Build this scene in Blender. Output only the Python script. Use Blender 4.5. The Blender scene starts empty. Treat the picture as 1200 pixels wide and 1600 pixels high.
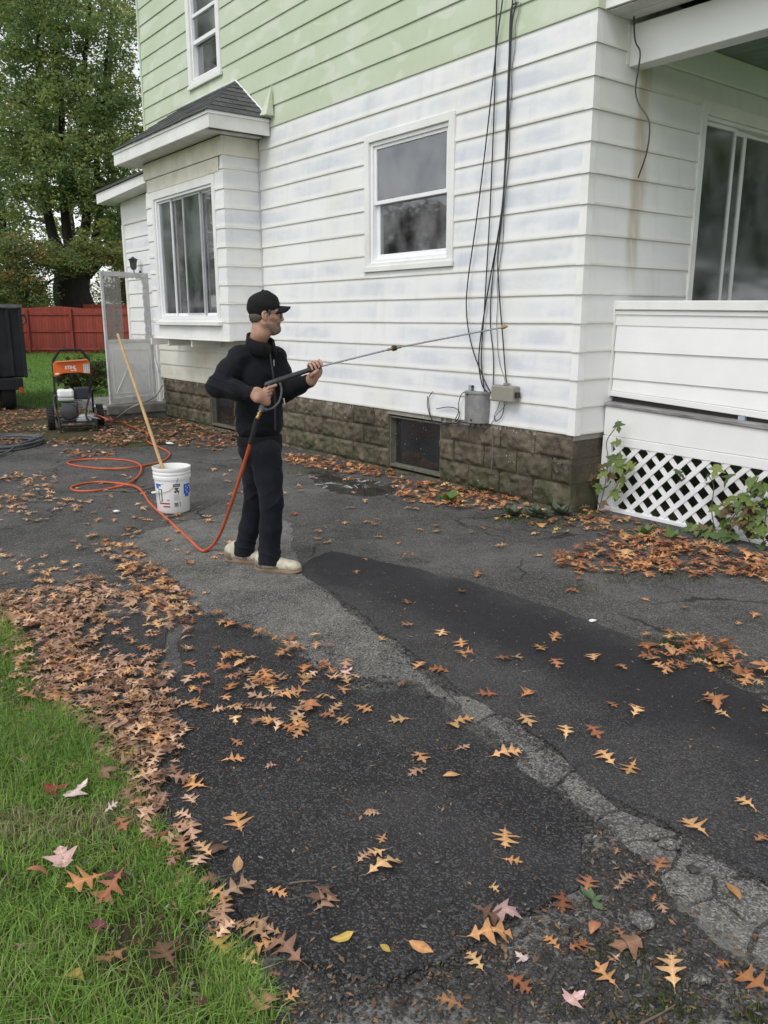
import bpy, bmesh, math, random
import numpy as np
from mathutils import Vector, Matrix, noise as mnoise

rng = random.Random(7)
nrs = np.random.RandomState(11)
scene = bpy.context.scene
coll = scene.collection
rad = math.radians

# ------------------------------------------------------------------ camera
CAM_H = 1.55
PITCH = math.atan(302 / 1250.0)
cam_data = bpy.data.cameras.new("camera")
cam_data.sensor_fit = 'VERTICAL'
cam_data.sensor_height = 36.0
cam_data.lens = 36.0 * 1250.0 / 1600.0
cam_data.clip_start = 0.05
cam_data.clip_end = 2000.0
cam = bpy.data.objects.new("camera", cam_data)
cam.location = (0, 0, CAM_H)
cam.rotation_euler = (math.pi / 2 - PITCH, 0, 0)
coll.objects.link(cam)
scene.camera = cam

# ------------------------------------------------------------------ sky, sun, exposure
SUN_EL, SUN_AZ = rad(52), rad(215)      # azimuth clockwise from +Y: behind the camera, to the left
world = bpy.data.worlds.new("World")
scene.world = world
world.use_nodes = True
wn = world.node_tree
wn.nodes.clear()
sky = wn.nodes.new('ShaderNodeTexSky')
sky.sky_type = 'NISHITA'
sky.sun_disc = False
sky.sun_elevation = SUN_EL
sky.sun_rotation = SUN_AZ
sky.air_density = 1.0
sky.dust_density = 1.0
sky.ozone_density = 1.0
hs = wn.nodes.new('ShaderNodeHueSaturation')      # overcast: the cloud layer takes the blue out
hs.inputs['Saturation'].default_value = 0.16
hs.inputs['Value'].default_value = 1.0
bg = wn.nodes.new('ShaderNodeBackground')
bg.inputs['Strength'].default_value = 0.15
wo = wn.nodes.new('ShaderNodeOutputWorld')
wn.links.new(sky.outputs['Color'], hs.inputs['Color'])
wn.links.new(hs.outputs['Color'], bg.inputs['Color'])
wn.links.new(bg.outputs['Background'], wo.inputs['Surface'])

sun_data = bpy.data.lights.new("sun", 'SUN')
sun_data.energy = 0.9
sun_data.angle = rad(25)
sun_data.color = (1.0, 0.97, 0.93)
sun = bpy.data.objects.new("sun", sun_data)
sd = Vector((math.sin(SUN_AZ) * math.cos(SUN_EL), math.cos(SUN_AZ) * math.cos(SUN_EL), math.sin(SUN_EL)))
sun.rotation_euler = sd.to_track_quat('Z', 'Y').to_euler()
sun.location = (-6, -6, 20)
coll.objects.link(sun)

scene.view_settings.view_transform = 'Standard'
scene.view_settings.look = 'None'
scene.view_settings.gamma = 1.0
scene.view_settings.exposure = 0.52
scene.view_settings.use_curve_mapping = False

# ------------------------------------------------------------------ pixel <-> place helpers (photo is 1200 x 1600)
FPX = 1250.0
_fw = np.array([0, math.cos(PITCH), -math.sin(PITCH)])
_up = np.array([0, math.sin(PITCH), math.cos(PITCH)])
_rt = np.array([1.0, 0, 0])
_C = np.array([0, 0, CAM_H])
def ray(x, y): return _fw * FPX + _rt * (x - 600) - _up * (y - 800)
def gnd(x, y, z=0.0):
    d = ray(x, y); return _C + d * ((z - CAM_H) / d[2])
def at_depth(x, y, Y):
    d = ray(x, y); return _C + d * (Y / d[1])
A_H = math.atan(992 / (FPX / math.cos(PITCH)))
HX = np.array([math.sin(A_H), -math.cos(A_H), 0])     # house axis towards its front
HY = np.array([math.cos(A_H), math.sin(A_H), 0])      # house axis into the house
HO = gnd(890, 802)                                     # foundation corner
H_ROT = math.atan2(HX[1], HX[0])
def hloc(P):
    d = np.asarray(P) - HO; return np.array([d @ HX, d @ HY, P[2]])
def l2w(x, y, z): return HO + HX * x + HY * y + np.array([0, 0, z])
def wpx(x, y, yl=0.0):
    d = ray(x, y); t = (yl - (_C - HO) @ HY) / (d @ HY); return hloc(_C + d * t)
def fpx(x, y, xl=0.0):
    d = ray(x, y); t = (xl - (_C - HO) @ HX) / (d @ HX); return hloc(_C + d * t)

# ------------------------------------------------------------------ object helpers
def tag(o, label=None, cat=None, group=None, kind=None):
    if label: o['label'] = label
    if cat: o['category'] = cat
    if group: o['group'] = group
    if kind: o['kind'] = kind
    return o
def thing(name, label, cat, loc=(0, 0, 0), rotz=0.0, group=None):
    o = bpy.data.objects.new(name, None)
    o.empty_display_size = 0.2
    o.location = loc; o.rotation_euler = (0, 0, rotz)
    coll.objects.link(o)
    return tag(o, label, cat, group)
def link(name, me, parent=None):
    o = bpy.data.objects.new(name, me); coll.objects.link(o)
    if parent: o.parent = parent
    return o

class MB:
    """collects shapes into one mesh"""
    def __init__(s): s.v = []; s.f = []; s.m = []
    def quad_mesh(s, vs, fs, mi=0):
        b = len(s.v); s.v.extend([tuple(map(float, p)) for p in vs])
        for f in fs: s.f.append(tuple(b + i for i in f)); s.m.append(mi)
        return s
    def box(s, x0, x1, y0, y1, z0, z1, mi=0):
        vs = [(x0,y0,z0),(x1,y0,z0),(x1,y1,z0),(x0,y1,z0),(x0,y0,z1),(x1,y0,z1),(x1,y1,z1),(x0,y1,z1)]
        return s.quad_mesh(vs, [(0,3,2,1),(4,5,6,7),(0,1,5,4),(1,2,6,5),(2,3,7,6),(3,0,4,7)], mi)
    def obox(s, c, ax, ay, az, mi=0):
        c, ax, ay, az = map(np.asarray, (c, ax, ay, az)); vs = []
        for k in (-1, 1):
            for (i, j) in ((-1,-1),(1,-1),(1,1),(-1,1)): vs.append(c + ax*i + ay*j + az*k)
        return s.quad_mesh(vs, [(0,3,2,1),(4,5,6,7),(0,1,5,4),(1,2,6,5),(2,3,7,6),(3,0,4,7)], mi)
    def bar(s, a, b, w, h, up=(0,0,1), mi=0):
        a = np.asarray(a, float); b = np.asarray(b, float); d = b - a; L = np.linalg.norm(d); d = d / L
        u = np.asarray(up, float); sd_ = np.cross(d, u); sd_ /= np.linalg.norm(sd_); u = np.cross(sd_, d)
        return s.obox((a+b)/2, d*L/2, sd_*w/2, u*h/2, mi)
    def tube(s, pts, r, n=8, cap=True, mi=0, closed=False, flat=1.0):
        pts = [np.asarray(p, float) for p in pts]; m = len(pts)
        if not hasattr(r, '__len__'): r = [r] * m
        prev = None; rings = []
        for i in range(m):
            if closed: t = pts[(i+1) % m] - pts[i-1]
            else: t = pts[min(i+1, m-1)] - pts[max(i-1, 0)]
            t = t / (np.linalg.norm(t) + 1e-12)
            if prev is None:
                a = np.array([0,0,1.0]) if abs(t[2]) < 0.9 else np.array([1.0,0,0])
                nrm = np.cross(t, a)
            else:
                nrm = prev - t * (prev @ t)
            nrm /= (np.linalg.norm(nrm) + 1e-12); prev = nrm
            bn = np.cross(t, nrm)
            rings.append([pts[i] + r[i]*(math.cos(2*math.pi*k/n)*nrm + flat*math.sin(2*math.pi*k/n)*bn) for k in range(n)])
        b = len(s.v)
        for R in rings: s.v.extend([tuple(map(float, p)) for p in R])
        for i in range(m if closed else m-1):
            i2 = (i+1) % m
            for k in range(n):
                s.f.append((b+i*n+k, b+i*n+(k+1)%n, b+i2*n+(k+1)%n, b+i2*n+k)); s.m.append(mi)
        if cap and not closed:
            s.f.append(tuple(b+k for k in reversed(range(n)))); s.m.append(mi)
            s.f.append(tuple(b+(m-1)*n+k for k in range(n))); s.m.append(mi)
        return s
    def lathe(s, prof, n=24, c=(0,0,0), mi=0, axis='z'):
        b = len(s.v); c = np.asarray(c, float)
        for (r, z) in prof:
            for k in range(n):
                a = 2*math.pi*k/n; p = (r*math.cos(a), r*math.sin(a), z)
                if axis == 'x': p = (p[2], p[0], p[1])
                if axis == 'y': p = (p[1], p[2], p[0])
                s.v.append(tuple(map(float, c + p)))
        for i in range(len(prof)-1):
            for k in range(n):
                s.f.append((b+i*n+k, b+i*n+(k+1)%n, b+(i+1)*n+(k+1)%n, b+(i+1)*n+k)); s.m.append(mi)
        return s
    def prism(s, poly, fn, d0, d1, mi=0):
        """poly: 2D points; fn(u, v, d) -> 3D"""
        n = len(poly); b = len(s.v)
        for d in (d0, d1):
            for (u, v) in poly: s.v.append(tuple(map(float, fn(u, v, d))))
        s.f.append(tuple(b+i for i in reversed(range(n)))); s.m.append(mi)
        s.f.append(tuple(b+n+i for i in range(n))); s.m.append(mi)
        for i in range(n):
            j = (i+1) % n; s.f.append((b+i, b+j, b+n+j, b+n+i)); s.m.append(mi)
        return s
    def mesh(s, name, mats, smooth=False, recalc=True):
        me = bpy.data.meshes.new(name)
        me.from_pydata(s.v, [], s.f)
        if not isinstance(mats, (list, tuple)): mats = [mats]
        for m in mats: me.materials.append(m)
        if len(mats) > 1: me.polygons.foreach_set('material_index', s.m)
        if recalc:
            bm = bmesh.new(); bm.from_mesh(me); bmesh.ops.recalc_face_normals(bm, faces=bm.faces); bm.to_mesh(me); bm.free()
        if smooth:
            me.polygons.foreach_set('use_smooth', [True]*len(me.polygons))
            try: me.set_sharp_from_angle(angle=rad(40))
            except Exception: pass
        me.update()
        return me
    def build(s, name, mats, parent=None, smooth=False, bevel=0.0, seg=1):
        o = link(name, s.mesh(name, mats, smooth), parent)
        if bevel:
            md = o.modifiers.new('bevel', 'BEVEL'); md.width = bevel; md.segments = seg; md.limit_method = 'ANGLE'; md.angle_limit = rad(50)
        return o

def fast_mesh(name, verts, faces, mats, mat_idx=None, smooth=False, colors=None):
    """numpy arrays, equal-size faces"""
    verts = np.asarray(verts, np.float32); faces = np.asarray(faces, np.int32)
    k = faces.shape[1]; me = bpy.data.meshes.new(name)
    me.vertices.add(len(verts)); me.vertices.foreach_set('co', verts.ravel())
    me.loops.add(faces.size); me.loops.foreach_set('vertex_index', faces.ravel())
    me.polygons.add(len(faces)); me.polygons.foreach_set('loop_start', np.arange(0, faces.size, k, dtype=np.int32))
    if not isinstance(mats, (list, tuple)): mats = [mats]
    for m in mats: me.materials.append(m)
    if mat_idx is not None: me.polygons.foreach_set('material_index', np.asarray(mat_idx, np.int32))
    if smooth: me.polygons.foreach_set('use_smooth', np.ones(len(faces), bool))
    me.update(calc_edges=True)
    if colors is not None:
        at = me.color_attributes.new('tint', 'FLOAT_COLOR', 'POINT')
        c = np.ones((len(verts), 4), np.float32); c[:, :3] = colors
        at.data.foreach_set('color', c.ravel())
    me.validate()
    return me

def catmull(pts, k=8):
    P = [np.asarray(p, float) for p in pts]; out = []
    P = [2*P[0]-P[1]] + P + [2*P[-1]-P[-2]]
    for i in range(1, len(P)-2):
        a, b, c, d = P[i-1], P[i], P[i+1], P[i+2]
        for j in range(k):
            t = j / k
            out.append(0.5*((2*b)+(-a+c)*t+(2*a-5*b+4*c-d)*t*t+(-a+3*b-3*c+d)*t**3))
    out.append(P[-2]); return out

def clip_poly(poly, clip):
    """Sutherland-Hodgman, clip convex counter-clockwise"""
    out = list(poly)
    for i in range(len(clip)):
        a, b = clip[i], clip[(i+1) % len(clip)]
        inp, out = out, []
        if not inp: break
        def side(p): return (b[0]-a[0])*(p[1]-a[1]) - (b[1]-a[1])*(p[0]-a[0])
        for j in range(len(inp)):
            p, q = inp[j], inp[(j+1) % len(inp)]
            sp, sq = side(p), side(q)
            if sp >= 0: out.append(p)
            if sp * sq < 0:
                t = sp / (sp - sq); out.append((p[0]+(q[0]-p[0])*t, p[1]+(q[1]-p[1])*t))
    return out

# ------------------------------------------------------------------ materials
class NT:
    def __init__(s, name):
        s.mat = bpy.data.materials.new(name); s.mat.use_nodes = True
        s.t = s.mat.node_tree; s.t.nodes.clear()
        s.out = s.t.nodes.new('ShaderNodeOutputMaterial')
    def new(s, typ, **kw):
        n = s.t.nodes.new(typ)
        for k, v in kw.items(): setattr(n, k, v)
        return n
    def put(s, sock, v):
        if isinstance(v, bpy.types.NodeSocket): s.t.links.new(v, sock)
        elif v is not None:
            if isinstance(v, (tuple, list)) and len(v) == 3 and len(sock.default_value) == 4: v = (*v, 1.0)
            sock.default_value = v
    def obj(s): return s.new('ShaderNodeTexCoord').outputs['Object']
    def pos(s): return s.new('ShaderNodeNewGeometry').outputs['Position']
    def rand(s): return s.new('ShaderNodeObjectInfo').outputs['Random']
    def map(s, vec, scale=(1,1,1), loc=(0,0,0), rot=(0,0,0)):
        n = s.new('ShaderNodeMapping'); s.put(n.inputs['Vector'], vec)
        n.inputs['Scale'].default_value = scale; n.inputs['Location'].default_value = loc; n.inputs['Rotation'].default_value = rot
        return n.outputs['Vector']
    def noise(s, vec, scale=5, detail=4, rough=0.55, dist=0.0, color=False):
        n = s.new('ShaderNodeTexNoise'); s.put(n.inputs['Vector'], vec); s.put(n.inputs['Scale'], scale)
        n.inputs['Detail'].default_value = detail; n.inputs['Roughness'].default_value = rough; n.inputs['Distortion'].default_value = dist
        return n.outputs['Color' if color else 'Fac']
    def voro(s, vec, scale=5, feature='F1', out='Distance', randomness=1.0):
        n = s.new('ShaderNodeTexVoronoi'); n.feature = feature; s.put(n.inputs['Vector'], vec); n.inputs['Scale'].default_value = scale
        n.inputs['Randomness'].default_value = randomness
        return n.outputs[out]
    def math(s, op, a, b=0.0, c=None, clamp=False):
        n = s.new('ShaderNodeMath', operation=op, use_clamp=clamp); s.put(n.inputs[0], a); s.put(n.inputs[1], b)
        if c is not None: s.put(n.inputs[2], c)
        return n.outputs[0]
    def step(s, v, lo, hi, a=0.0, b=1.0):
        n = s.new('ShaderNodeMapRange'); n.interpolation_type = 'SMOOTHSTEP'
        s.put(n.inputs['Value'], v)
        n.inputs['From Min'].default_value = lo; n.inputs['From Max'].default_value = hi
        n.inputs['To Min'].default_value = a; n.inputs['To Max'].default_value = b
        return n.outputs['Result']
    def mix(s, fac, a, b, mode='MIX'):
        n = s.new('ShaderNodeMix', data_type='RGBA', blend_type=mode)
        s.put(n.inputs[0], fac); s.put(n.inputs[6], a); s.put(n.inputs[7], b)
        return n.outputs[2]
    def ramp(s, fac, stops):
        n = s.new('ShaderNodeValToRGB'); s.put(n.inputs['Fac'], fac)
        cr = n.color_ramp
        while len(cr.elements) < len(stops): cr.elements.new(0.5)
        for e, (p, c) in zip(cr.elements, stops): e.position = p; e.color = (*c, 1.0)
        return n.outputs['Color']
    def sep(s, vec):
        n = s.new('ShaderNodeSeparateXYZ'); s.put(n.inputs[0], vec); return n.outputs
    def comb(s, x, y, z):
        n = s.new('ShaderNodeCombineXYZ'); s.put(n.inputs[0], x); s.put(n.inputs[1], y); s.put(n.inputs[2], z); return n.outputs[0]
    def attr(s, name):
        n = s.new('ShaderNodeAttribute'); n.attribute_name = name; return n.outputs['Color']
    def bump(s, h, strength=0.3, dist=0.01, normal=None):
        n = s.new('ShaderNodeBump'); s.put(n.inputs['Height'], h)
        n.inputs['Strength'].default_value = strength; n.inputs['Distance'].default_value = dist
        if normal is not None: s.put(n.inputs['Normal'], normal)
        return n.outputs['Normal']
    def pbr(s, color, rough=0.6, metal=0.0, spec=0.5, normal=None, coat=0.0, trans=0.0):
        n = s.new('ShaderNodeBsdfPrincipled')
        s.put(n.inputs['Base Color'], color); s.put(n.inputs['Roughness'], rough); s.put(n.inputs['Metallic'], metal)
        s.put(n.inputs['Specular IOR Level'], spec)
        if normal is not None: s.put(n.inputs['Normal'], normal)
        if coat: n.inputs['Coat Weight'].default_value = coat
        return n.outputs['BSDF']
    def done(s, shader):
        s.t.links.new(shader, s.out.inputs['Surface']); return s.mat

def plain(name, c, rough=0.6, metal=0.0, spec=0.5, var=0.12, nscale=6.0, bump=0.0, bscale=60.0, dirt=None, dirt_amt=0.35, rnd=0.0, stretch=(1,1,1)):
    """one colour with soft tonal variation, optional dirt colour, bump grain and per-object variation"""
    t = NT(name); o = t.obj()
    ov = t.map(o, stretch)
    nz = t.noise(ov, nscale, 5, 0.6)
    lo = tuple(x*(1-var) for x in c); hi = tuple(min(1, x*(1+var)) for x in c)
    col = t.mix(t.step(nz, 0.3, 0.7), lo, hi)
    if dirt:
        dn = t.noise(ov, nscale*0.45, 6, 0.7)
        col = t.mix(t.math('MULTIPLY', t.step(dn, 0.48, 0.72), dirt_amt), col, dirt)
    if rnd:
        f = t.math('MULTIPLY_ADD', t.rand(), 2*rnd, 1-rnd)
        col = t.mix(1.0, col, t.comb(f, f, f), 'MULTIPLY')
    nrm = None
    if bump: nrm = t.bump(t.noise(o, bscale, 3, 0.6), bump, 0.004)
    rg = t.math('MULTIPLY_ADD', nz, 0.2, rough-0.1)
    return t.done(t.pbr(col, rg, metal, spec, nrm))
# ================================================================== GROUND
def asphalt(name, dark, light, speck=0.35, agg=150.0, mott=0.35, rough=0.8, moss=0.0, crack=0.0, wet=None, patch=None, bump=0.6):
    t = NT(name); p = t.pos()
    d2 = t.map(p, (1, 1, 1))
    n1 = t.noise(d2, 1.7, 6, 0.62)
    n2 = t.noise(d2, 9.0, 5, 0.6)
    cell = t.voro(d2, agg, 'F1', 'Color')
    dist = t.voro(d2, agg, 'F1', 'Distance')
    cellv = t.sep(cell)[0]
    fine = t.noise(d2, 420, 2, 0.5)
    col = t.mix(t.step(n1, 0.34, 0.68), dark, light)
    m = t.math('MULTIPLY_ADD', t.step(n2, 0.25, 0.75), mott, 1 - mott*0.55)
    col = t.mix(1.0, col, t.comb(m, m, m), 'MULTIPLY')
    sp = t.math('MULTIPLY', t.step(cellv, 0.62, 0.98), speck*1.25)
    col = t.mix(sp, col, tuple(min(0.6, x*3.0+0.03) for x in light))
    dk = t.math('MULTIPLY', t.step(cellv, 0.45, 0.05), 0.65)
    col = t.mix(dk, col, tuple(x*0.35 for x in dark))
    du = t.noise(t.map(p, (1, 1, 1), (5, 1, 0)), 0.9, 5, 0.62, 0.5)
    col = t.mix(t.math('MULTIPLY', t.step(du, 0.48, 0.70), 0.30), col, tuple(x*1.7+0.012 for x in light))
    if patch:                                   # worn grey skin left in flakes over darker stone
        pn = t.noise(t.map(p, (1, 1, 1), (3, 7, 0)), 5.5, 7, 0.66, 0.4)
        col = t.mix(t.math('MULTIPLY', t.step(pn, 0.46, 0.56), 0.8), col, patch)
    h = t.math('ADD', t.math('MULTIPLY', dist, -1.0), t.math('MULTIPLY', fine, 0.5))
    if crack:
        wv = t.noise(d2, 3.5, 3, 0.6, color=True)
        dv = t.new('ShaderNodeVectorMath', operation='MULTIPLY_ADD'); t.put(dv.inputs[0], wv); dv.inputs[1].default_value = (.35, .35, 0); t.put(dv.inputs[2], d2)
        ce = t.voro(t.map(dv.outputs[0], (1, 1, 0.0)), crack, 'DISTANCE_TO_EDGE', 'Distance')
        gate = t.step(t.noise(d2, 0.9, 2, 0.5), 0.45, 0.58)
        cm = t.math('MULTIPLY', t.step(ce, 0.012, 0.003), gate)
        col = t.mix(t.math('MULTIPLY', cm, 0.85), col, (0.012, 0.011, 0.010))
        h = t.math('SUBTRACT', h, t.math('MULTIPLY', cm, 3.0))
    if moss:
        mn = t.noise(t.map(p, (1, 1, 1), (11, 3, 0)), 2.6, 6, 0.7)
        col = t.mix(t.math('MULTIPLY', t.step(mn, 0.58, 0.72), moss), col, (0.045, 0.055, 0.018))
    rg = t.math('MULTIPLY_ADD', n2, 0.25, rough - 0.12)
    if wet:                                     # a wet run: (x, y, dx, dy, half width, softness)
        x, y, dx, dy, hw, soft = wet
        s_ = t.sep(p)
        cr = t.math('ADD', t.math('MULTIPLY', t.math('SUBTRACT', s_[0], x), -dy), t.math('MULTIPLY', t.math('SUBTRACT', s_[1], y), dx))
        cr = t.math('ADD', t.math('ABSOLUTE', cr), t.math('MULTIPLY', t.math('SUBTRACT', n1, 0.5), 0.55))
        wm = t.step(cr, hw + soft, hw - soft)
        col = t.mix(t.math('MULTIPLY', wm, 0.78), col, (0.0085, 0.0085, 0.0115))
        rg = t.math('MULTIPLY_ADD', wm, -0.03, rg)
    nrm = t.bump(h, bump, 0.006)
    return t.done(t.pbr(col, rg, 0.0, 0.4, nrm))

M = {}
M['drive'] = asphalt('weathered_asphalt', (0.046, 0.045, 0.043), (0.098, 0.095, 0.089), 0.34, 170, 0.55, 0.85, moss=0.5, crack=0.8)
M['band'] = asphalt('worn_grey_asphalt', (0.088, 0.086, 0.080), (0.165, 0.160, 0.147), 0.30, 175, 0.6, 0.88, moss=0.25)
_a, _b = gnd(760, 965), gnd(1130, 1110)
_d = (_b - _a)[:2] / np.linalg.norm((_b - _a)[:2])
M['lane'] = asphalt('dark_lane_asphalt', (0.028, 0.027, 0.029), (0.055, 0.053, 0.054), 0.30, 190, 0.35, 0.74, wet=(_a[0], _a[1], _d[0], _d[1], 0.30, 0.17))
M['patch'] = asphalt('new_black_asphalt', (0.017, 0.0165, 0.018), (0.043, 0.0415, 0.0425), 0.40, 165, 0.4, 0.76, bump=0.9)
M['broken'] = asphalt('broken_asphalt', (0.030, 0.029, 0.028), (0.075, 0.072, 0.067), 0.4, 110, 0.55, 0.85, moss=0.75, patch=(0.215, 0.212, 0.200), bump=1.0)

def soil_mat():
    t = NT('soil'); p = t.pos()
    n = t.noise(p, 3.0, 7, 0.7); n2 = t.noise(p, 45, 4, 0.6)
    col = t.ramp(n, [(0.3, (0.045, 0.036, 0.024)), (0.5, (0.075, 0.064, 0.036)), (0.7, (0.075, 0.095, 0.030))])
    return t.done(t.pbr(col, 0.95, 0, 0.2, t.bump(t.math('ADD', n, n2), 0.8, 0.03)))
M['soil'] = soil_mat()
def turf_mat():
    t = NT('turf'); p = t.pos()
    n = t.noise(p, 0.7, 6, 0.65); n2 = t.noise(p, 14, 5, 0.7)
    col = t.ramp(n, [(0.3, (0.085, 0.165, 0.030)), (0.5, (0.110, 0.215, 0.038)), (0.72, (0.145, 0.215, 0.050))])
    col = t.mix(t.math('MULTIPLY', n2, 0.5), col, (0.03, 0.05, 0.012))
    return t.done(t.pbr(col, 0.9, 0, 0.2, t.bump(n2, 0.9, 0.05)))
M['turf'] = turf_mat()

def ragged(pts, step=0.035, amp=0.012, seed=0.0, closed=True):
    out = []; n = len(pts)
    for i in range(n if closed else n-1):
        a = np.asarray(pts[i][:2], float); b = np.asarray(pts[(i+1) % n][:2], float)
        k = max(1, int(np.linalg.norm(b-a) / step))
        for j in range(k):
            q = a + (b-a)*j/k
            dx = mnoise.fractal(Vector((q[0]*4+seed, q[1]*4, 1.3)), 0.95, 2.0, 5)
            dy = mnoise.fractal(Vector((q[0]*4+seed, q[1]*4, 7.9)), 0.95, 2.0, 5)
            out.append((q[0]+dx*amp, q[1]+dy*amp))
    return out
def inset(poly, d):
    P = np.asarray(poly); n = len(P); a = np.roll(P, 1, 0); b = np.roll(P, -1, 0)
    t = b - a; t /= (np.linalg.norm(t, axis=1, keepdims=True) + 1e-9)
    area = 0.5*np.sum(P[:, 0]*np.roll(P[:, 1], -1) - np.roll(P[:, 0], -1)*P[:, 1])
    nrm = np.stack([-t[:, 1], t[:, 0]], 1) * (1 if area > 0 else -1)
    return P + nrm*d
def sheet(name, poly, z0, z1, m, slope=0.012, kind='structure', parent=None):
    P = [tuple(p) for p in poly]; n = len(P); I = inset(P, slope) if slope else np.asarray(P)
    me = bpy.data.meshes.new(name); vs = [(x, y, z0) for x, y in P] + [(x, y, z1) for x, y in I]
    fs = [tuple(range(n, 2*n))] + [(i, (i+1) % n, n+(i+1) % n, n+i) for i in range(n)]
    me.from_pydata(vs, [], fs); me.materials.append(m)
    bm = bmesh.new(); bm.from_mesh(me); bmesh.ops.triangulate(bm, faces=[f for f in bm.faces if len(f.verts) > 4])
    bmesh.ops.recalc_face_normals(bm, faces=bm.faces)
    if sum(f.normal.z*f.calc_area() for f in bm.faces) < 0: bmesh.ops.reverse_faces(bm, faces=bm.faces)
    bm.to_mesh(me); bm.free()
    o = link(name, me, parent)
    if kind and not parent: o['kind'] = kind
    return o
def G(*pts): return [gnd(x, y)[:2] for x, y in pts]

g = MB().quad_mesh([(-400, -60, -0.03), (400, -60, -0.03), (400, 600, -0.03), (-400, 600, -0.03)], [(0, 1, 2, 3)]).build('ground', M['turf'])
g['kind'] = 'structure'
LAWN_EDGE = [(420, 1700), (395, 1600), (352, 1500), (290, 1400), (222, 1300), (165, 1220), (105, 1150), (45, 1075), (10, 1000), (-40, 935), (-130, 870), (-260, 800)]
drive_poly = G(*LAWN_EDGE) + G((-420, 745), (-150, 700), (40, 688), (200, 700), (300, 692)) + [l2w(-6.2, -0.5, 0)[:2], l2w(-5.0, 0.05, 0)[:2], l2w(0.1, 0.05, 0)[:2], l2w(0.1, 0.6, 0)[:2], l2w(4.5, 0.6, 0)[:2], (7.5, 0.2), (0.2, 0.2)]
sheet('driveway', ragged(drive_poly, 0.05, 0.03), -0.03, 0.0, M['drive'], 0.01)
dirt_poly = G((-420, 742), (-150, 697), (40, 686), (200, 697), (300, 689)) + [l2w(-6.2, -0.49, 0)[:2], l2w(-5.0, 0.05, 0)[:2], l2w(-9.6, 0.05, 0)[:2]] + G((185, 628), (80, 640), (25, 632), (-200, 640))
sheet('dirt_strip', ragged(dirt_poly, 0.08, 0.06), -0.03, -0.004, M['soil'], 0.02)
front_lawn = G(*[(x-6, y) for x, y in LAWN_EDGE]) + [(-6, 9), (-8, 4), (-4, 0.2)]
sheet('front_lawn', ragged(front_lawn, 0.06, 0.03), -0.03, -0.006, M['soil'], 0.01)

band = G((165, 858), (240, 828), (330, 808), (400, 795), (455, 820), (472, 895), (545, 952), (620, 1012), (700, 1078), (712, 1100), (640, 1062), (600, 1066), (560, 1082), (520, 1062), (480, 1032), (430, 1002), (330, 962), (300, 942), (270, 902), (230, 882))
sheet('worn_asphalt_strip', ragged(band, 0.022, 0.05, 5), 0.0, 0.006, M['band'], 0.002)
lane = G((470, 884), (520, 862), (600, 880), (700, 902), (800, 930), (880, 958), (960, 988), (1020, 1010), (1100, 1050), (1200, 1100), (1400, 1190), (1400, 1480), (1200, 1383), (1100, 1328), (1000, 1273), (900, 1208), (800, 1128), (706, 1070), (620, 1008), (545, 948), (476, 898))
sheet('dark_asphalt_lane', ragged(lane, 0.022, 0.035, 9), 0.0, 0.012, M['lane'], 0.003)
patch = G((302, 966), (280, 1010), (272, 1060), (292, 1150), (268, 1210), (266, 1260), (292, 1320), (332, 1370), (380, 1420), (425, 1472), (470, 1505), (540, 1522), (600, 1527), (680, 1512), (750, 1470), (830, 1430), (900, 1390), (908, 1300), (862, 1240), (800, 1190), (740, 1150), (690, 1112), (640, 1078), (570, 1088), (510, 1064), (450, 1022), (390, 990), (330, 964))
sheet('black_asphalt_patch', ragged(patch, 0.02, 0.035, 3), 0.0, 0.015, M['patch'], 0.003)
patch2 = G((118, 985), (150, 965), (240, 958), (262, 975), (258, 1030), (230, 1045), (130, 1042))
sheet('black_asphalt_patch', ragged(patch2, 0.03, 0.012, 8), 0.0, 0.006, M['patch'], 0.008)
brk = G((430, 1482), (500, 1520), (600, 1540), (700, 1515), (800, 1460), (905, 1395), (915, 1300), (960, 1310), (1040, 1380), (1100, 1450), (1160, 1500), (1300, 1560), (1400, 1750), (430, 1750), (400, 1600), (380, 1500))
sheet('broken_asphalt', ragged(brk, 0.022, 0.045, 2), -0.03, 0.004, M['broken'], 0.002)

# the grey strip has broken into plates further down: each plate is a piece of its own
plates = thing('cracked_asphalt_strip', 'pale grey cracked asphalt strip broken into plates beside the dark lane', 'asphalt')
plates['kind'] = 'structure'
del plates['label']; del plates['category']
strip = G((705, 1076), (800, 1134), (900, 1212), (1000, 1278), (1100, 1333), (1200, 1388), (1330, 1450), (1330, 1640), (1230, 1545), (1160, 1490), (1100, 1440), (1060, 1410), (1030, 1365), (990, 1330), (955, 1290), (905, 1262), (850, 1240), (815, 1200), (770, 1150), (720, 1112))
seeds = [gnd(x, y)[:2] for x, y in [(740, 1100), (800, 1150), (845, 1205), (915, 1240), (1005, 1305), (1020, 1335), (1100, 1355), (1075, 1400), (1165, 1412), (1130, 1450), (1215, 1500), (1270, 1460), (1290, 1560)]]
def voronoi_cells(poly, seeds, gap):
    cells = []
    for i, s in enumerate(seeds):
        c = [tuple(p) for p in poly]
        for j, q in enumerate(seeds):
            if i == j: continue
            m = (s+q)/2; d = (s-q)/np.linalg.norm(s-q); m = m + d*gap/2
            t = np.array([d[1], -d[0]])         # half-plane to the left of a->b is the seed's side
            a, b = m, m + t
            inp, out = c, []
            def side(p): return (p[0]-m[0])*d[0] + (p[1]-m[1])*d[1]
            for k in range(len(inp)):
                p0, p1 = inp[k], inp[(k+1) % len(inp)]; s0, s1 = side(p0), side(p1)
                if s0 >= 0: out.append(p0)
                if s0*s1 < 0:
                    u = s0/(s0-s1); out.append((p0[0]+(p1[0]-p0[0])*u, p0[1]+(p1[1]-p0[1])*u))
            c = out
            if len(c) < 3: break
        if len(c) >= 3: cells.append(c)
    return cells
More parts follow.
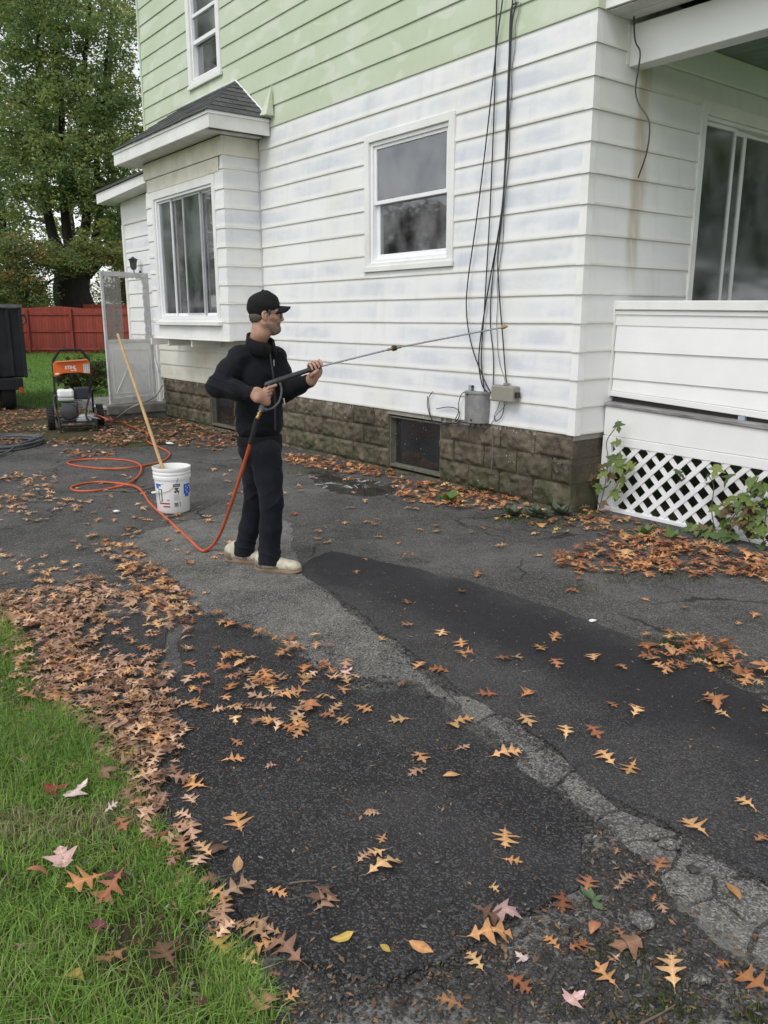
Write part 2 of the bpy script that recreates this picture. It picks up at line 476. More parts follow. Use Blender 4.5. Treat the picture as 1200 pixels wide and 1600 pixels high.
for i, c in enumerate(voronoi_cells(ragged(strip, 0.03, 0.03, 4), seeds, 0.009)):
    sheet('asphalt_plate', ragged(c, 0.016, 0.045, 21), -0.002, 0.009 + 0.004*rng.random(), M['band'], 0.002, parent=plates)

sheet('dirt_under_porch', [tuple(l2w(x, y, 0)[:2]) for x, y in ((0.1, 0.352), (2.5, 0.352), (2.5, 4.0), (0.1, 4.0))], -0.03, 0.02, M['soil'], 0.0)
# ---- grass
def grass_material():
    t = NT('grass_blade'); c = t.attr('tint')
    a = t.new('ShaderNodeBsdfPrincipled'); t.put(a.inputs['Base Color'], c); a.inputs['Roughness'].default_value = 0.55; a.inputs['Specular IOR Level'].default_value = 0.3
    tr = t.new('ShaderNodeBsdfTranslucent'); t.put(tr.inputs['Color'], c)
    mx = t.new('ShaderNodeMixShader'); mx.inputs[0].default_value = 0.3
    t.t.links.new(a.outputs[0], mx.inputs[1]); t.t.links.new(tr.outputs[0], mx.inputs[2])
    return t.done(mx.outputs[0])
M['grass'] = grass_material()
def in_poly(P, poly):
    poly = np.asarray(poly)[:, :2]; x, y = P[:, 0], P[:, 1]; ins = np.zeros(len(P), bool); j = len(poly)-1
    for i in range(len(poly)):
        xi, yi = poly[i]; xj, yj = poly[j]
        c = ((yi > y) != (yj > y)) & (x < (xj-xi)*(y-yi)/(yj-yi+1e-12)+xi); ins ^= c; j = i
    return ins
def vnoise(P, s, seed=0.0):
    x, y = P[:, 0]*s+seed, P[:, 1]*s+seed*1.7
    return 0.5+0.25*(np.sin(x*1.7+1.3*np.sin(y*1.1+seed))+np.sin(y*1.9-1.2*np.sin(x*1.3)))*0.9
def grass(name, P, h0, h1, w, cols, label, z=0.0, lean=0.75, parent=None):
    n = len(P); h = nrs.uniform(h0, h1, n)*(0.6+0.8*vnoise(P, 2.2, 3)); a = nrs.uniform(0, 2*np.pi, n)
    ln = nrs.normal(0, lean, n); ww = w*nrs.uniform(0.6, 1.3, n)
    dx, dy = np.cos(a), np.sin(a); b = a + nrs.uniform(0.8, 2.3, n); lx, ly = np.cos(b), np.sin(b)
    base = np.c_[P, np.full(n, z-0.008)]
    v0 = base - np.c_[dx*ww, dy*ww, 0*ww]; v1 = base + np.c_[dx*ww, dy*ww, 0*ww]
    m = base + np.c_[lx*h*ln*0.35, ly*h*ln*0.35, h*0.6]
    v2 = m + np.c_[dx*ww*0.75, dy*ww*0.75, 0*ww]; v3 = m - np.c_[dx*ww*0.75, dy*ww*0.75, 0*ww]
    v4 = base + np.c_[lx*h*ln*1.1, ly*h*ln*1.1, h*(1-0.35*np.minimum(1, np.abs(ln)))]
    V = np.stack([v0, v1, v2, v3, v4], 1).reshape(-1, 3); i = np.arange(n)[:, None]*5
    F = np.concatenate([i+[0, 1, 2], i+[0, 2, 3], i+[3, 2, 4]])
    cs = np.asarray(cols); k = nrs.randint(0, len(cs), n)
    k = np.where(nrs.rand(n) < 0.5, np.minimum(len(cs)-1, (vnoise(P, 1.3, 9)*len(cs)).astype(int)), k)
    c = cs[k]*nrs.uniform(0.75, 1.25, (n, 1)); C = np.repeat(c, 5, 0)
    o = link(name, fast_mesh(name, V, F, M['grass'], colors=C), parent)
    o['kind'] = 'stuff'; o['label'] = label; o['category'] = 'grass'
    return o
def scatter(poly, n):
    poly = np.asarray(poly)[:, :2]; lo, hi = poly.min(0), poly.max(0); out = np.zeros((0, 2))
    while len(out) < n:
        Q = nrs.uniform(lo, hi, (n*2, 2)); out = np.vstack([out, Q[in_poly(Q, poly)]])
    return out[:n]
GC = [(0.150, 0.270, 0.050), (0.195, 0.340, 0.062), (0.38, 0.34, 0.19), (0.235, 0.375, 0.080), (0.175, 0.310, 0.058), (0.215, 0.360, 0.070), (0.255, 0.385, 0.090), (0.200, 0.345, 0.065)]
lawn_vis = G((390, 1640), (345, 1500), (280, 1400), (212, 1300), (150, 1220), (88, 1150), (30, 1075), (0, 1005), (-60, 960)) + [(-3.2, 4.6), (-2.6, 2.0), (-1.6, 1.1), (-0.5, 1.1)]
P = scatter(lawn_vis, 90000)
edge_ = [gnd(x, y)[:2] for x, y in catmull([np.array(q, float) for q in LAWN_EDGE[1:10]], 12)]
Pe = np.vstack([np.asarray(q) + nrs.normal(0, 0.035, (130, 2)) for q in edge_ if mnoise.noise(Vector((q[0]*3, q[1]*3, 2))) > -0.35])
Pe = Pe[Pe[:, 1] > 1.0]
keep = nrs.rand(len(P)) < np.clip(1.25-1.0*(vnoise(P, 4.1, 5) < 0.30), 0.2, 1)
P = np.vstack([P[keep], Pe])
grass('lawn_grass', P, 0.030, 0.080, 0.0017, GC, 'short green lawn grass growing along the left edge of the driveway')
back_lawn = G((-40, 634), (25, 628), (60, 640), (82, 640), (140, 625), (195, 610)) + [(-3.5, 16), (-6, 30), (-9, 42), (-26, 42), (-22, 20)]
P = scatter(back_lawn, 70000)
GB = [(0.13, 0.26, 0.04), (0.15, 0.30, 0.05), (0.17, 0.31, 0.06), (0.11, 0.21, 0.04)]
grass('back_lawn_grass', P, 0.04, 0.10, 0.008, GB, 'bright green lawn running back to the red fence', z=-0.03)
fl = [np.array([-19 + 0.28*i + rng.uniform(-.1, .1), 38.6 + rng.uniform(-.5, .3)]) for i in range(40)]
P = np.vstack([f + nrs.normal(0, 0.22, (70, 2)) for f in fl])
grass('tall_grass', P, 0.2, 0.55, 0.012, [(0.10, 0.15, 0.05), (0.14, 0.16, 0.07), (0.07, 0.11, 0.03)], 'tall unmown grass along the foot of the red fence', z=-0.03)
# ================================================================== HOUSE
EXP = 0.2182; Z0 = 0.645
def siding_mat(name, white, sheen_grime, yel, streak=False, aged=0.0):
    t = NT(name); o = t.obj(); s_ = t.sep(o)
    ax = t.math('SUBTRACT', s_[0], s_[1])
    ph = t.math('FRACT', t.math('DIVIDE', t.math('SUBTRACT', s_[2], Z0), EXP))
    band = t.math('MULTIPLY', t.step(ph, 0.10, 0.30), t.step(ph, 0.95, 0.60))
    cnr = t.math('MULTIPLY', t.step(ax, -2.6, -0.5), t.step(t.math('MULTIPLY_ADD', t.math('SUBTRACT', t.noise(o, 6, 4, 0.6), 0.5), 0.5, ax), -0.05, -0.30))     # the blue-grey band is strongest near the corner
    n1 = t.noise(t.comb(t.math('MULTIPLY', ax, 0.55), 0.0, t.math('MULTIPLY', s_[2], 1.6)), 2.2, 5, 0.6)
    n2 = t.noise(t.comb(t.math('MULTIPLY', ax, 4.0), 0.0, t.math('MULTIPLY', s_[2], 0.6)), 1.6, 4, 0.6)
    n3 = t.noise(o, 1.1, 5, 0.6)
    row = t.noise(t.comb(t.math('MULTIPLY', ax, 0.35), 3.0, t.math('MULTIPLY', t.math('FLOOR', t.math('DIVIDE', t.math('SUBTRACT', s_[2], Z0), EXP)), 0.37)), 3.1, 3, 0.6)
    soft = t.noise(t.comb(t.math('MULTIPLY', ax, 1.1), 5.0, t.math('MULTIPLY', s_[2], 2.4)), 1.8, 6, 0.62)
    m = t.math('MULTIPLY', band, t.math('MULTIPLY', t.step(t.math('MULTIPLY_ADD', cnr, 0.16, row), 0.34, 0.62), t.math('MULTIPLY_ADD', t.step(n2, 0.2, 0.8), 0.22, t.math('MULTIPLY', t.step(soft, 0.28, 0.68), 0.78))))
    col = t.mix(t.math('MULTIPLY', m, 0.90), white, sheen_grime)  # blue-grey band: sheen of wet boards painted into the colour, together with grime
    col = t.mix(t.math('MULTIPLY', t.step(n2, 0.50, 0.8), 0.22), col, (0.46, 0.44, 0.39))
    col = t.mix(t.math('MULTIPLY', t.step(n3, 0.45, 0.72), 0.42 + aged), col, yel)
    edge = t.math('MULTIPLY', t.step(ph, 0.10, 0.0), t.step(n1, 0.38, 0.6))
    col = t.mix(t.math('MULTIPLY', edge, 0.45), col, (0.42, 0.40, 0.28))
    if streak:
        cx = t.math('ADD', t.math('SUBTRACT', s_[1], 0.60), t.math('MULTIPLY', t.math('SUBTRACT', t.noise(o, 2.3, 3, 0.5), 0.5), 0.16))
        cx = t.math('ADD', cx, t.math('MULTIPLY', t.math('SUBTRACT', s_[2], 2.6), -0.02))
        w = t.step(t.math('ABSOLUTE', cx), 0.13, 0.04)
        zz = t.math('MULTIPLY', t.step(s_[2], 1.6, 2.1), 1.0)
        w = t.math('MULTIPLY', t.math('MULTIPLY', w, zz), t.math('MULTIPLY_ADD', t.step(n2, 0.35, 0.62), 0.75, 0.25))
        col = t.mix(t.math('MULTIPLY', w, 0.62), col, (0.42, 0.33, 0.19))
    fine = t.noise(t.comb(t.math('MULTIPLY', ax, 3), 0.0, t.math('MULTIPLY', s_[2], 60)), 6, 2, 0.5)
    nrm = t.bump(t.math('ADD', n1, t.math('MULTIPLY', fine, 0.15)), 0.10, 0.02)
    rg = t.math('MULTIPLY_ADD', m, -0.15, 0.50)
    return t.done(t.pbr(col, rg, 0, 0.45, nrm))
WHITE = (0.80, 0.80, 0.79)
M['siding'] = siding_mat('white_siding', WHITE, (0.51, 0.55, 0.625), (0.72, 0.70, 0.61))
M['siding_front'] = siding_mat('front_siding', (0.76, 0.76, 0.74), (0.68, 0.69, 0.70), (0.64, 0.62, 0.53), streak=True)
M['siding_old'] = siding_mat('stained_siding', (0.68, 0.67, 0.60), (0.60, 0.60, 0.55), (0.52, 0.48, 0.33), aged=0.35)
def green_mat():
    t = NT('green_siding'); o = t.obj(); s_ = t.sep(o); ax = t.math('SUBTRACT', s_[0], s_[1])
    n = t.noise(t.comb(t.math('MULTIPLY', ax, 0.8), 0, s_[2]), 1.5, 5, 0.6)
    n2 = t.noise(t.comb(t.math('MULTIPLY', ax, 7), 0, t.math('MULTIPLY', s_[2], 0.7)), 1.8, 4, 0.6)
    blot = t.step(t.noise(t.comb(ax, 0, t.math('MULTIPLY', s_[2], 1.6)), 2.6, 3, 0.45, 0.6), 0.52, 0.62)
    col = t.mix(t.step(n, 0.3, 0.7), (0.480, 0.550, 0.390), (0.545, 0.600, 0.470))
    col = t.mix(t.math('MULTIPLY', blot, 0.45), col, (0.65, 0.68, 0.60))
    col = t.mix(t.math('MULTIPLY', t.step(n2, 0.5, 0.8), 0.18), col, (0.40, 0.42, 0.36))
    return t.done(t.pbr(col, 0.55, 0, 0.4, t.bump(n, 0.1, 0.02)))
M['green'] = green_mat()
M['trim'] = plain('white_trim_paint', (0.76, 0.76, 0.74), 0.45, var=0.05, nscale=3, dirt=(0.50, 0.47, 0.38), dirt_amt=0.35)
M['vinyl'] = plain('white_vinyl', (0.80, 0.81, 0.82), 0.35, var=0.03)
M['aged_trim'] = plain('yellowed_trim', (0.66, 0.63, 0.54), 0.6, var=0.10, nscale=4, dirt=(0.42, 0.36, 0.24), dirt_amt=0.6)
M['core'] = plain('wall_sheathing', (0.30, 0.28, 0.25), 0.8)
M['room'] = plain('room_paint', (0.30, 0.28, 0.26), 0.8)
M['soffit'] = plain('soffit_panel', (0.66, 0.65, 0.62), 0.55, dirt=(0.35, 0.33, 0.28), dirt_amt=0.4)
M['mortar'] = plain('mortar', (0.10, 0.092, 0.078), 0.9, bump=0.5)
M['alu'] = plain('dull_aluminium', (0.52, 0.53, 0.54), 0.45, 0.0, dirt=(0.3, 0.29, 0.26), dirt_amt=0.4)

def glass_mat(name, tint=0.75, rough=0.03, haze=0.0, hazecol=(0.4, 0.42, 0.45)):
    t = NT(name); o = t.obj()
    tr = t.new('ShaderNodeBsdfTransparent'); tr.inputs['Color'].default_value = (tint, tint, tint*1.02, 1)
    gl = t.new('ShaderNodeBsdfGlossy'); gl.inputs['Roughness'].default_value = rough; gl.inputs['Color'].default_value = (0.9, 0.92, 0.95, 1)
    t.put(gl.inputs['Normal'], t.bump(t.noise(o, 2.5, 2, 0.4), 0.05, 0.02))
    fr = t.new('ShaderNodeFresnel'); fr.inputs['IOR'].default_value = 1.5
    f = t.math('MULTIPLY_ADD', fr.outputs[0], 1.9, 0.06, clamp=True)
    mx = t.new('ShaderNodeMixShader'); t.put(mx.inputs[0], f); t.t.links.new(tr.outputs[0], mx.inputs[1]); t.t.links.new(gl.outputs[0], mx.inputs[2])
    sh = mx.outputs[0]
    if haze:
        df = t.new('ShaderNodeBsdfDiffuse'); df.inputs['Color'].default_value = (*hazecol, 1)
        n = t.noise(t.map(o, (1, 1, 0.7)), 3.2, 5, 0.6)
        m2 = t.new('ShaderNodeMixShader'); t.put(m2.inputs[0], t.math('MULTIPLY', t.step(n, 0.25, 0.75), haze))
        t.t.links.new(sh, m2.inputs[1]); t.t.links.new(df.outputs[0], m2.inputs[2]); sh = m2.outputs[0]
    return t.done(sh)
M['glass'] = glass_mat('window_glass', 0.93, haze=0.25, hazecol=(0.50, 0.49, 0.49))  # diffuse grey haze mixed in for the sky reflected in the panes
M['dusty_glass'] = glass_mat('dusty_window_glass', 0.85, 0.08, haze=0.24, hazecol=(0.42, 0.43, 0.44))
M['dark_glass'] = glass_mat('grimy_basement_glass', 0.5, 0.1, haze=0.10, hazecol=(0.15, 0.17, 0.18))

house = thing('house', 'two storey house clad in green upper and white lower clapboard on a block foundation', 'house', tuple(HO), H_ROT)
FL = lambda yl: (lambda a, o, z: (a, yl - o, z))          # faces the driveway
FF = lambda xl: (lambda a, o, z: (xl + o, a, z))          # faces the porch
FB = lambda xl: (lambda a, o, z: (xl - o, a, z))          # faces the back
def fbox(mb, F, a0, a1, o0, o1, z0, z1, mi=0):
    p = [F(a, o, z) for z in (z0, z1) for (a, o) in ((a0, o0), (a1, o0), (a1, o1), (a0, o1))]
    return mb.quad_mesh(p, [(0,3,2,1),(4,5,6,7),(0,1,5,4),(1,2,6,5),(2,3,7,6),(3,0,4,7)], mi)
def board(F, a0, a1, z0, e, mat, parent, off=0.0, sag=0.0015, name='siding_board'):
    n = max(2, int(abs(a1-a0)/0.35)+1); mb = MB(); rings = []
    for i in range(n):
        a = a0 + (a1-a0)*i/(n-1)
        j = mnoise.noise(Vector((a*1.3, z0*5, 2.2)))*sag; k = mnoise.noise(Vector((a*0.9, z0*7, 5.2)))*0.0025
        ob, ot = 0.021+off+k, 0.006+off+k*0.5
        rings.append([F(a, ob, z0+j), F(a, ob-0.002, z0-0.004+j), F(a, ob-0.012, z0-0.004+j), F(a, 0.0005, z0+e+0.006), F(a, ot, z0+e+0.006)])
    vs = [p for r in rings for p in r]; m = 5; fs = []
    for i in range(n-1):
        for q in range(m): fs.append((i*m+q, i*m+(q+1) % m, (i+1)*m+(q+1) % m, (i+1)*m+q))
    fs.append(tuple(reversed(range(m)))); fs.append(tuple((n-1)*m+q for q in range(m)))
    return mb.quad_mesh(vs, fs).build(name, mat, parent)
def clad(F, a0, a1, zlo, zhi, mat_of, parent, openings=(), joint=3.0, r=None, base=Z0):
    r = r or random.Random(3)
    k0 = int(math.floor((zlo-base)/EXP + 0.01))
    for k in range(k0, 60):
        z = base + k*EXP; e = EXP
        if z >= zhi - 0.01: break
        zb = max(z, zlo); zt = min(z+e, zhi)
        segs = [(a0, a1, zb, zt)]
        for (o0, o1, oz0, oz1) in openings:
            ns = []
            for (s0, s1, b, t_) in segs:
                if o1 <= s0 or o0 >= s1 or oz1 <= b or oz0 >= t_: ns.append((s0, s1, b, t_)); continue
                if o0 > s0: ns.append((s0, o0, b, t_))
                if o1 < s1: ns.append((o1, s1, b, t_))
                c0, c1 = max(o0, s0), min(o1, s1)
                if oz0 > b + 0.02: ns.append((c0, c1, b, oz0))
                if oz1 < t_ - 0.02: ns.append((c0, c1, oz1, t_))
            segs = ns
        for (s0, s1, b, t_) in segs:
            cuts = [s0]; 
            if s1 - s0 > joint*1.2:
                c = s0 + r.uniform(0.5, joint)
                while c < s1 - 0.5: cuts.append(c); c += r.uniform(joint*0.7, joint*1.3)
            cuts.append(s1)
            for i in range(len(cuts)-1):
                board(F, cuts[i], cuts[i+1] + (0.02 if i < len(cuts)-2 else 0), b, t_-b, mat_of(z), parent, off=0.0008*(i % 2))
def core_wall(F, a0, a1, z0, z1, openings, th, mat, parent, name='wall'):
    As = sorted({a0, a1, *[v for o in openings for v in o[:2] if a0 < v < a1]}); Zs = sorted({z0, z1, *[v for o in openings for v in o[2:] if z0 < v < z1]})
    mb = MB()
    for i in range(len(As)-1):
        for j in range(len(Zs)-1):
            ca, cz = (As[i]+As[i+1])/2, (Zs[j]+Zs[j+1])/2
            if any(o[0] < ca < o[1] and o[2] < cz < o[3] for o in openings): continue
            fbox(mb, F, As[i], As[i+1], -th, 0.0, Zs[j], Zs[j+1])
    return mb.build(name, mat, parent)
HEND = -8.31; HTOP = 6.75; HW = 6.5
W_MAIN = (-2.775, -1.452, 2.032, 3.297)
W_UP = (-6.69, -5.76, 4.51, 6.15)
W_BASE = (-2.41, -1.61, 0.05, 0.575)
W_BASE2 = (-6.60, -5.85, 0.05, 0.575)
W_SLIDE = (1.38, 3.55, 1.02, 3.31)
BAY = (-7.27, -4.93, 1.29, 3.60); BY = -0.48
W_BAY = (-7.05, -5.14, 1.50, 3.22)
long_open = [W_MAIN, W_UP, (BAY[0]+0.05, BAY[1]-0.05, BAY[2]+0.1, BAY[3]-0.1)]
core_wall(FL(0.0), HEND, 0.0, Z0-0.05, HTOP, long_open, 0.12, M['core'], house)
core_wall(FF(0.0), 0.12, HW, Z0-0.05, HTOP, [W_SLIDE], 0.12, M['core'], house)
mb = MB(); mb.box(HEND, HEND+0.12, 0.12, HW, Z0-0.05, HTOP); mb.box(HEND+0.12, -0.12, HW-0.12, HW, Z0-0.05, HTOP); mb.build('wall', M['core'], house)
mb = MB(); mb.box(HEND+0.12, -0.12, 0.12, HW-0.12, 0.70, 0.90); mb.box(HEND+0.12, -0.12, 0.12, HW-0.12, 3.62, 3.82); mb.build('floor_slab', M['room'], house)
mb = MB(); mb.box(HEND+0.12, -0.12, 1.9, 2.0, 0.9, 3.62); mb.box(-4.0, -3.9, 0.12, 1.9, 0.9, 3.62); mb.box(HEND+0.12, -0.12, 2.6, 2.7, 3.82, HTOP); mb.build('partition', M['room'], house)
# hipped main roof, above the frame
mb = MB(); e = 0.45
vs = [(HEND-e, -e, HTOP), (e, -e, HTOP), (e, HW+e, HTOP), (HEND-e, HW+e, HTOP), (HEND+3, HW/2, HTOP+2.4), (-3, HW/2, HTOP+2.4)]
mb.quad_mesh(vs, [(0, 1, 5, 4), (1, 2, 5), (2, 3, 4, 5), (3, 0, 4), (3, 2, 1, 0)]).build('roof', plain('main_roof', (0.06, 0.06, 0.065), 0.9, bump=0.4), house)

SPLIT = Z0 + 14*EXP
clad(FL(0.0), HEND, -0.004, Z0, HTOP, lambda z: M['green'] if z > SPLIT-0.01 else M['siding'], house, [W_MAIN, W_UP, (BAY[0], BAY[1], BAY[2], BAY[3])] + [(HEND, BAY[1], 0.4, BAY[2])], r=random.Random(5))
clad(FL(0.0), HEND, BAY[1], Z0, BAY[2], lambda z: M['siding_old'], house, r=random.Random(9), joint=1.4)
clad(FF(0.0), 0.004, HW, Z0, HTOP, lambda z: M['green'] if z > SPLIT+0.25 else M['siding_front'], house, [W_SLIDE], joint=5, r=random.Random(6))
def corner_cap(cx, cy, z, e, mat, parent, sx=1):
    b, t_ = 0.0255, 0.0105; w = 0.052
    def ring(o, zz): return [(cx-sx*w, cy-o, zz), (cx+sx*o, cy-o, zz), (cx+sx*o, cy+w, zz)]
    vs = ring(b, z-0.005) + ring(t_, z+e+0.002) + ring(b-0.012, z-0.005) + ring(0.0, z+e+0.002)
    MB().quad_mesh(vs, [(0, 1, 4, 3), (1, 2, 5, 4), (0, 6, 7, 1), (1, 7, 8, 2), (3, 4, 10, 9), (4, 5, 11, 10), (0, 3, 9, 6), (2, 8, 11, 5)]).build('corner_cap', mat, parent)
for k in range(28): corner_cap(0, 0, Z0+k*EXP, EXP, M['trim'] if k < 14 else M['green'], house)
MB().box(HEND-0.02, HEND+0.03, -0.028, 0.05, 3.4, HTOP).build('corner_trim', M['green'], house)

# ---- windows
def dirty_room(mb): pass
def pane(parent, F, a0, a1, o, z0, z1, mat='glass', name='pane'):
    mb = MB(); fbox(mb, F, a0, a1, o-0.004, o, z0, z1); return mb.build(name, M[mat], parent)
def rect_frame(F, a0, a1, z0, z1, w, o0, o1, wb=None, wt=None):
    wb = w if wb is None else wb; wt = w if wt is None else wt; mb = MB()
    fbox(mb, F, a0, a0+w, o0, o1, z0, z1); fbox(mb, F, a1-w, a1, o0, o1, z0, z1)
    fbox(mb, F, a0+w, a1-w, o0, o1, z0, z0+wb); fbox(mb, F, a0+w, a1-w, o0, o1, z1-wt, z1)
    return mb
F0 = FL(0.0)
# main double-hung window
a0, a1, z0, z1 = W_MAIN
win = rect_frame(F0, a0, a1, z0, z1, 0.075, -0.02, 0.034, 0.06, 0.07).build('window', M['trim'], house, bevel=0.003)
mb = rect_frame(F0, a0+0.076, a1-0.076, z0+0.061, z1-0.071, 0.035, -0.09, 0.008); mb.build('window_frame', M['vinyl'], win, bevel=0.002)
zi0, zi1, ai0, ai1 = z0+0.096, z1-0.106, a0+0.111, a1-0.111; zm = (zi0+zi1)/2 + 0.01
rect_frame(F0, ai0, ai1, zm-0.02, zi1, 0.035, -0.040, -0.012, 0.035, 0.03).build('sash', M['vinyl'], win, bevel=0.002)
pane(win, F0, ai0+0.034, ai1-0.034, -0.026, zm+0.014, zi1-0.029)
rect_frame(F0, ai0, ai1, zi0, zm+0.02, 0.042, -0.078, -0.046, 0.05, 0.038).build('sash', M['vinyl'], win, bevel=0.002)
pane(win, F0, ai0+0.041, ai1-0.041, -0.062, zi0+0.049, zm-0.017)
mb = MB(); fbox(mb, F0, a0-0.01, a1+0.01, 0.02, 0.048, z0-0.022, z0+0.028); mb.build('sill', M['trim'], win, bevel=0.003)
# things standing inside on that sill
mb = MB(); fbox(mb, F0, a0+0.2, a1-0.2, -0.28, -0.10, zi0-0.05, zi0+0.03); mb.build('inner_sill', M['trim'], win)
def stuff_obj(name, label, cat, F, a, o, z, w, h, d, col):
    t = thing(name, label, cat, tuple(l2w(*F(a, o, z))), H_ROT)
    mb = MB(); mb.box(-w/2, w/2, -d/2, d/2, 0, h); mb.build('body', plain(name+'_'+cat, col, 0.6), t, bevel=0.006)
    mb = MB(); mb.box(-w*0.42, w*0.42, -d*0.3, d*0.3, h, h+0.012); mb.build('top_fold', plain(name+'_fold', tuple(c*0.8 for c in col), 0.6), t, bevel=0.003)
stuff_obj('carton', 'pale green carton standing inside the window on its sill', 'box', F0, a1-0.33, -0.145, zi0+0.03, 0.22, 0.19, 0.09, (0.62, 0.70, 0.34))
bt = thing('bottle', 'pale green bottle beside the carton inside the window', 'bottle', tuple(l2w(*F0(a1-0.60, -0.18, zi0+0.03))), H_ROT)
MB().lathe([(0, 0), (0.028, 0), (0.03, 0.05), (0.028, 0.08), (0.012, 0.1), (0, 0.1)], 14).build('body', plain('bottle_plastic', (0.4, 0.5, 0.3), 0.3), bt, smooth=True)
MB().lathe([(0, 0.1), (0.013, 0.1), (0.013, 0.118), (0, 0.118)], 12).build('cap', M['vinyl'], bt, smooth=True)

# upper window
a0, a1, z0, z1 = W_UP
win = rect_frame(F0, a0, a1, z0, z1, 0.09, -0.02, 0.036, 0.08, 0.09).build('window', M['trim'], house, bevel=0.003)
mb = rect_frame(F0, a0+0.091, a1-0.091, z0+0.081, z1-0.091, 0.028, -0.10, 0.006); mb.build('window_frame', M['vinyl'], win)
zb = wpx(322, 55)[2]; zb2 = wpx(320, 12)[2]
mb = MB(); fbox(mb, F0, a0+0.12, a1-0.12, -0.045, -0.005, zb-0.025, zb+0.025); fbox(mb, F0, a0+0.12, a1-0.12, -0.045, -0.005, zb2-0.02, zb2+0.02); mb.build('meeting_rail', M['vinyl'], win, bevel=0.003)
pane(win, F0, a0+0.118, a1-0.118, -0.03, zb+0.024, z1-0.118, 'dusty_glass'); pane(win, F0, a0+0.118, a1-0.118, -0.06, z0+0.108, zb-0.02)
M['curtain'] = plain('sheer_curtain', (0.35, 0.35, 0.37), 0.8, var=0.25, nscale=3, stretch=(6, 6, 0.6))
mb = MB(); n = 40
vs = []; fs = []
for i in range(n+1):
    a = a0+0.1+(a1-a0-0.2)*i/n; o = -0.16+0.018*math.sin(i*1.3)
    vs += [F0(a, o, zb-0.05 if i > 10 else z0+0.05), F0(a, o, z1)]
fs = [(2*i, 2*i+2, 2*i+3, 2*i+1) for i in range(n)]
o_ = mb.quad_mesh(vs, fs).build('curtain', M['curtain'], win, smooth=True)
mb = MB(); fbox(mb, F0, a0-0.015, a1+0.015, 0.02, 0.05, z0-0.02, z0+0.03); mb.build('sill', M['trim'], win, bevel=0.003)

# ---- foundation of rock-faced blocks
def block_material():
    t = NT('rockface_block'); p = t.pos(); s_ = t.sep(p); r = t.rand()
    n = t.noise(p, 7, 6, 0.65); n2 = t.noise(p, 60, 4, 0.6); st = t.noise(t.map(p, (9, 9, 0.9)), 1.3, 4, 0.6)
    c = t.ramp(n, [(0.3, (0.066, 0.050, 0.035)), (0.5, (0.125, 0.100, 0.070)), (0.72, (0.195, 0.163, 0.122))])
    k = t.math('MULTIPLY_ADD', r, 0.5, 0.72); c = t.mix(1.0, c, t.comb(k, k, k), 'MULTIPLY')
    c = t.mix(t.math('MULTIPLY', t.step(st, 0.55, 0.75), 0.45), c, (0.24, 0.215, 0.17))
    c = t.mix(t.math('MULTIPLY', t.step(t.noise(p, 2.1, 4, 0.6), 0.45, 0.7), 0.6), c, (0.035, 0.030, 0.022))
    mo = t.math('MULTIPLY', t.step(s_[2], 0.62, 0.10), t.step(t.noise(p, 4.5, 6, 0.7), 0.36, 0.58))
    c = t.mix(t.math('MULTIPLY', mo, 0.75), c, (0.050, 0.058, 0.022))
    return t.done(t.pbr(c, t.math('MULTIPLY_ADD', n, 0.3, 0.5), 0, 0.4, t.bump(t.math('ADD', n, t.math('MULTIPLY', n2, 0.5)), 0.9, 0.02)))
M['block'] = block_material()
def block_mesh(seed, flat=False):
    nu, nv = 20, 10; W, Hh = 1.0, 1.0; vs = []; fs = []
    for j in range(nv+1):
        for i in range(nu+1):
            u, v = i/nu, j/nv
            m = min(u, 1-u)*0.40/0.02; m2 = min(v, 1-v)*0.2/0.018; k = min(1, m, m2)
            d = 0.006 + (0 if flat else k*(0.014 + 0.030*mnoise.fractal(Vector((u*4.5+seed, v*2.4, seed*1.3)), 0.6, 2.2, 6) + 0.006*max(0, 1-2*abs(v-0.5))))
            vs.append((u-0.5, -d, v))
    q = nu+1
    for j in range(nv):
        for i in range(nu): fs.append((j*q+i, j*q+i+1, (j+1)*q+i+1, (j+1)*q+i))
    b = len(vs); ring = [i for i in range(q)] + [j*q+nu for j in range(1, nv+1)] + [nv*q+i for i in range(nu-1, -1, -1)] + [j*q for j in range(nv-1, 0, -1)]
    for i in ring: x, y, z = vs[i]; vs.append((x, 0.06, z))
    L = len(ring)
    for k in range(L): fs.append((ring[k], b+k, b+(k+1) % L, ring[(k+1) % L]))
    me = MB().quad_mesh(vs, fs).mesh('block', M['block'], smooth=True)
    return me
block_meshes = [block_mesh(i*3.7+1) for i in range(9)]; flat_block = block_mesh(2.0, True)
mb = MB(); F_ = FL(0.0)
for (s0, s1) in ((-8.2, W_BASE2[0]), (W_BASE2[1], W_BASE[0]), (W_BASE[1], -0.01)): mb.box(s0+0.002, s1-0.002, 0.014, 0.25, -0.25, Z0-0.012)
for w in (W_BASE, W_BASE2): mb.box(w[0]-0.002, w[1]+0.002, 0.014, 0.25, -0.25, w[2]-0.03); mb.box(w[0]-0.002, w[1]+0.002, 0.014, 0.25, w[3]+0.02, Z0-0.012)
mb.box(-0.25, -0.014, 0.25, 0.45, -0.25, Z0-0.012)
found = mb.build('foundation', M['mortar'], house)
rb = random.Random(4)
def block_row(s0, s1, zb, h, off):
    a = s0; first = True
    while a < s1 - 0.02:
        w = min(0.40*(off if first else 1.0), s1-a)
        if s1-a-w < 0.1: w = s1-a
        first = False
        o = link('foundation_block', rb.choice(block_meshes), found)
        o.location = (a+w/2, 0.012-rb.uniform(0, 0.006), zb+0.004); o.scale = (w-0.010, 1, h-0.009)
        a += w
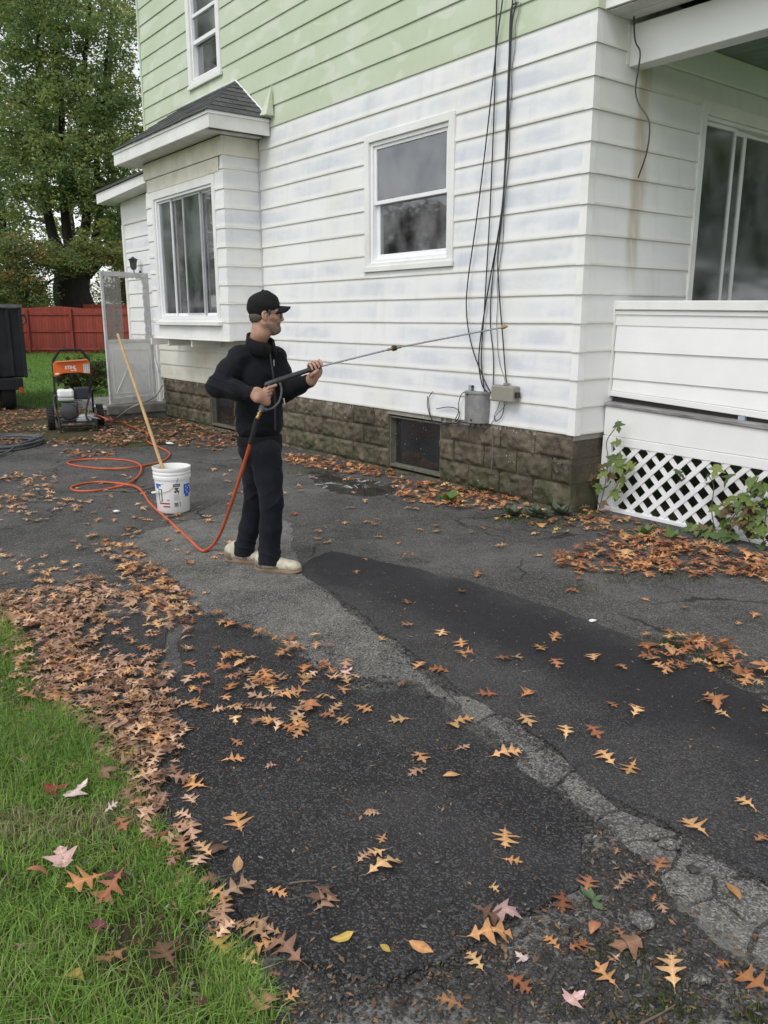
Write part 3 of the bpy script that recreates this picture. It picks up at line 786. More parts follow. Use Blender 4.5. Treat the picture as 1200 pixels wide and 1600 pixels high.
for r_ in range(4):
    zb = 0.44-0.205*r_
    segs = [(-8.2, W_BASE2[0]), (W_BASE2[1], W_BASE[0]), (W_BASE[1], -0.0)] if r_ < 3 else [(-8.2, 0.0)]
    for (s0, s1) in segs: block_row(s0, s1, zb, 0.205, 0.5 if r_ % 2 else 1.0)
    o = link('foundation_block', flat_block, found); o.rotation_euler = (0, 0, math.pi/2); o.location = (-0.012, 0.20, zb+0.004); o.scale = (0.36, 1, 0.196)
M['oldwood'] = plain('mossy_window_wood', (0.115, 0.11, 0.085), 0.85, var=0.3, nscale=14, dirt=(0.08, 0.095, 0.04), dirt_amt=0.7, bump=0.4)
for (a0, a1, z0, z1) in (W_BASE, W_BASE2):
    win = rect_frame(F0, a0, a1, z0, z1, 0.016, -0.12, -0.012, 0.030, 0.014).build('basement_window', M['oldwood'], house, bevel=0.003)
    pane(win, F0, a0+0.02, a1-0.02, -0.085, z0+0.04, z1-0.018, 'dark_glass')
    mb = MB(); fbox(mb, F0, a0-0.05, a1+0.05, -0.25, -0.24, z0-0.1, z1+0.1); mb.build('back_board', plain('basement_dark', (0.03, 0.035, 0.045), 0.7, var=0.4, stretch=(8, 8, 0.7), nscale=2), win)

# ---- bay window
FBy = FL(BY); xb0, xb1, zb0, zb1 = BAY
bayw = [W_BAY]
bay = core_wall(FBy, xb0, xb1, zb0, zb1, bayw, 0.10, M['core'], house, 'bay_wall')
mb = MB(); mb.box(xb1-0.10, xb1, BY+0.10, -0.0005, zb0, zb1); mb.box(xb0, xb0+0.10, BY+0.10, -0.0005, zb0, zb1); mb.box(xb0+0.1, xb1-0.1, BY+0.1, -0.001, zb0, zb0+0.05); mb.build('bay_cheek', M['core'], bay)
ZF = 3.395   # frieze board bottom
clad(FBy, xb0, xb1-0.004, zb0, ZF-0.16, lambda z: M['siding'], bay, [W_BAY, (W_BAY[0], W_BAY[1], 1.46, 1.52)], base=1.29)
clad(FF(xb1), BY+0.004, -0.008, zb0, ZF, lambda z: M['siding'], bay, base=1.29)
for k in range(10): 
    z = 1.29+k*EXP
    if z < ZF-0.1: corner_cap(xb1, BY, z, min(EXP, ZF-z), M['siding'], bay)
mb = MB(); fbox(mb, FBy, xb0, xb1+0.028, 0.0, 0.03, ZF, 3.602); fbox(mb, FF(xb1), BY-0.0, -0.008, 0.0, 0.03, ZF, 3.602); mb.build('frieze_board', M['aged_trim'], bay, bevel=0.004)
mb = MB(); fbox(mb, FBy, xb0+0.06, xb1-0.10, 0.0, 0.014, ZF-0.165, ZF-0.004); mb.build('head_board', M['aged_trim'], bay, bevel=0.003)
mb = MB(); mb.box(xb1+0.004, xb1+0.03, -0.03, -0.006, zb0, 3.6); mb.build('inside_corner_trim', M['alu'], bay)
mb = MB(); fbox(mb, FBy, xb0-0.0, xb1+0.02, -0.02, 0.034, zb0-0.012, zb0+0.0); mb.build('bottom_edge', M['trim'], bay)
for px in (285, 322, 258):
    a = wpx(px, 540, -0.25)[0]
    mb = MB(); fbox(mb, F0, a-0.02, a+0.02, 0.024, 0.46, zb0-0.11, zb0-0.013); mb.build('floor_joist', M['trim'], bay, bevel=0.004)
# eave, fascia, soffit
ex0, ex1, ey = -7.58, -4.62, -0.79
mb = MB(); mb.box(ex0, ex1, ey, ey+0.022, 3.602, 3.775); mb.box(ex1-0.022, ex1, ey+0.023, -0.024, 3.602, 3.775); mb.box(ex0, ex0+0.022, ey+0.023, -0.024, 3.602, 3.775); mb.build('fascia', M['trim'], bay, bevel=0.003)
mb = MB(); mb.box(ex0-0.012, ex1+0.012, ey-0.014, ey-0.001, 3.745, 3.79); mb.box(ex1+0.001, ex1+0.014, ey-0.001, -0.03, 3.745, 3.79); mb.build('drip_edge', M['vinyl'], bay)
for i in range(20):
    x0 = ex0+0.03+i*0.146
    if x0+0.14 < ex1-0.02: mb = MB(); mb.box(x0, x0+0.138, ey+0.023, BY-0.031 if xb0-0.02 < x0+0.07 < xb1+0.02 else -0.03, 3.61, 3.622); mb.build('soffit_slat', M['soffit'], bay)
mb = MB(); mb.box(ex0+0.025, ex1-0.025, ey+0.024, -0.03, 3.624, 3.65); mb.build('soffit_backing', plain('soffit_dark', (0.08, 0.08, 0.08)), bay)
# shingled hip roof: one tab at a time
M['shingle'] = plain('asphalt_shingle', (0.085, 0.087, 0.090), 0.92, var=0.35, nscale=40, bump=0.7, bscale=220, rnd=0.25)
RZ = 4.335; rx0, rx1 = ex0+0.78, ex1-0.76
mb = MB(); vs = [(ex0, ey-0.01, 3.776), (ex1, ey-0.01, 3.776), (ex1, -0.03, 3.776), (ex0, -0.03, 3.776), (rx0, -0.03, RZ), (rx1, -0.03, RZ)]
broof = mb.quad_mesh(vs, [(0, 1, 5, 4), (1, 2, 5), (3, 0, 4), (0, 3, 2, 1), (3, 4, 5, 2)]).build('bay_roof', M['shingle'], house)
def shingle_slope(p0, p1, q0, q1, nrows, tab):
    """p0-p1 eave, q0-q1 ridge"""
    p0, p1, q0, q1 = map(lambda p: np.asarray(p, float), (p0, p1, q0, q1))
    ux = (p1-p0)/np.linalg.norm(p1-p0); d = (q0-p0) - ux*((q0-p0) @ ux); Hs = np.linalg.norm(d); uy = d/Hs; nz = np.cross(ux, uy)
    if nz[2] < 0: nz = -nz
    P2 = lambda p: ((p-p0) @ ux, (p-p0) @ uy)
    A, B, Cc, D = P2(p0), P2(p1), P2(q1), P2(q0)
    clip = [A, B, Cc, D] if np.linalg.norm(q1-q0) > 1e-3 else [A, B, Cc]
    rh = Hs/nrows
    for r_ in range(nrows):
        x = -tab*(0.5 if r_ % 2 else 0.0) - 0.05
        while x < B[0]+tab:
            w = tab - 0.006; y0 = r_*rh - (0.015 if r_ == 0 else 0) + rng.uniform(-.003, .003); y1 = (r_+1)*rh+0.02
            c2 = [(A[0]-0.02, A[1]-0.02), (B[0]+0.02, B[1]-0.02)] + clip[2:]
            pl = clip_poly([(x, y0), (x+w, y0), (x+w, y1), (x, y1)], c2)
            if len(pl) >= 3:
                ar = 0.5*abs(sum(pl[i][0]*pl[(i+1) % len(pl)][1]-pl[(i+1) % len(pl)][0]*pl[i][1] for i in range(len(pl))))
                if ar > 0.0006:
                    lift = rng.uniform(0.0, 0.003)
                    def fn(u, v, dd):
                        k = 0.010+lift - 0.008*((v-r_*rh)/rh); return p0 + ux*u + uy*v + nz*(dd*0.005 + k)
                    MB().prism(pl, fn, -1.0, 0.6).build('shingle', M['shingle'], broof)
            x += tab
shingle_slope((ex0-0.012, ey-0.02, 3.778), (ex1+0.012, ey-0.02, 3.778), (rx0, -0.03, RZ), (rx1, -0.03, RZ), 8, 0.30)
shingle_slope((ex1+0.012, ey-0.02, 3.778), (ex1+0.012, -0.03, 3.778), (rx1, -0.03, RZ), (rx1, -0.03, RZ), 8, 0.24)
mb = MB(); mb.tube([(ex0+0.75, -0.034, RZ+0.012), (rx1, -0.034, RZ+0.012)], 0.012, 6); mb.tube([(rx1, -0.034, RZ+0.012), (ex1+0.0, -0.034, 3.80)], 0.012, 6); mb.build('roof_flashing', M['vinyl'], broof)
mb = MB(); mb.quad_mesh([(ex1+0.02, -0.03, 3.80), (ex1+0.11, -0.03, 3.80), (ex1+0.09, -0.032, 4.13), (ex1+0.02, -0.16, 3.80), (ex1+0.11, -0.13, 3.80)], [(0, 2, 3), (3, 2, 4), (4, 2, 1), (0, 3, 4, 1), (0, 1, 2)]).build('step_flashing', M['green'], broof)
# sliding bay window
a0, a1, z0, z1 = W_BAY
win = rect_frame(FBy, a0, a1, z0, z1, 0.07, -0.02, 0.03, 0.05, 0.10).build('bay_window', M['trim'], house, bevel=0.003)
rect_frame(FBy, a0+0.071, a1-0.071, z0+0.051, z1-0.101, 0.04, -0.09, 0.010, 0.04, 0.03).build('window_frame', M['vinyl'], win, bevel=0.002)
ga0, ga1, gz0, gz1 = a0+0.112, a1-0.112, z0+0.092, z1-0.132; gw = ga1-ga0
def gx(f): return ga0+gw*f
for (f0, f1, o, w, mt, mf) in ((0.0, 0.245, -0.03, 0.018, 'dusty_glass', 'vinyl'), (0.22, 0.47, -0.055, 0.022, 'glass', 'vinyl'), (0.455, 0.76, -0.034, 0.012, 'dusty_glass', 'alu'), (0.73, 1.0, -0.07, 0.035, 'glass', 'vinyl')):
    rect_frame(FBy, gx(f0), gx(f1), gz0, gz1, w, o-0.010, o+0.010, 0.03, 0.025).build('sliding_sash', M[mf], win)
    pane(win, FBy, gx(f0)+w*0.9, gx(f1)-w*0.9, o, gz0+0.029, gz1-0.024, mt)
mb = MB(); fbox(mb, FBy, a0-0.03, a1+0.03, 0.0, 0.07, z0-0.035, z0+0.015); mb.build('sill', M['trim'], win, bevel=0.004)
for (c0, c1, zc0, cc) in ((0.0, 0.26, z0, (0.30, 0.30, 0.31)), (0.28, 0.5, z0+0.45, (0.36, 0.34, 0.30)), (0.5, 1.0, z0+0.2, (0.22, 0.22, 0.24))):
    vs = []; n = 30
    for i in range(n+1):
        a = gx(c0)+gw*(c1-c0)*i/n; o = -0.16+0.02*math.sin(i*1.7)+0.01*math.sin(i*0.6)
        vs += [FBy(a, o, zc0), FBy(a, o, z1)]
    MB().quad_mesh(vs, [(2*i, 2*i+2, 2*i+3, 2*i+1) for i in range(n)]).build('curtain', plain('bay_curtain', cc, 0.85, var=0.2), win, smooth=True)
mb = MB(); fbox(mb, FBy, gx(0.3), gx(0.42), -0.22, -0.17, z0+0.05, z0+0.40); mb.build('picture_board', plain('window_card', (0.6, 0.6, 0.58), 0.6), win)

# ---- rear addition with a shed roof
wx0 = -9.57
core_wall(FL(0.03), wx0, HEND-0.001, 0.28, 3.45, [(-9.42, -8.55, 0.28, 2.30)] if False else [], 0.10, M['core'], house, 'rear_wall')
mb = MB(); mb.box(wx0, wx0+0.1, 0.131, 4, 0.28, 3.45); mb.build('rear_wall', M['core'], house)
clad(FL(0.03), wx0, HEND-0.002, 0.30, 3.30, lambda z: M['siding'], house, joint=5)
mb = MB(); fbox(mb, FL(0.03), wx0-0.03, wx0+0.05, 0.0, 0.034, 0.25, 3.05); mb.build('corner_trim', M['trim'], house)
mb = MB(); fbox(mb, FL(0.03), wx0-0.02, HEND-0.003, 0.0, 0.028, 3.05, 3.42); mb.build('rake_board', M['trim'], house)
r0 = wpx(150, 303, -0.30); r0b = wpx(152, 319, -0.30); r1 = wpx(224, 271, -0.30); r1b = wpx(224, 287, -0.30)
def rk(x, top):
    (p, q) = (r0, r1) if top else (r0b, r1b); return p[2] + (q[2]-p[2])*(x-p[0])/(q[0]-p[0])
xL, xR = r0[0], -7.62
mb = MB(); mb.prism([(xL, rk(xL, 0)), (xR, rk(xR, 0)), (xR, rk(xR, 1)), (xL, rk(xL, 1))], lambda u, v, d: (u, d, v), -0.30, -0.275); mb.build('rake_fascia', M['trim'], house, bevel=0.003)
mb = MB(); mb.prism([(xL, rk(xL, 0)+0.01), (xR, rk(xR, 0)+0.01), (xR, rk(xR, 0)+0.03), (xL, rk(xL, 0)+0.03)], lambda u, v, d: (u, d, v), -0.274, 0.0); mb.build('rake_soffit', M['trim'], house)
mb = MB(); mb.prism([(xL-0.03, rk(xL, 1)+0.002), (xR, rk(xR, 1)+0.002), (xR, rk(xR, 1)+0.035), (xL-0.03, rk(xL, 1)+0.035)], lambda u, v, d: (u, d, v), -0.33, 4.0); mb.build('shed_roof', M['shingle'], house)
mb = MB(); mb.prism([(xL, rk(xL, 0)), (xL+0.02, rk(xL, 0)), (xL+0.02, rk(xL, 1)), (xL, rk(xL, 1))], lambda u, v, d: (u, d, v), -0.272, 4.0); mb.build('rear_fascia', M['trim'], house)

# ---- sliding window on the front wall, under the porch
a0, a1, z0, z1 = W_SLIDE; F1 = FF(0.0)
win = rect_frame(F1, a0, a1, z0, z1, 0.075, -0.02, 0.032, 0.06, 0.11).build('porch_window', M['trim'], house, bevel=0.003)
rect_frame(F1, a0+0.076, a1-0.076, z0+0.061, z1-0.111, 0.03, -0.09, 0.012).build('window_frame', M['trim'], win, bevel=0.002)
xm = fpx(1141, 300)[1]; xm2 = fpx(1155, 300)[1]
b0, b1 = a0+0.107, a1-0.107
for (q0, q1, o, w, mt) in ((b0, xm+0.05, -0.03, 0.03, 'dusty_glass'), (xm-0.01, xm2+0.12, -0.055, 0.045, 'dusty_glass'), (xm2+0.10, b1, -0.075, 0.03, 'dusty_glass')):
    rect_frame(F1, q0, q1, z0+0.092, z1-0.142, w, o-0.011, o+0.011).build('sliding_sash', M['trim'], win)
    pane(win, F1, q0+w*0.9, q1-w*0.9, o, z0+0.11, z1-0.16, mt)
# ================================================================== PORCH
porch = thing('front_porch', 'white sided front porch with sagging deck edge and white lattice skirt', 'porch', tuple(HO), H_ROT)
M['porch_side'] = plain('porch_white_paint', (0.79, 0.79, 0.78), 0.45, var=0.03, nscale=2.5, dirt=(0.60, 0.58, 0.50), dirt_amt=0.25)
M['deck'] = plain('weathered_deck_wood', (0.24, 0.235, 0.23), 0.85, var=0.35, nscale=5, stretch=(1, 8, 8), bump=0.5, dirt=(0.07, 0.065, 0.06), dirt_amt=0.6)
M['lattice'] = plain('white_lattice_vinyl', (0.80, 0.80, 0.80), 0.4, var=0.03, dirt=(0.45, 0.42, 0.33), dirt_amt=0.25)
PX1 = 2.55
def sl(z, drop, x): return z - drop*x/1.35
def skew(x0, x1, y0, y1, za, zb, da, db, mb=None):
    """bar along x with bottom za (dropping da) and top zb (dropping db)"""
    mb = mb or MB(); vs = []
    for x in (x0, x1):
        for (y, z, d) in ((y0, za, da), (y1, za, da), (y1, zb, db), (y0, zb, db)): vs.append((x, y, sl(z, d, x)))
    return mb.quad_mesh(vs, [(0, 1, 2, 3), (7, 6, 5, 4), (0, 4, 5, 1), (1, 5, 6, 2), (2, 6, 7, 3), (3, 7, 4, 0)])
YK = 0.42
skew(0.024, PX1, YK+0.02, YK+0.12, 0.95, 1.62, 0.07, 0.022).build('knee_wall', M['core'], porch)
skew(0.024, PX1, YK-0.035, YK+0.16, 1.62, 1.69, 0.022, 0.021).build('rail_cap', M['trim'], porch, bevel=0.006)
skew(0.024, PX1, YK-0.004, YK+0.019, 1.50, 1.619, 0.021, 0.022).build('rail_fascia', M['porch_side'], porch)
skew(0.024, PX1, YK-0.016, YK-0.005, 1.585, 1.612, 0.022, 0.022).build('rail_bead', M['trim'], porch)
def pboard(za, zb, da, db, tuck=True):
    mb = MB(); n = 8; vs = []
    for i in range(n+1):
        x = 0.03+(PX1-0.03)*i/n
        vs += [(x, YK-0.012, sl(za, da, x)), (x, YK-0.002, sl(za-0.004, da, x)), (x, YK+0.018, sl(zb, db, x)), (x, YK+0.004, sl(zb, db, x))]
    fs = []
    for i in range(n):
        for q in range(4): fs.append((i*4+q, i*4+(q+1) % 4, (i+1)*4+(q+1) % 4, (i+1)*4+q))
    fs += [(3, 2, 1, 0), (n*4, n*4+1, n*4+2, n*4+3)]
    mb.quad_mesh(vs, fs).build('siding_board', M['porch_side'], porch)
pboard(1.298, 1.512, 0.016, 0.021); pboard(1.082, 1.303, 0.024, 0.016); pboard(0.983, 1.087, 0.06, 0.024)
skew(0.024, PX1, YK-0.022, YK+0.02, 0.938, 0.98, 0.07, 0.062).build('base_trim', M['porch_side'], porch, bevel=0.004)
mb = MB(); mb.box(0.004, 0.024, YK-0.03, YK+0.02, 0.93, 1.69); mb.build('corner_strip', M['trim'], porch)
# deck boards
skew(0.03, PX1, 0.325, 0.50, 0.862, 0.893, 0.055, 0.055).build('deck_edge_board', M['deck'], porch, bevel=0.006)
skew(0.03, PX1, 0.43, 0.50, 0.8935, 0.937, 0.055, 0.070).build('deck_gap_board', plain('dark_gap_wood', (0.045, 0.04, 0.038), 0.9), porch)
for i in range(26):
    y = 0.502+i*0.135
    skew(0.03, PX1, y, y+0.13, 0.862, 0.893, 0.055, 0.055).build('deck_board', M['deck'], porch)
xw = wpx(1152, 648, 0.34)[0]
mb = MB(); mb.box(xw-0.025, xw+0.025, 0.40, 0.428, sl(0.893, 0.055, xw), sl(0.936, 0.07, xw)); mb.build('shim_block', plain('blue_grey_shim', (0.35, 0.40, 0.46), 0.6), porch)
skew(0.026, PX1, 0.345, 0.375, 0.622, 0.861, 0.018, 0.055).build('skirt_board', M['porch_side'], porch, bevel=0.003)
# lattice skirt
lat = skew(0.09, PX1, 0.335, 0.365, 0.552, 0.619, 0.025, 0.018).build('lattice_top_rail', M['lattice'], porch, bevel=0.003)
skew(0.15, PX1, 0.33, 0.365, -0.045, 0.033, 0.025, 0.012).build('lattice_bottom_rail', M['lattice'], porch, bevel=0.003)
mb = MB(); mb.quad_mesh([(0.02, 0.333, -0.02), (0.17, 0.333, -0.02), (0.105, 0.333, 0.618), (0.03, 0.333, 0.618), (0.02, 0.366, -0.02), (0.17, 0.366, -0.02), (0.105, 0.366, 0.618), (0.03, 0.366, 0.618)], [(0, 1, 2, 3), (7, 6, 5, 4), (0, 4, 5, 1), (1, 5, 6, 2), (2, 6, 7, 3), (3, 7, 4, 0)]).build('lattice_end_board', M['lattice'], porch, bevel=0.003)
clipr = [(0.10, 0.02), (PX1, 0.0), (PX1, 0.53), (0.08, 0.556)]
pitch = 0.1545
for s_, y in ((1, 0.340), (-1, 0.349)):
    for k in range(-8, 26):
        c = k*pitch + (0.03 if s_ > 0 else 0.02); hw = 0.027      # half width along x
        L = 1.2
        if s_ > 0: q = [(c-hw, -0.1), (c+hw, -0.1), (c+hw+L, -0.1+L), (c-hw+L, -0.1+L)]
        else: q = [(c-hw, -0.1), (c+hw, -0.1), (c+hw-L, -0.1+L), (c-hw-L, -0.1+L)]
        pl = clip_poly(q, clipr)
        if len(pl) >= 3: MB().prism(pl, lambda u, v, d: (u, d, v), y, y+0.0085).build('lattice_slat', M['lattice'], porch)
# dark crawl space behind the lattice: earth floor and the deck above close it
# beam, soffit, ceiling, roof
skew(0.0, PX1, 0.38, 0.53, 3.378, 3.66, 0.008, 0.02).build('beam', M['porch_side'], porch, bevel=0.004)
mb = MB(); mb.box(-0.0, 0.02, 0.345, 0.379, 3.39, 3.66); mb.build('beam_end_strip', M['trim'], porch)
for i in range(2):
    mb = MB(); y = 0.09+i*0.145; skew(0.005, PX1, y, y+0.138, 3.690, 3.70, 0.02, 0.02, mb).build('soffit_board', M['soffit'], porch, bevel=0.003)
skew(0.004, PX1, 0.06, 0.085, 3.70, 3.90, 0.02, 0.02).build('fascia', M['porch_side'], porch)
skew(0.004, PX1, 0.02, 0.06, 3.80, 3.90, 0.02, 0.02).build('gutter', M['vinyl'], porch, bevel=0.01)
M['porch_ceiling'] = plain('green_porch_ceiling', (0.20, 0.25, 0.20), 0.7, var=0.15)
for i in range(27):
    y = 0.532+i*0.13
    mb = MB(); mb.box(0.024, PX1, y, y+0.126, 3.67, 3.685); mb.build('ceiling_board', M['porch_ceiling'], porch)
mb = MB(); mb.box(0.023, 0.05, 0.532, 4.0, 3.46, 3.668); mb.build('ceiling_frieze', M['porch_side'], porch, bevel=0.004)
mb = MB(); vs = [(0.0, 0.03, 3.905), (PX1+0.3, 0.03, 3.885), (PX1+0.3, 4.3, 3.885), (0.0, 4.3, 3.905), (0.0, 0.6, 4.5), (0.0, 3.9, 4.5)]
mb.quad_mesh(vs, [(0, 3, 2, 1), (0, 1, 4), (1, 2, 5, 4), (2, 3, 5), (0, 4, 5, 3)]).build('porch_roof', M['shingle'], porch)
mb = MB(); mb.box(PX1-0.14, PX1, 0.38, 0.52, 0.80, 3.37); mb.build('post', M['porch_side'], porch, bevel=0.005)
mb = MB(); mb.box(PX1-0.14, PX1, 3.8, 3.94, 0.80, 3.66); mb.build('post', M['porch_side'], porch, bevel=0.005)
skew(PX1-0.1, PX1, 0.54, 4.0, 0.80, 1.62, 0.0, 0.0).build('knee_wall', M['porch_side'], porch)

# ================================================================== STOOP, STORM DOOR, LANTERN
M['concrete'] = plain('old_concrete', (0.16, 0.155, 0.14), 0.9, var=0.3, nscale=7, bump=0.5, dirt=(0.05, 0.06, 0.03), dirt_amt=0.6)
st = thing('concrete_stoop', 'low mossy concrete stoop at the foot of the open storm door', 'steps', tuple(HO), H_ROT)
mb = MB(); mb.box(-9.75, -8.20, -0.95, 0.02, 0.10, 0.25); mb.build('slab', M['concrete'], st, bevel=0.02, seg=2)
mb = MB(); mb.box(-9.70, -8.25, -0.90, 0.015, -0.05, 0.10); mb.build('base', M['concrete'], st, bevel=0.01)
mb = MB(); mb.box(-8.62, -8.22, -1.02, -0.93, 0.19, 0.235); mb.build('metal_edge', M['alu'], st, bevel=0.004)
mb = MB(); mb.tube([(-8.3, -1.0, -0.02), (-8.3, -1.0, 0.2)], 0.018, 8); mb.build('support_pipe', M['alu'], st)

hp = np.array(l2w(-8.47, -0.06, 0.30)); op = gnd(190, 630, 0.27); op[2] = 0.30
dv = (op-hp)[:2]; dl = np.linalg.norm(dv); DW = 0.86
print('DOOR width from pixels', dl)
door = thing('storm_door', 'open grey aluminium storm door with torn window sheet standing above the stoop', 'door', tuple(hp - np.array([0, 0, 0.04])), math.atan2(dv[1], dv[0]))
M['door_alu'] = plain('grey_door_panel', (0.70, 0.71, 0.71), 0.5, var=0.06, nscale=3, dirt=(0.30, 0.29, 0.26), dirt_amt=0.4)
M['door_frame'] = plain('dull_grey_frame', (0.56, 0.565, 0.56), 0.5, var=0.12, nscale=9, dirt=(0.2, 0.19, 0.17), dirt_amt=0.5)
W_ = DW; HT = 1.98; ZM = 0.93
FD = lambda a, o, z: (a, o, z)
mb = MB(); mb.box(0, 0.045, -0.016, 0.016, 0, HT); mb.box(W_-0.045, W_, -0.016, 0.016, 0, HT); mb.box(0.045, W_-0.045, -0.016, 0.016, HT-0.07, HT); mb.box(0.045, W_-0.045, -0.016, 0.016, ZM, ZM+0.05); mb.box(0.045, W_-0.045, -0.016, 0.016, 0, 0.10); mb.build('frame', M['door_frame'], door, bevel=0.004)
mb = MB(); mb.box(0.045, W_-0.045, -0.008, 0.008, 0.10, ZM); kp = mb.build('kick_panel', M['door_alu'], door)
for s_ in (-1, 1):
    mb = MB(); mb.bar((W_/2+s_*0.30, 0.011*1, 0.16), (W_/2+s_*0.02, 0.011, 0.62), 0.012, 0.012, up=(0, 1, 0)); mb.bar((W_/2+s_*0.30, -0.011, 0.16), (W_/2+s_*0.02, -0.011, 0.62), 0.012, 0.012, up=(0, 1, 0)); mb.build('cross_moulding', M['door_alu'], kp)
mb = MB()
for y in (0.0105, -0.0105):
    for (x0, x1, z0, z1) in ((0.10, W_-0.10, 0.155, 0.168), (0.10, W_-0.10, 0.82, 0.833), (0.10, 0.113, 0.169, 0.819), (W_-0.113, W_-0.10, 0.169, 0.819)): mb.box(x0, x1, y-0.003, y+0.003, z0, z1)
mb.build('panel_moulding', M['door_alu'], kp)
def sheet_glass():
    t = NT('cloudy_door_sheet'); o = t.obj()
    tr = t.new('ShaderNodeBsdfTransparent'); tr.inputs['Color'].default_value = (0.85, 0.85, 0.84, 1)
    df = t.new('ShaderNodeBsdfDiffuse'); df.inputs['Color'].default_value = (0.42, 0.42, 0.40, 1)
    n = t.noise(o, 60, 4, 0.7); n2 = t.noise(o, 2, 3, 0.6)
    mx = t.new('ShaderNodeMixShader'); t.put(mx.inputs[0], t.math('MULTIPLY_ADD', t.step(n, 0.35, 0.65), 0.12, t.math('MULTIPLY_ADD', n2, 0.2, 0.25)))
    t.t.links.new(tr.outputs[0], mx.inputs[1]); t.t.links.new(df.outputs[0], mx.inputs[2]); return t.done(mx.outputs[0])
mb = MB(); mb.box(W_*0.60, W_-0.045, -0.003, 0.003, ZM+0.05, HT-0.07); mb.build('window_sheet', sheet_glass(), door)
# torn scalloped strip along the hinge side and top of the opening
vs = []; fs = []; n = 46
for i in range(n+1):
    z = ZM+0.05+(HT-0.12-ZM)*i/n; w = 0.075+0.006*math.sin(i*1.05)+0.006*math.sin(i*0.43+1)
    vs += [(0.046, 0.004, z), (0.046+w, 0.005, z)]
fs = [(2*i, 2*i+1, 2*i+3, 2*i+2) for i in range(n)]; b = len(vs); m = 24
for i in range(m+1):
    x = 0.10+(W_-0.15)*i/m*0.62; d = 0.012+0.007*math.sin(i*1.3)+0.005*math.sin(i*0.5)
    vs += [(x, 0.006, HT-0.072), (x, 0.007, HT-0.072-d)]
fs += [(b+2*i, b+2*i+1, b+2*i+3, b+2*i+2) for i in range(m)]
o_ = MB().quad_mesh(vs, fs).build('torn_strip', M['door_frame'], door); md = o_.modifiers.new('thick', 'SOLIDIFY'); md.thickness = 0.003
mb = MB(); mb.box(W_-0.038, W_-0.012, -0.05, -0.016, 0.98, 1.08); mb.tube([(W_-0.025, -0.05, 1.0), (W_-0.07, -0.07, 1.0), (W_-0.13, -0.07, 1.0)], 0.008, 8); mb.build('handle', plain('dark_metal_handle', (0.05, 0.05, 0.05), 0.4, 0.5), door)
# door jamb posts fixed to the house
mb = MB(); mb.box(-8.52, -8.44, -0.045, 0.006, 0.25, 1.28); mb.box(-8.40, -8.335, -0.04, 0.006, 0.25, 1.28); mb.build('door_jamb', M['trim'], house, bevel=0.003)
mb = MB(); mb.bar((-8.42, -0.06, 0.95), (-8.30, -0.07, 0.74), 0.05, 0.004, up=(0, 1, 0)); mb.build('bent_trim_strip', M['vinyl'], house)

lp = wpx(214, 420, -0.06)
lan = thing('wall_lantern', 'small black wall lantern above the storm door', 'lantern', tuple(l2w(lp[0], -0.015, lp[2])), H_ROT)
M['black_metal'] = plain('black_painted_metal', (0.018, 0.018, 0.02), 0.45, 0.0, bump=0.15)
mb = MB(); mb.lathe([(0.0, 0.0), (0.035, 0.0), (0.035, 0.012), (0, 0.014)], 12, (0, -0.004, -0.06), axis='y'); mb.build('back_plate', M['black_metal'], lan)
mb = MB(); mb.tube(catmull([(0, -0.01, -0.06), (0, -0.05, -0.09), (0, -0.09, -0.06), (0, -0.10, -0.02)]), 0.009, 8); mb.build('arm', M['black_metal'], lan, smooth=True)
mb = MB(); mb.lathe([(0.0, -0.02), (0.025, -0.02), (0.04, 0.0), (0.055, 0.13), (0.0, 0.13)], 6, (0, -0.10, 0)); mb.build('glass_body', plain('smoked_lantern_glass', (0.06, 0.06, 0.055), 0.15), lan)
for k in range(6):
    a = 2*math.pi*k/6; mb = MB(); mb.tube([(0.041*math.cos(a), -0.10+0.041*math.sin(a), 0.0), (0.057*math.cos(a), -0.10+0.057*math.sin(a), 0.13)], 0.004, 5); mb.build('rib', M['black_metal'], lan)
mb = MB(); mb.lathe([(0.0, 0.13), (0.075, 0.13), (0.078, 0.14), (0.03, 0.165), (0.012, 0.18), (0, 0.185)], 12, (0, -0.10, 0)); mb.build('cap', M['black_metal'], lan, smooth=True)

# ================================================================== CABLES AND METER BOXES ON THE WALL
M['cable'] = plain('black_cable', (0.022, 0.022, 0.025), 0.5)
M['grey_cable'] = plain('grey_cable', (0.16, 0.16, 0.165), 0.6)
def wall_cable(pts, r, label, mat, offs=0.04, group=None, name='cable', jig=0.0):
    P = []
    for i, q in enumerate(pts):
        o = q[2] if len(q) > 2 else offs
        p = wpx(q[0], q[1], -o); P.append(l2w(p[0], p[1], p[2]))
    base = P[-1]; C = catmull(P, 10)
    if jig: C = [c+np.array([mnoise.noise(Vector((c[2]*3, i*.1, 1)))*jig, 0, 0]) for i, c in enumerate(C)]
    o = MB().tube([c-base for c in C], r, 6).build(name, mat, smooth=True); o.location = tuple(base)
    return tag(o, label, 'cable', group)
TOP = wpx(806, 2, -0.05)
wall_cable([(789, -60), (785, 0), (777, 60), (762, 200), (745, 340), (731, 440), (729, 490), (737, 540), (755, 590), (767, 614)], 0.006, 'black cable bowing out furthest towards the window before it reaches the grey box', M['cable'], 0.06)
wall_cable([(777, -60), (776, 0), (774, 100), (771, 200), (765, 340), (757, 480), (752, 560), (757, 612)], 0.006, 'black cable hanging straight down the wall into the rounded grey box', M['cable'], 0.045)
wall_cable([(803, -30), (799, 30), (796, 80), (793, 150), (788, 280), (781, 350), (765, 440), (755, 500), (748, 560), (753, 600), (762, 614)], 0.0065, 'black cable crossing behind the others above the rounded grey box', M['cable'], 0.05)
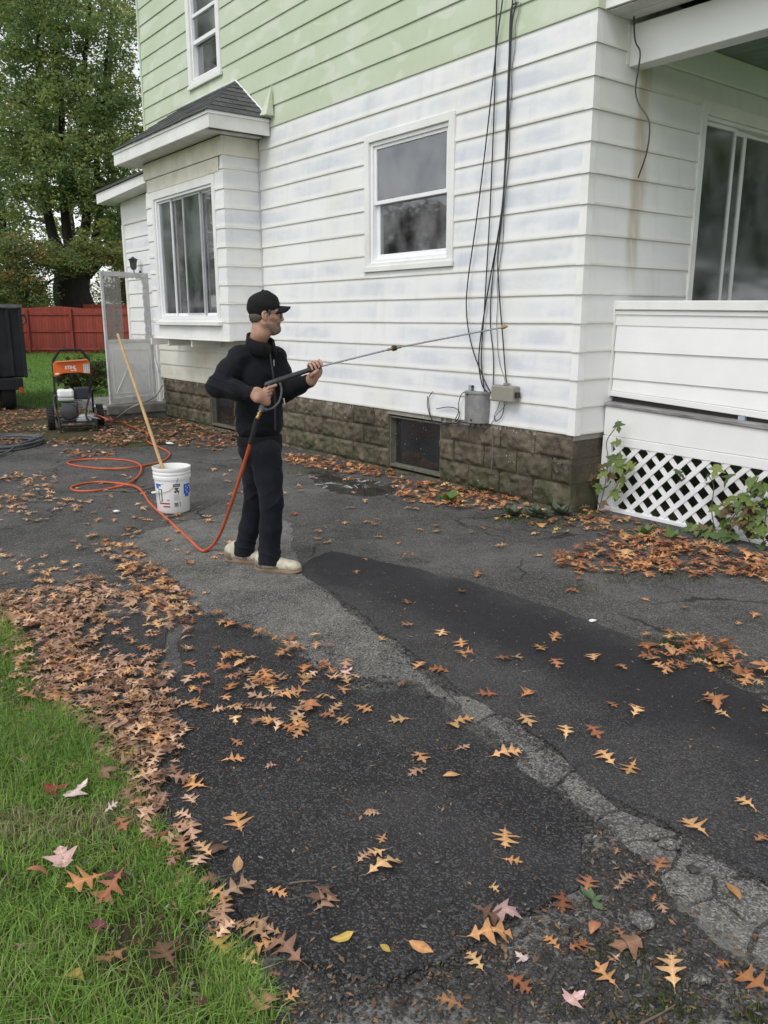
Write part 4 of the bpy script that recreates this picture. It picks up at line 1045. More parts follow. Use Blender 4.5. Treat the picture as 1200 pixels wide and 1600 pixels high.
wall_cable([(807, 4), (800, 40), (795, 150), (787, 310), (778, 400), (781, 470), (785, 520), (790, 585), (793, 603)], 0.006, 'black cable running down to the top of the beige box', M['cable'], 0.055)
wall_cable([(806, 3), (797, 30), (794, 200), (784, 330), (771, 420), (766, 500), (771, 560), (770, 624)], 0.005, 'thin black cable passing between the two boxes', M['cable'], 0.035)
wall_cable([(812, 4), (805, 60), (800, 120), (796, 200), (788, 330), (780, 430), (776, 500), (778, 560), (790, 600)], 0.003, 'thin grey wire twisting beside the black cables', M['grey_cable'], 0.03, jig=0.02)
mb = MB(); mb.tube([(0, 0.03, 0), (0, -0.03, 0), (0, -0.05, 0.02), (0, -0.04, 0.045)], 0.007, 6); hk = mb.build('cable_hook', M['alu'], smooth=True); hk.location = tuple(l2w(TOP[0], -0.02, TOP[2])); hk.rotation_euler = (0, 0, H_ROT)
tag(hk, 'small metal hook holding the cables on the green clapboard', 'hook')
wall_cable([(676, 612), (670, 622), (671, 640), (674, 655), (680, 662), (700, 664)], 0.004, 'cut black wire standing up at the basement window corner', M['cable'], 0.04)
wall_cable([(668, 619), (668, 635), (673, 652), (682, 660), (706, 662), (735, 658)], 0.004, 'shorter cut wire leaning beside the window corner', M['cable'], 0.03)
wall_cable([(682, 639), (698, 636), (712, 638), (718, 645), (715, 655), (708, 660), (690, 662)], 0.004, 'loose wire end sticking out sideways left of the rounded box', M['cable'], 0.045)
wall_cable([(731, 611), (722, 615), (717, 628), (716, 645), (712, 655), (716, 660), (738, 661)], 0.004, 'looped black wire from the small connector block', M['cable'], 0.05)
wall_cable([(686, 664), (700, 659), (712, 664), (724, 659), (736, 661), (752, 660)], 0.004, 'bundle wire lying along the lower edge of the clapboard', M['grey_cable'], 0.03)
wall_cable([(781, 628), (777, 640), (772, 650), (774, 657), (768, 662), (770, 700), (767, 740)], 0.003, 'thin pale wire hanging below the beige box over the foundation', M['grey_cable'], 0.03)
wall_cable([(788, 628), (787, 640), (783, 652), (775, 658), (772, 650)], 0.004, 'dark wire looping under the beige box', M['cable'], 0.04)
wall_cable([(792, 630), (784, 640), (776, 648), (771, 656)], 0.003, 'pale wire slanting under the beige box', M['grey_cable'], 0.045)

p0, p1 = wpx(736, 614), wpx(767, 661)
cx, hw_ = (p0[0]+p1[0])/2, (p1[0]-p0[0])/2
bx = thing('utility_box', 'rounded weathered grey metal utility box at the bottom of the white clapboard', 'utility box', tuple(l2w(cx, -0.02, p1[2]-0.005)), H_ROT)
M['galv'] = plain('weathered_grey_metal', (0.25, 0.25, 0.25), 0.55, 0.3, var=0.2, nscale=14, dirt=(0.14, 0.13, 0.12), dirt_amt=0.6, bump=0.15)
Hb = p0[2]-p1[2]+0.02
prof = [(hw_*math.cos(a), -0.02-0.10*math.sin(a)) for a in np.linspace(0, math.pi, 12)] + [(-hw_, 0.0), (hw_, 0.0)]
MB().prism(prof, lambda u, v, d: (u, v, d), 0.0, Hb).build('housing', M['galv'], bx, smooth=True, bevel=0.006)
MB().prism([(x*1.05, y*1.05) for x, y in prof], lambda u, v, d: (u, v, d), Hb-0.012, Hb+0.012).build('lid', M['galv'], bx, smooth=True, bevel=0.005)
mb = MB(); mb.lathe([(0, 0), (0.011, 0), (0.011, 0.01), (0, 0.01)], 8, (-0.03, -0.12, Hb-0.015), axis='y'); mb.lathe([(0, 0), (0.011, 0), (0.011, 0.01), (0, 0.01)], 8, (0.02, -0.12, 0.03), axis='y'); mb.build('bolt', M['black_metal'], bx)
mb = MB(); mb.tube([(-0.02, -0.05, 0.01), (-0.02, -0.05, -0.035)], 0.014, 8); mb.tube([(0.05, -0.05, 0.01), (0.05, -0.05, -0.03)], 0.012, 8); mb.build('cable_gland', M['galv'], bx)
p0, p1 = wpx(775, 601, -0.05), wpx(808, 629, -0.05)
w_, h_ = p1[0]-p0[0], p0[2]-p1[2]
bx = thing('junction_box', 'beige grey junction box on the white clapboard beside the rounded box', 'junction box', tuple(l2w((p0[0]+p1[0])/2, -0.016, p1[2])), H_ROT)
M['beige'] = plain('beige_grey_plastic', (0.27, 0.255, 0.215), 0.5, var=0.06, dirt=(0.17, 0.16, 0.13), dirt_amt=0.35)
mb = MB(); mb.box(-w_/2, w_/2, -0.095, 0.0, 0, h_); mb.build('housing', M['beige'], bx, bevel=0.012, seg=3)
mb = MB(); mb.box(-w_/2-0.004, w_/2+0.004, -0.045, -0.038, 0.004, h_+0.004); mb.build('seam', M['beige'], bx, bevel=0.002)
mb = MB(); mb.box(-0.02, 0.03, -0.06, -0.02, h_, h_+0.022); mb.build('conduit_hub', M['galv'], bx, bevel=0.004)
mb = MB(); mb.box(w_/2, w_/2+0.025, -0.07, -0.02, h_*0.3, h_*0.65); mb.build('latch', M['black_metal'], bx, bevel=0.003)
p0 = wpx(736, 611, -0.03)
bx = thing('connector_block', 'small blue grey connector block above the rounded utility box', 'connector', tuple(l2w(p0[0], -0.016, p0[2]-0.05)), H_ROT)
mb = MB(); mb.box(-0.02, 0.014, -0.03, 0, 0, 0.105); mb.build('body', plain('blue_grey_plastic', (0.30, 0.36, 0.36), 0.5), bx, bevel=0.003)
for k in range(3): mb = MB(); mb.box(0.014, 0.028, -0.028, -0.004, 0.012+k*0.034, 0.034+k*0.034); mb.build('terminal', M['black_metal'], bx, bevel=0.003)
mb = MB(); mb.box(-0.004, 0.006, -0.02, 0, -0.02, 0.0); mb.build('clip', M['galv'], bx)

def hang_wire():
    pts = [(990, -40), (990, 0), (992, 60), (1000, 80), (998, 105), (993, 140), (998, 162), (1012, 184), (1015, 205), (1010, 240), (997, 278)]
    P = []
    for x, y in pts:
        q = wpx(x, y, 0.03 if y < -10 else 0.30); P.append(l2w(*q))
    base = P[-1]; o = MB().tube([c-base for c in catmull(P, 8)], 0.0055, 6).build('hanging_wire', M['cable'], smooth=True); o.location = tuple(base)
    tag(o, 'loose black wire dangling in front of the porch beam', 'wire')
hang_wire()
# ================================================================== BACKGROUND
M['red_paint'] = plain('red_fence_stain', (0.255, 0.042, 0.026), 0.75, var=0.28, nscale=4, stretch=(1, 1, 0.3), rnd=0.16, dirt=(0.14, 0.03, 0.02), dirt_amt=0.5)
M['orange_paint'] = plain('orange_red_stain', (0.33, 0.070, 0.030), 0.75, var=0.2, nscale=4, rnd=0.1)  # lighter orange-red stain of the farther fence
FY = 38.0
def fence(x0, x1, y, ztop, label, mat, post_xs, tilt=0.0, zrails=(0.16, 0.98, 1.74)):
    f = thing('wooden_fence', label, 'fence', (x0, y, -0.03), tilt); L = x1-x0
    me = {}
    n = int(L/0.146)
    base = MB().box(0, 0.141, 0.05, 0.07, 0.0, 1.0).mesh('fence_board', mat)
    for i in range(n):
        o = link('fence_board', base, f); x = i*0.146
        o.location = (x, rng.uniform(-.004, .004), 0.02); o.scale = (1, 1, ztop(x0+x)+rng.uniform(-.012, .012))
    px = [0.0] + [p-x0 for p in post_xs] + [L]
    for p in post_xs:
        MB().box(p-x0-0.055, p-x0+0.055, -0.08, 0.03, 0, ztop(p)-0.04).build('post', mat, f)
    for i in range(len(px)-1):
        a, b = px[i]+0.056, px[i+1]-0.056
        for z in zrails: MB().box(a, b, 0.005, 0.049, z, z+0.09).build('rail', mat, f)
    return f
zt = lambda x: 2.02 + 0.10*math.exp(-((x+15.2)/1.0)**2) - 0.02*(x+16)*0.2
pxs = [at_depth(p, 520, FY)[0] for p in (-90, -23, 45, 113, 181, 249)]
fence(at_depth(-150, 520, FY)[0], at_depth(300, 520, FY)[0], FY, zt, 'dark red stained board fence with posts and rails across the back lawn', M['red_paint'], pxs)
fence(at_depth(129, 480, 43)[0], at_depth(215, 480, 43)[0], 43.0, lambda x: 2.30, 'lighter orange red board fence standing beyond the dark red fence', M['orange_paint'], [at_depth(155, 480, 43)[0]])

# ---- neighbour's garage
ga = thing('garage', 'small maroon garage with grey gable roof behind the black trailer', 'garage', (-20.2, 33.0, -0.03))
mb = MB(); mb.box(-2.2, 2.2, 0, 4.5, 0, 2.25); mb.build('wall', plain('maroon_boards', (0.085, 0.022, 0.020), 0.8, stretch=(6, 6, 0.3), nscale=3), ga)
mb = MB(); mb.prism([(-2.2, 2.25), (2.2, 2.25), (0, 3.6)], lambda u, v, d: (u, d, v), 0.0, 4.5); mb.build('gable', plain('maroon_gable', (0.085, 0.022, 0.020), 0.8), ga)
for s_ in (-1, 1):
    mb = MB(); mb.prism([(0, 3.62), (s_*2.55, 2.055), (s_*2.55, 2.17), (0, 3.75)], lambda u, v, d: (u, d, v), -0.3, 4.8); mb.build('roof_slope', plain('grey_garage_roof', (0.14, 0.14, 0.14), 0.9), ga)
mb = MB(); mb.box(-1.2, 1.2, -0.03, -0.002, 0, 2.0); mb.build('door', M['trim'], ga)

# ---- trees
def leaf_material(name, tr=0.55):
    t = NT(name); c = t.attr('tint')
    a = t.new('ShaderNodeBsdfPrincipled'); t.put(a.inputs['Base Color'], c); a.inputs['Roughness'].default_value = 0.5; a.inputs['Specular IOR Level'].default_value = 0.35
    tl = t.new('ShaderNodeBsdfTranslucent'); t.put(tl.inputs['Color'], c)
    mx = t.new('ShaderNodeMixShader'); mx.inputs[0].default_value = tr
    t.t.links.new(a.outputs[0], mx.inputs[1]); t.t.links.new(tl.outputs[0], mx.inputs[2]); return t.done(mx.outputs[0])
M['leaf'] = leaf_material('tree_leaf')
M['bark'] = plain('dark_bark', (0.020, 0.017, 0.015), 0.95, var=0.4, nscale=3, stretch=(3, 3, 0.6), bump=0.8, bscale=6)
def foliage(centers, radii, per, size, cols, rs, droop=0.3, flat=0.75):
    """leaf clumps: returns verts, faces, colours"""
    nC = len(centers); per = np.asarray(per if hasattr(per, '__len__') else [per]*nC); idx = np.repeat(np.arange(nC), per); n = len(idx)
    d = rs.normal(0, 1, (n, 3)); d /= np.linalg.norm(d, axis=1, keepdims=True)
    r = rs.uniform(0.15, 1, (n, 1))**0.55
    P = centers[idx] + d*r*radii[idx][:, None]*np.array([1, 1, flat])
    P[:, 2] -= droop*np.abs(d[:, 0]*r[:, 0])*radii[idx]*0.5
    a = rs.normal(0, 1, (n, 3)); a[:, 2] *= 0.6; a /= np.linalg.norm(a, axis=1, keepdims=True)
    b = np.cross(a, rs.normal(0, 1, (n, 3))); b /= np.linalg.norm(b, axis=1, keepdims=True)
    s = size*rs.uniform(0.55, 1.35, (n, 1)); w = s*rs.uniform(0.35, 0.6, (n, 1))
    V = np.stack([P-a*s*0.5, P+b*w*0.5, P+a*s*0.5, P-b*w*0.5], 1).reshape(-1, 3)
    F = np.arange(4*n).reshape(-1, 4)
    cols = np.asarray(cols); cc = cols[rs.randint(0, len(cols), nC)]
    C = cc[idx]*rs.uniform(0.65, 1.35, (n, 1)); sw = rs.rand(n) < 0.3; C[sw] = cols[rs.randint(0, len(cols), sw.sum())]
    return V, F, np.repeat(C, 4, 0)
def crown_centers(blobs, rs):
    """blobs: (cx, cy, cz, rx, ry, rz, n)"""
    out = []
    for (cx, cy, cz, rx, ry, rz, n) in blobs:
        d = rs.normal(0, 1, (n, 3)); d /= np.linalg.norm(d, axis=1, keepdims=True)
        out.append(np.array([cx, cy, cz]) + d*(rs.uniform(0.05, 1, (n, 1))**0.5)*np.array([rx, ry, rz]))
    return np.vstack(out)
def tree(name, label, base, limbs, blobs, per, size, crad, cols, seed, twigs=60, cat='tree', group=None, flat=0.75):
    rs = np.random.RandomState(seed); t = thing(name, label, cat, base, group=group)
    mb = MB()
    for (pts, r0, r1) in limbs:
        C = catmull(pts, 5); n = len(C)
        C = [c + np.array([mnoise.noise(Vector((c[2]*.5, seed, i*.02)))*r0*0.5, 0, 0]) for i, c in enumerate(C)]
        mb.tube(C, [r0+(r1-r0)*(i/(n-1))**0.8 for i in range(n)], 9)
    cen = crown_centers(blobs, rs)
    allp = np.array([c for (pts, _, _) in limbs for c in catmull(pts, 5)][2:])
    for k in rs.choice(len(cen), min(twigs, len(cen)), replace=False):
        c = cen[k]; lowr = allp[allp[:, 2] < c[2]+0.3]
        if len(lowr) == 0: continue
        q = lowr[np.argmin(np.linalg.norm(lowr-c, axis=1))]; m = (q+c)/2 + np.array([0, 0, 0.12*np.linalg.norm(c-q)])
        L = np.linalg.norm(c-q)
        mb.tube(catmull([q, m, c], 4), [0.012*L+0.02, *[0.010*L+0.012]*3, *[0.006*L+0.008]*4, 0.008], 5)
    mb.build('trunk', M['bark'], t, smooth=True)
    V, F, C = foliage(cen, rs.uniform(0.6, 1.3, len(cen))*crad, per, size, cols, rs, flat=flat)
    o = link('crown', fast_mesh('crown', V, F, M['leaf'], colors=C), t)
    return t
DK = [(0.159, 0.238, 0.088), (0.186, 0.271, 0.097), (0.221, 0.297, 0.105), (0.127, 0.198, 0.083), (0.262, 0.323, 0.116)]
YG = [(0.262, 0.317, 0.094), (0.331, 0.363, 0.110), (0.207, 0.271, 0.083), (0.414, 0.370, 0.105)]
OL = [(0.214, 0.238, 0.088), (0.269, 0.251, 0.088), (0.172, 0.205, 0.079), (0.386, 0.238, 0.066)]
bx_, by_ = at_depth(118, 480, 44)[0], 44.0
def R_(px, py, Y=44.0): q = at_depth(px, py, Y); return (q[0]-bx_, q[1]-by_, q[2])
limbs = [([(0, 0, -0.2), R_(116, 470), R_(112, 430), R_(105, 405)], 1.15, 0.75),
         ([R_(110, 425), R_(95, 395), R_(75, 340), R_(68, 250), R_(62, 130), R_(58, 20)], 0.42, 0.06),
         ([R_(114, 430), R_(110, 390), R_(100, 330), R_(98, 220), R_(92, 90), R_(85, -30)], 0.38, 0.06),
         ([R_(118, 430), R_(128, 390), R_(134, 320), R_(128, 200), R_(135, 80), R_(140, -30)], 0.38, 0.06),
         ([R_(122, 430), R_(142, 400), R_(155, 330), R_(150, 230), R_(165, 120), R_(172, 20)], 0.3, 0.05),
         ([R_(120, 440), R_(145, 415), R_(165, 395), R_(190, 370)], 0.45, 0.15),
         ([R_(108, 425), R_(80, 405), R_(40, 395), R_(10, 400)], 0.35, 0.1)]
def BL(px, py, Y, rx, ry, rz, n): q = R_(px, py, Y); return (q[0], q[1], q[2], rx, ry, rz, n)
blobs = [BL(60, 60, 43.6, 3.4, 2.4, 3.4, 84), BL(140, 60, 43.6, 3.4, 2.4, 3.6, 92), BL(20, 160, 43.6, 3.2, 2.2, 3.0, 64), BL(100, 190, 43, 3.8, 2.2, 2.8, 88), BL(180, 170, 43.6, 2.8, 2.0, 2.8, 58), BL(105, 270, 42.6, 2.6, 1.2, 1.8, 40),
         BL(60, 290, 43, 3.0, 2.2, 1.8, 60), BL(150, 270, 43, 2.8, 2.4, 2.0, 60), BL(190, 330, 43.5, 2.2, 2.0, 2.2, 60), BL(115, -80, 45, 4.6, 3.4, 3.2, 110), BL(30, -40, 45, 3.2, 3, 3, 60)]
tree('maple_tree', 'huge old maple with a thick dark forked trunk behind the red fence', (bx_, by_, -0.03), limbs, blobs, 85, 0.21, 0.74, DK+YG[:2], 3, twigs=120)
q = at_depth(40, 430, 41.5)
tree('drooping_tree', 'low tree with drooping olive and orange foliage in front of the big maple trunk', (q[0], q[1], -0.03), [([(0, 0, 0), (0.1, 0, 1.5), (-0.2, 0.2, 3.0), (-0.4, 0, 4.6)], 0.16, 0.05), ([(-0.1, 0, 2.2), (1.2, 0, 3.4), (2.6, -0.3, 3.9)], 0.09, 0.03)],
     [(0, 0, 4.4, 2.2, 1.5, 1.2, 60), (2.4, -0.2, 4.6, 1.9, 1.2, 0.8, 44), (-1.6, 0, 3.2, 1.6, 1.2, 1.3, 45), (0.2, -0.3, 2.9, 1.2, 1.0, 0.9, 30), (4.2, 0, 4.6, 1.3, 1.0, 0.8, 24)], 110, 0.16, 0.60, OL+DK[:3], 5, twigs=50)
q = at_depth(10, 430, 52)
tree('ash_tree', 'tall dark leafed tree left of the old maple', (q[0], q[1], -0.03), [([(0, 0, 0), (0.3, 0, 5), (0, 0, 10), (0.5, 0, 17)], 0.45, 0.12), ([(0.1, 0, 6), (-1.5, 0, 10), (-2, 0, 15)], 0.22, 0.06)],
     [(0, 0, 10, 4.0, 3.0, 3.0, 54), (0.5, 0, 15, 4.2, 3.0, 3.2, 64), (-1.5, 0, 6.5, 3.2, 2.4, 1.8, 45), (1, 0, 20, 3.5, 3, 3, 60)], 75, 0.25, 0.9, DK+YG[:1], 8)
q = at_depth(195, 430, 58)
tree('birch_tree', 'yellow green tree in the distance between the old maple and the house', (q[0], q[1], -0.03), [([(0, 0, 0), (0.2, 0, 6), (-0.3, 0, 12), (0.2, 0, 20)], 0.35, 0.1), ([(0.1, 0, 5), (1.6, 0, 10), (2.4, 0, 16)], 0.2, 0.06)],
     [(-0.5, 0, 9, 3.2, 2.6, 2.6, 40), (0.4, 0, 15, 3.4, 2.6, 3.4, 46), (1.5, 0, 5.0, 3.0, 2.0, 2.0, 40), (0, 0, 21, 3.4, 2.6, 3.0, 40)], 75, 0.25, 0.85, YG+OL[:1], 12)
q = at_depth(110, 430, 66)
tree('poplar_tree', 'pale yellow green tree far behind the old maple', (q[0], q[1], -0.03), [([(0, 0, 0), (0.4, 0, 8), (0, 0, 16), (0.3, 0, 24)], 0.4, 0.1)],
     [(0, 0, 9, 4.5, 3, 3, 26), (0, 0, 16, 4.5, 3, 4, 26), (-5, 0, 8, 4, 3, 3, 24), (4.5, 0, 7, 3.5, 3, 3, 22), (0, 0, 24, 4, 3, 3, 24)], 70, 0.30, 1.0, YG, 15)
# neighbour's trees to the left of the driveway (they show in the window panes)
tree('oak_tree', 'broad oak beside the driveway', (-27.0, 13.0, -0.03), [([(0, 0, 0), (0.1, 0, 2), (0, 0.3, 4), (0.4, 0, 5.8)], 0.3, 0.08), ([(0, 0, 1.8), (0, 2, 3.5), (0.5, 3.5, 4.5)], 0.14, 0.05)],
     [(0, 1, 4.4, 2.4, 3.6, 2.0, 90), (0, 4, 3.4, 2.0, 2.6, 1.6, 45), (1.0, -1, 3.0, 2, 4, 1.6, 60)], 55, 0.32, 0.8, [(0.10, 0.06, 0.02), (0.08, 0.07, 0.025), (0.12, 0.07, 0.02)], 21)
tree('spruce_tree', 'dark spruce further back beside the driveway', (-21.0, 21.0, -0.03), [([(0, 0, 0), (0, 0, 6), (0, 0, 13)], 0.3, 0.05)],
     [(0, 0, 3, 2.6, 2.6, 1.6, 60), (0, 0, 6, 2.0, 2.0, 2.0, 55), (0, 0, 9.5, 1.3, 1.3, 2.0, 40), (0, 0, 12, 0.6, 0.6, 1.4, 16)], 60, 0.3, 0.7, DK, 22)

q = at_depth(178, 470, 47)
tree('hazel_bush', 'yellow green bush behind the fence right of the maple trunk', (q[0], q[1], -0.03), [([(0, 0, 0), (0.1, 0, 1.2), (0.3, 0, 2.6)], 0.08, 0.03)], [(0, 0, 2.4, 1.9, 1.2, 1.7, 60), (1.6, 0, 3.2, 1.6, 1.2, 1.8, 45)], 90, 0.17, 0.6, YG+OL, 41, twigs=25, cat='bush')
q = at_depth(40, 470, 49)
tree('elder_bush', 'dark green bush behind the fence left of the maple trunk', (q[0], q[1], -0.03), [([(0, 0, 0), (0.1, 0, 1.2), (-0.3, 0, 2.6)], 0.08, 0.03)], [(0, 0, 2.4, 2.4, 1.2, 1.7, 70), (-2.4, 0, 2.8, 2.0, 1.2, 1.9, 55)], 90, 0.18, 0.6, DK+OL[:2], 43, twigs=25, cat='bush')
tree('added_tree', 'unseen dense tree added to darken the porch window reflection', (22.0, 12.0, -0.03), [([(0, 0, 0), (0.1, 0, 3), (0, 0.3, 7)], 0.35, 0.1)], [(0, 0, 6, 2.6, 4.2, 3.6, 150), (0, -4, 4, 2, 3, 3, 70), (0, 4, 4.5, 2, 3, 3, 70)], 60, 0.34, 0.9, DK, 45)  # off-view tree added so the porch panes mirror foliage instead of bright sky
# ---- shrub by the stoop
q = gnd(160, 612)
sh = thing('shrub', 'low brownish green twiggy shrub behind the stoop', 'shrub', (q[0]-0.40, q[1]+0.1, -0.03))
rs = np.random.RandomState(31); cen = crown_centers([(0, 0, 0.42, 0.55, 0.5, 0.38, 90), (0.45, 0, 0.35, 0.4, 0.4, 0.32, 45), (-0.35, -0.1, 0.3, 0.35, 0.35, 0.28, 36)], rs); cen[:, 2] = np.abs(cen[:, 2])+0.03
V, F, C = foliage(cen, rs.uniform(0.06, 0.14, len(cen)), 60, 0.042, [(0.12, 0.12, 0.05), (0.09, 0.11, 0.04), (0.15, 0.11, 0.05), (0.07, 0.085, 0.035)], rs)
link('foliage', fast_mesh('foliage', V, F, M['leaf'], colors=C), sh)
mb = MB()
for i in range(40):
    c = cen[i*4 % len(cen)]; mb.tube([(c[0]*0.15, c[1]*0.15, 0), (c[0]*0.6, c[1]*0.6, c[2]*0.6), tuple(c)], [0.010, 0.006, 0.003], 4)
mb.build('stems', M['bark'], sh)

# ---- dump trailer at the left edge
TY = 14.0
xr = at_depth(36, 540, TY)[0]; TZ0, TZ1 = at_depth(36, 590, TY)[2], at_depth(36, 478, TY)[2]
tr = thing('dump_trailer', 'black steel dump trailer parked on the leaves at the driveway end', 'trailer', (xr-0.95*math.cos(rad(27)), TY-0.95*math.sin(rad(27)), 0.0), rad(27))
M['trailer_black'] = plain('scuffed_black_steel', (0.011, 0.012, 0.016), 0.6, spec=0.3, var=0.35, nscale=3, dirt=(0.045, 0.038, 0.032), dirt_amt=0.5, bump=0.2, bscale=20)
w = 0.95
mb = MB(); mb.box(-w, w, 0.05, 0.10, TZ0+0.02, TZ1-0.04); mb.build('tailgate', M['trailer_black'], tr, bevel=0.008)
for s_ in (-1, 1): mb = MB(); mb.box(s_*w-0.03, s_*w+0.03, 0.0, 3.6, TZ0, TZ1); mb.build('side_wall', M['trailer_black'], tr, bevel=0.01)
mb = MB(); mb.box(-w+0.03, w-0.03, 3.5, 3.6, TZ0, TZ1); mb.build('front_wall', M['trailer_black'], tr)
mb = MB(); mb.box(-w+0.031, w-0.031, 0.101, 3.499, TZ0, TZ0+0.05); mb.build('bed_floor', M['trailer_black'], tr)
mb = MB(); mb.box(-w-0.05, w+0.05, -0.02, 0.06, TZ1-0.035, TZ1+0.02); mb.build('top_rail', plain('worn_grey_rail', (0.10, 0.10, 0.105), 0.5, var=0.3), tr, bevel=0.008)
for x in (-0.5, 0.0, 0.5, w-0.2): mb = MB(); mb.box(x-0.03, x+0.03, 0.01, 0.05, TZ0+0.03, TZ1-0.05); mb.build('stiffener', M['trailer_black'], tr, bevel=0.006)
mb = MB(); mb.box(-w-0.02, w-0.06, -0.06, 0.12, TZ0-0.20, TZ0-0.005); mb.build('bumper', M['trailer_black'], tr, bevel=0.012)
mb = MB(); mb.box(-w+0.5, w-0.5, 0.13, 3.4, TZ0-0.30, TZ0-0.01); mb.build('chassis', M['trailer_black'], tr)
mb = MB(); mb.box(w-0.14, w-0.07, -0.085, -0.061, TZ0-0.26, TZ0-0.16); mb.build('tail_light', plain('red_orange_lens', (0.35, 0.06, 0.02), 0.25), tr, bevel=0.006)
mb = MB(); mb.tube(catmull([(w+0.0, 0.02, TZ1-0.14), (w+0.07, 0.0, TZ1-0.15), (w+0.09, 0.0, TZ1-0.24), (w+0.03, 0.01, TZ1-0.30)]), 0.016, 8); mb.build('latch', M['black_metal'], tr, smooth=True)
mb = MB(); mb.tube(catmull([(w+0.02, 0.0, TZ0+0.10), (w+0.07, 0.0, TZ0+0.14), (w+0.08, 0.0, TZ0+0.08)]), 0.008, 6); mb.build('chain_hook', M['black_metal'], tr, smooth=True)
M['rubber'] = plain('tyre_rubber', (0.014, 0.014, 0.015), 0.8, bump=0.3, bscale=40)
def wheel(parent, c, r, wd, rim_mat, nm='wheel', tread=0):
    o = MB().lathe([(r*0.62, -wd/2*0.85), (r*0.80, -wd/2), (r*0.95, -wd/2*0.9), (r, -wd/2*0.6), (r, wd/2*0.6), (r*0.95, wd/2*0.9), (r*0.80, wd/2), (r*0.62, wd/2*0.85)], 28, axis='x').build(nm, M['rubber'], parent, smooth=True)
    o.location = c
    MB().lathe([(0, -wd*0.30), (r*0.2, -wd*0.32), (r*0.25, -wd*0.2), (r*0.52, -wd*0.22), (r*0.62, -wd*0.42), (r*0.63, wd*0.42), (r*0.52, wd*0.22), (r*0.25, wd*0.2), (r*0.2, wd*0.32), (0, wd*0.30)], 20, axis='x').build('rim', rim_mat, o, smooth=True)
    if tread:
        for k in range(tread):
            a = 2*math.pi*k/tread; mb = MB(); mb.obox((0, r*math.cos(a), r*math.sin(a)), (wd*0.45, 0, 0), (0, -math.sin(a)*r*0.05, math.cos(a)*r*0.05), (0, math.cos(a)*0.004, math.sin(a)*0.004)); mb.build('tread_lug', M['rubber'], o)
    return o
for (x, y) in ((w-0.30, 0.40), (w-0.30, 1.25), (-w+0.30, 0.40), (-w+0.30, 1.25)): wheel(tr, (x, y, 0.36), 0.36, 0.24, M['galv'])
# ================================================================== PRESSURE WASHER
WYAW = rad(24)
wc = gnd(121, 671)
pw = thing('pressure_washer', 'petrol pressure washer with orange panel and white fuel tank on two black wheels', 'pressure washer', (wc[0], wc[1], 0.0), WYAW)
M['frame_black'] = plain('black_tube_frame', (0.016, 0.016, 0.018), 0.4, bump=0.1)
M['orange'] = plain('orange_plastic', (0.72, 0.135, 0.018), 0.45, var=0.06)
M['orange_hose'] = plain('orange_hose_rubber', (0.50, 0.095, 0.030), 0.5, var=0.12, nscale=8, dirt=(0.30, 0.08, 0.04), dirt_amt=0.4)
M['engine'] = plain('grey_cast_engine', (0.09, 0.09, 0.095), 0.5, 0.5, var=0.3, nscale=20)
M['silver'] = plain('bare_aluminium', (0.45, 0.45, 0.46), 0.35, 0.8, var=0.15)
M['white_plastic'] = plain('white_plastic', (0.82, 0.82, 0.81), 0.4, var=0.02)
def T(pts, r=0.0145, k=6, name='frame_tube', n=8): return MB().tube(catmull(pts, k), r, n).build(name, M['frame_black'], pw, smooth=True)
T([(-0.25, 0.16, 0.12), (-0.25, 0.12, 0.45), (-0.245, 0.06, 0.80), (-0.24, 0.05, 0.95), (-0.15, 0.04, 1.105), (-0.12, 0.04, 1.12), (0.0, 0.04, 1.125), (0.12, 0.04, 1.12), (0.15, 0.04, 1.105), (0.24, 0.05, 0.95), (0.245, 0.06, 0.80), (0.25, 0.12, 0.45), (0.25, 0.16, 0.12)], name='handle', k=8)
MB().tube(catmull([(-0.242, 0.05, 0.97), (-0.15, 0.04, 1.105), (-0.12, 0.04, 1.121), (0.12, 0.04, 1.121), (0.15, 0.04, 1.105), (0.242, 0.05, 0.97)], 8), 0.020, 10).build('handle_grip', M['rubber'], pw, smooth=True)
T([(-0.25, 0.12, 0.50), (-0.28, -0.05, 0.46), (-0.27, -0.22, 0.30), (-0.24, -0.27, 0.16), (-0.235, -0.28, 0.0)])
T([(0.25, 0.12, 0.52), (0.24, 0.02, 0.56), (0.15, -0.16, 0.36), (0.12, -0.22, 0.22), (0.17, -0.24, 0.10), (0.22, -0.26, 0.015)])
T([(-0.24, -0.27, 0.09), (0.0, -0.27, 0.09), (0.20, -0.25, 0.09)], 0.016)
T([(0.25, 0.14, 0.30), (0.27, -0.05, 0.28), (0.26, -0.22, 0.26), (0.25, -0.24, 0.0)])
T([(-0.25, 0.16, 0.13), (-0.25, -0.1, 0.11), (-0.24, -0.27, 0.10)]); T([(0.25, 0.16, 0.13), (0.25, -0.1, 0.11), (0.25, -0.24, 0.10)])
T([(-0.36, 0.16, 0.165), (0.36, 0.16, 0.165)], 0.012, name='axle')
mb = MB(); mb.box(-0.24, 0.24, -0.22, 0.14, 0.115, 0.13); mb.build('base_plate', M['frame_black'], pw, bevel=0.004)
wheel(pw, (-0.335, 0.16, 0.165), 0.165, 0.10, M['frame_black'], tread=22); wheel(pw, (0.335, 0.16, 0.165), 0.165, 0.10, M['frame_black'], tread=22)
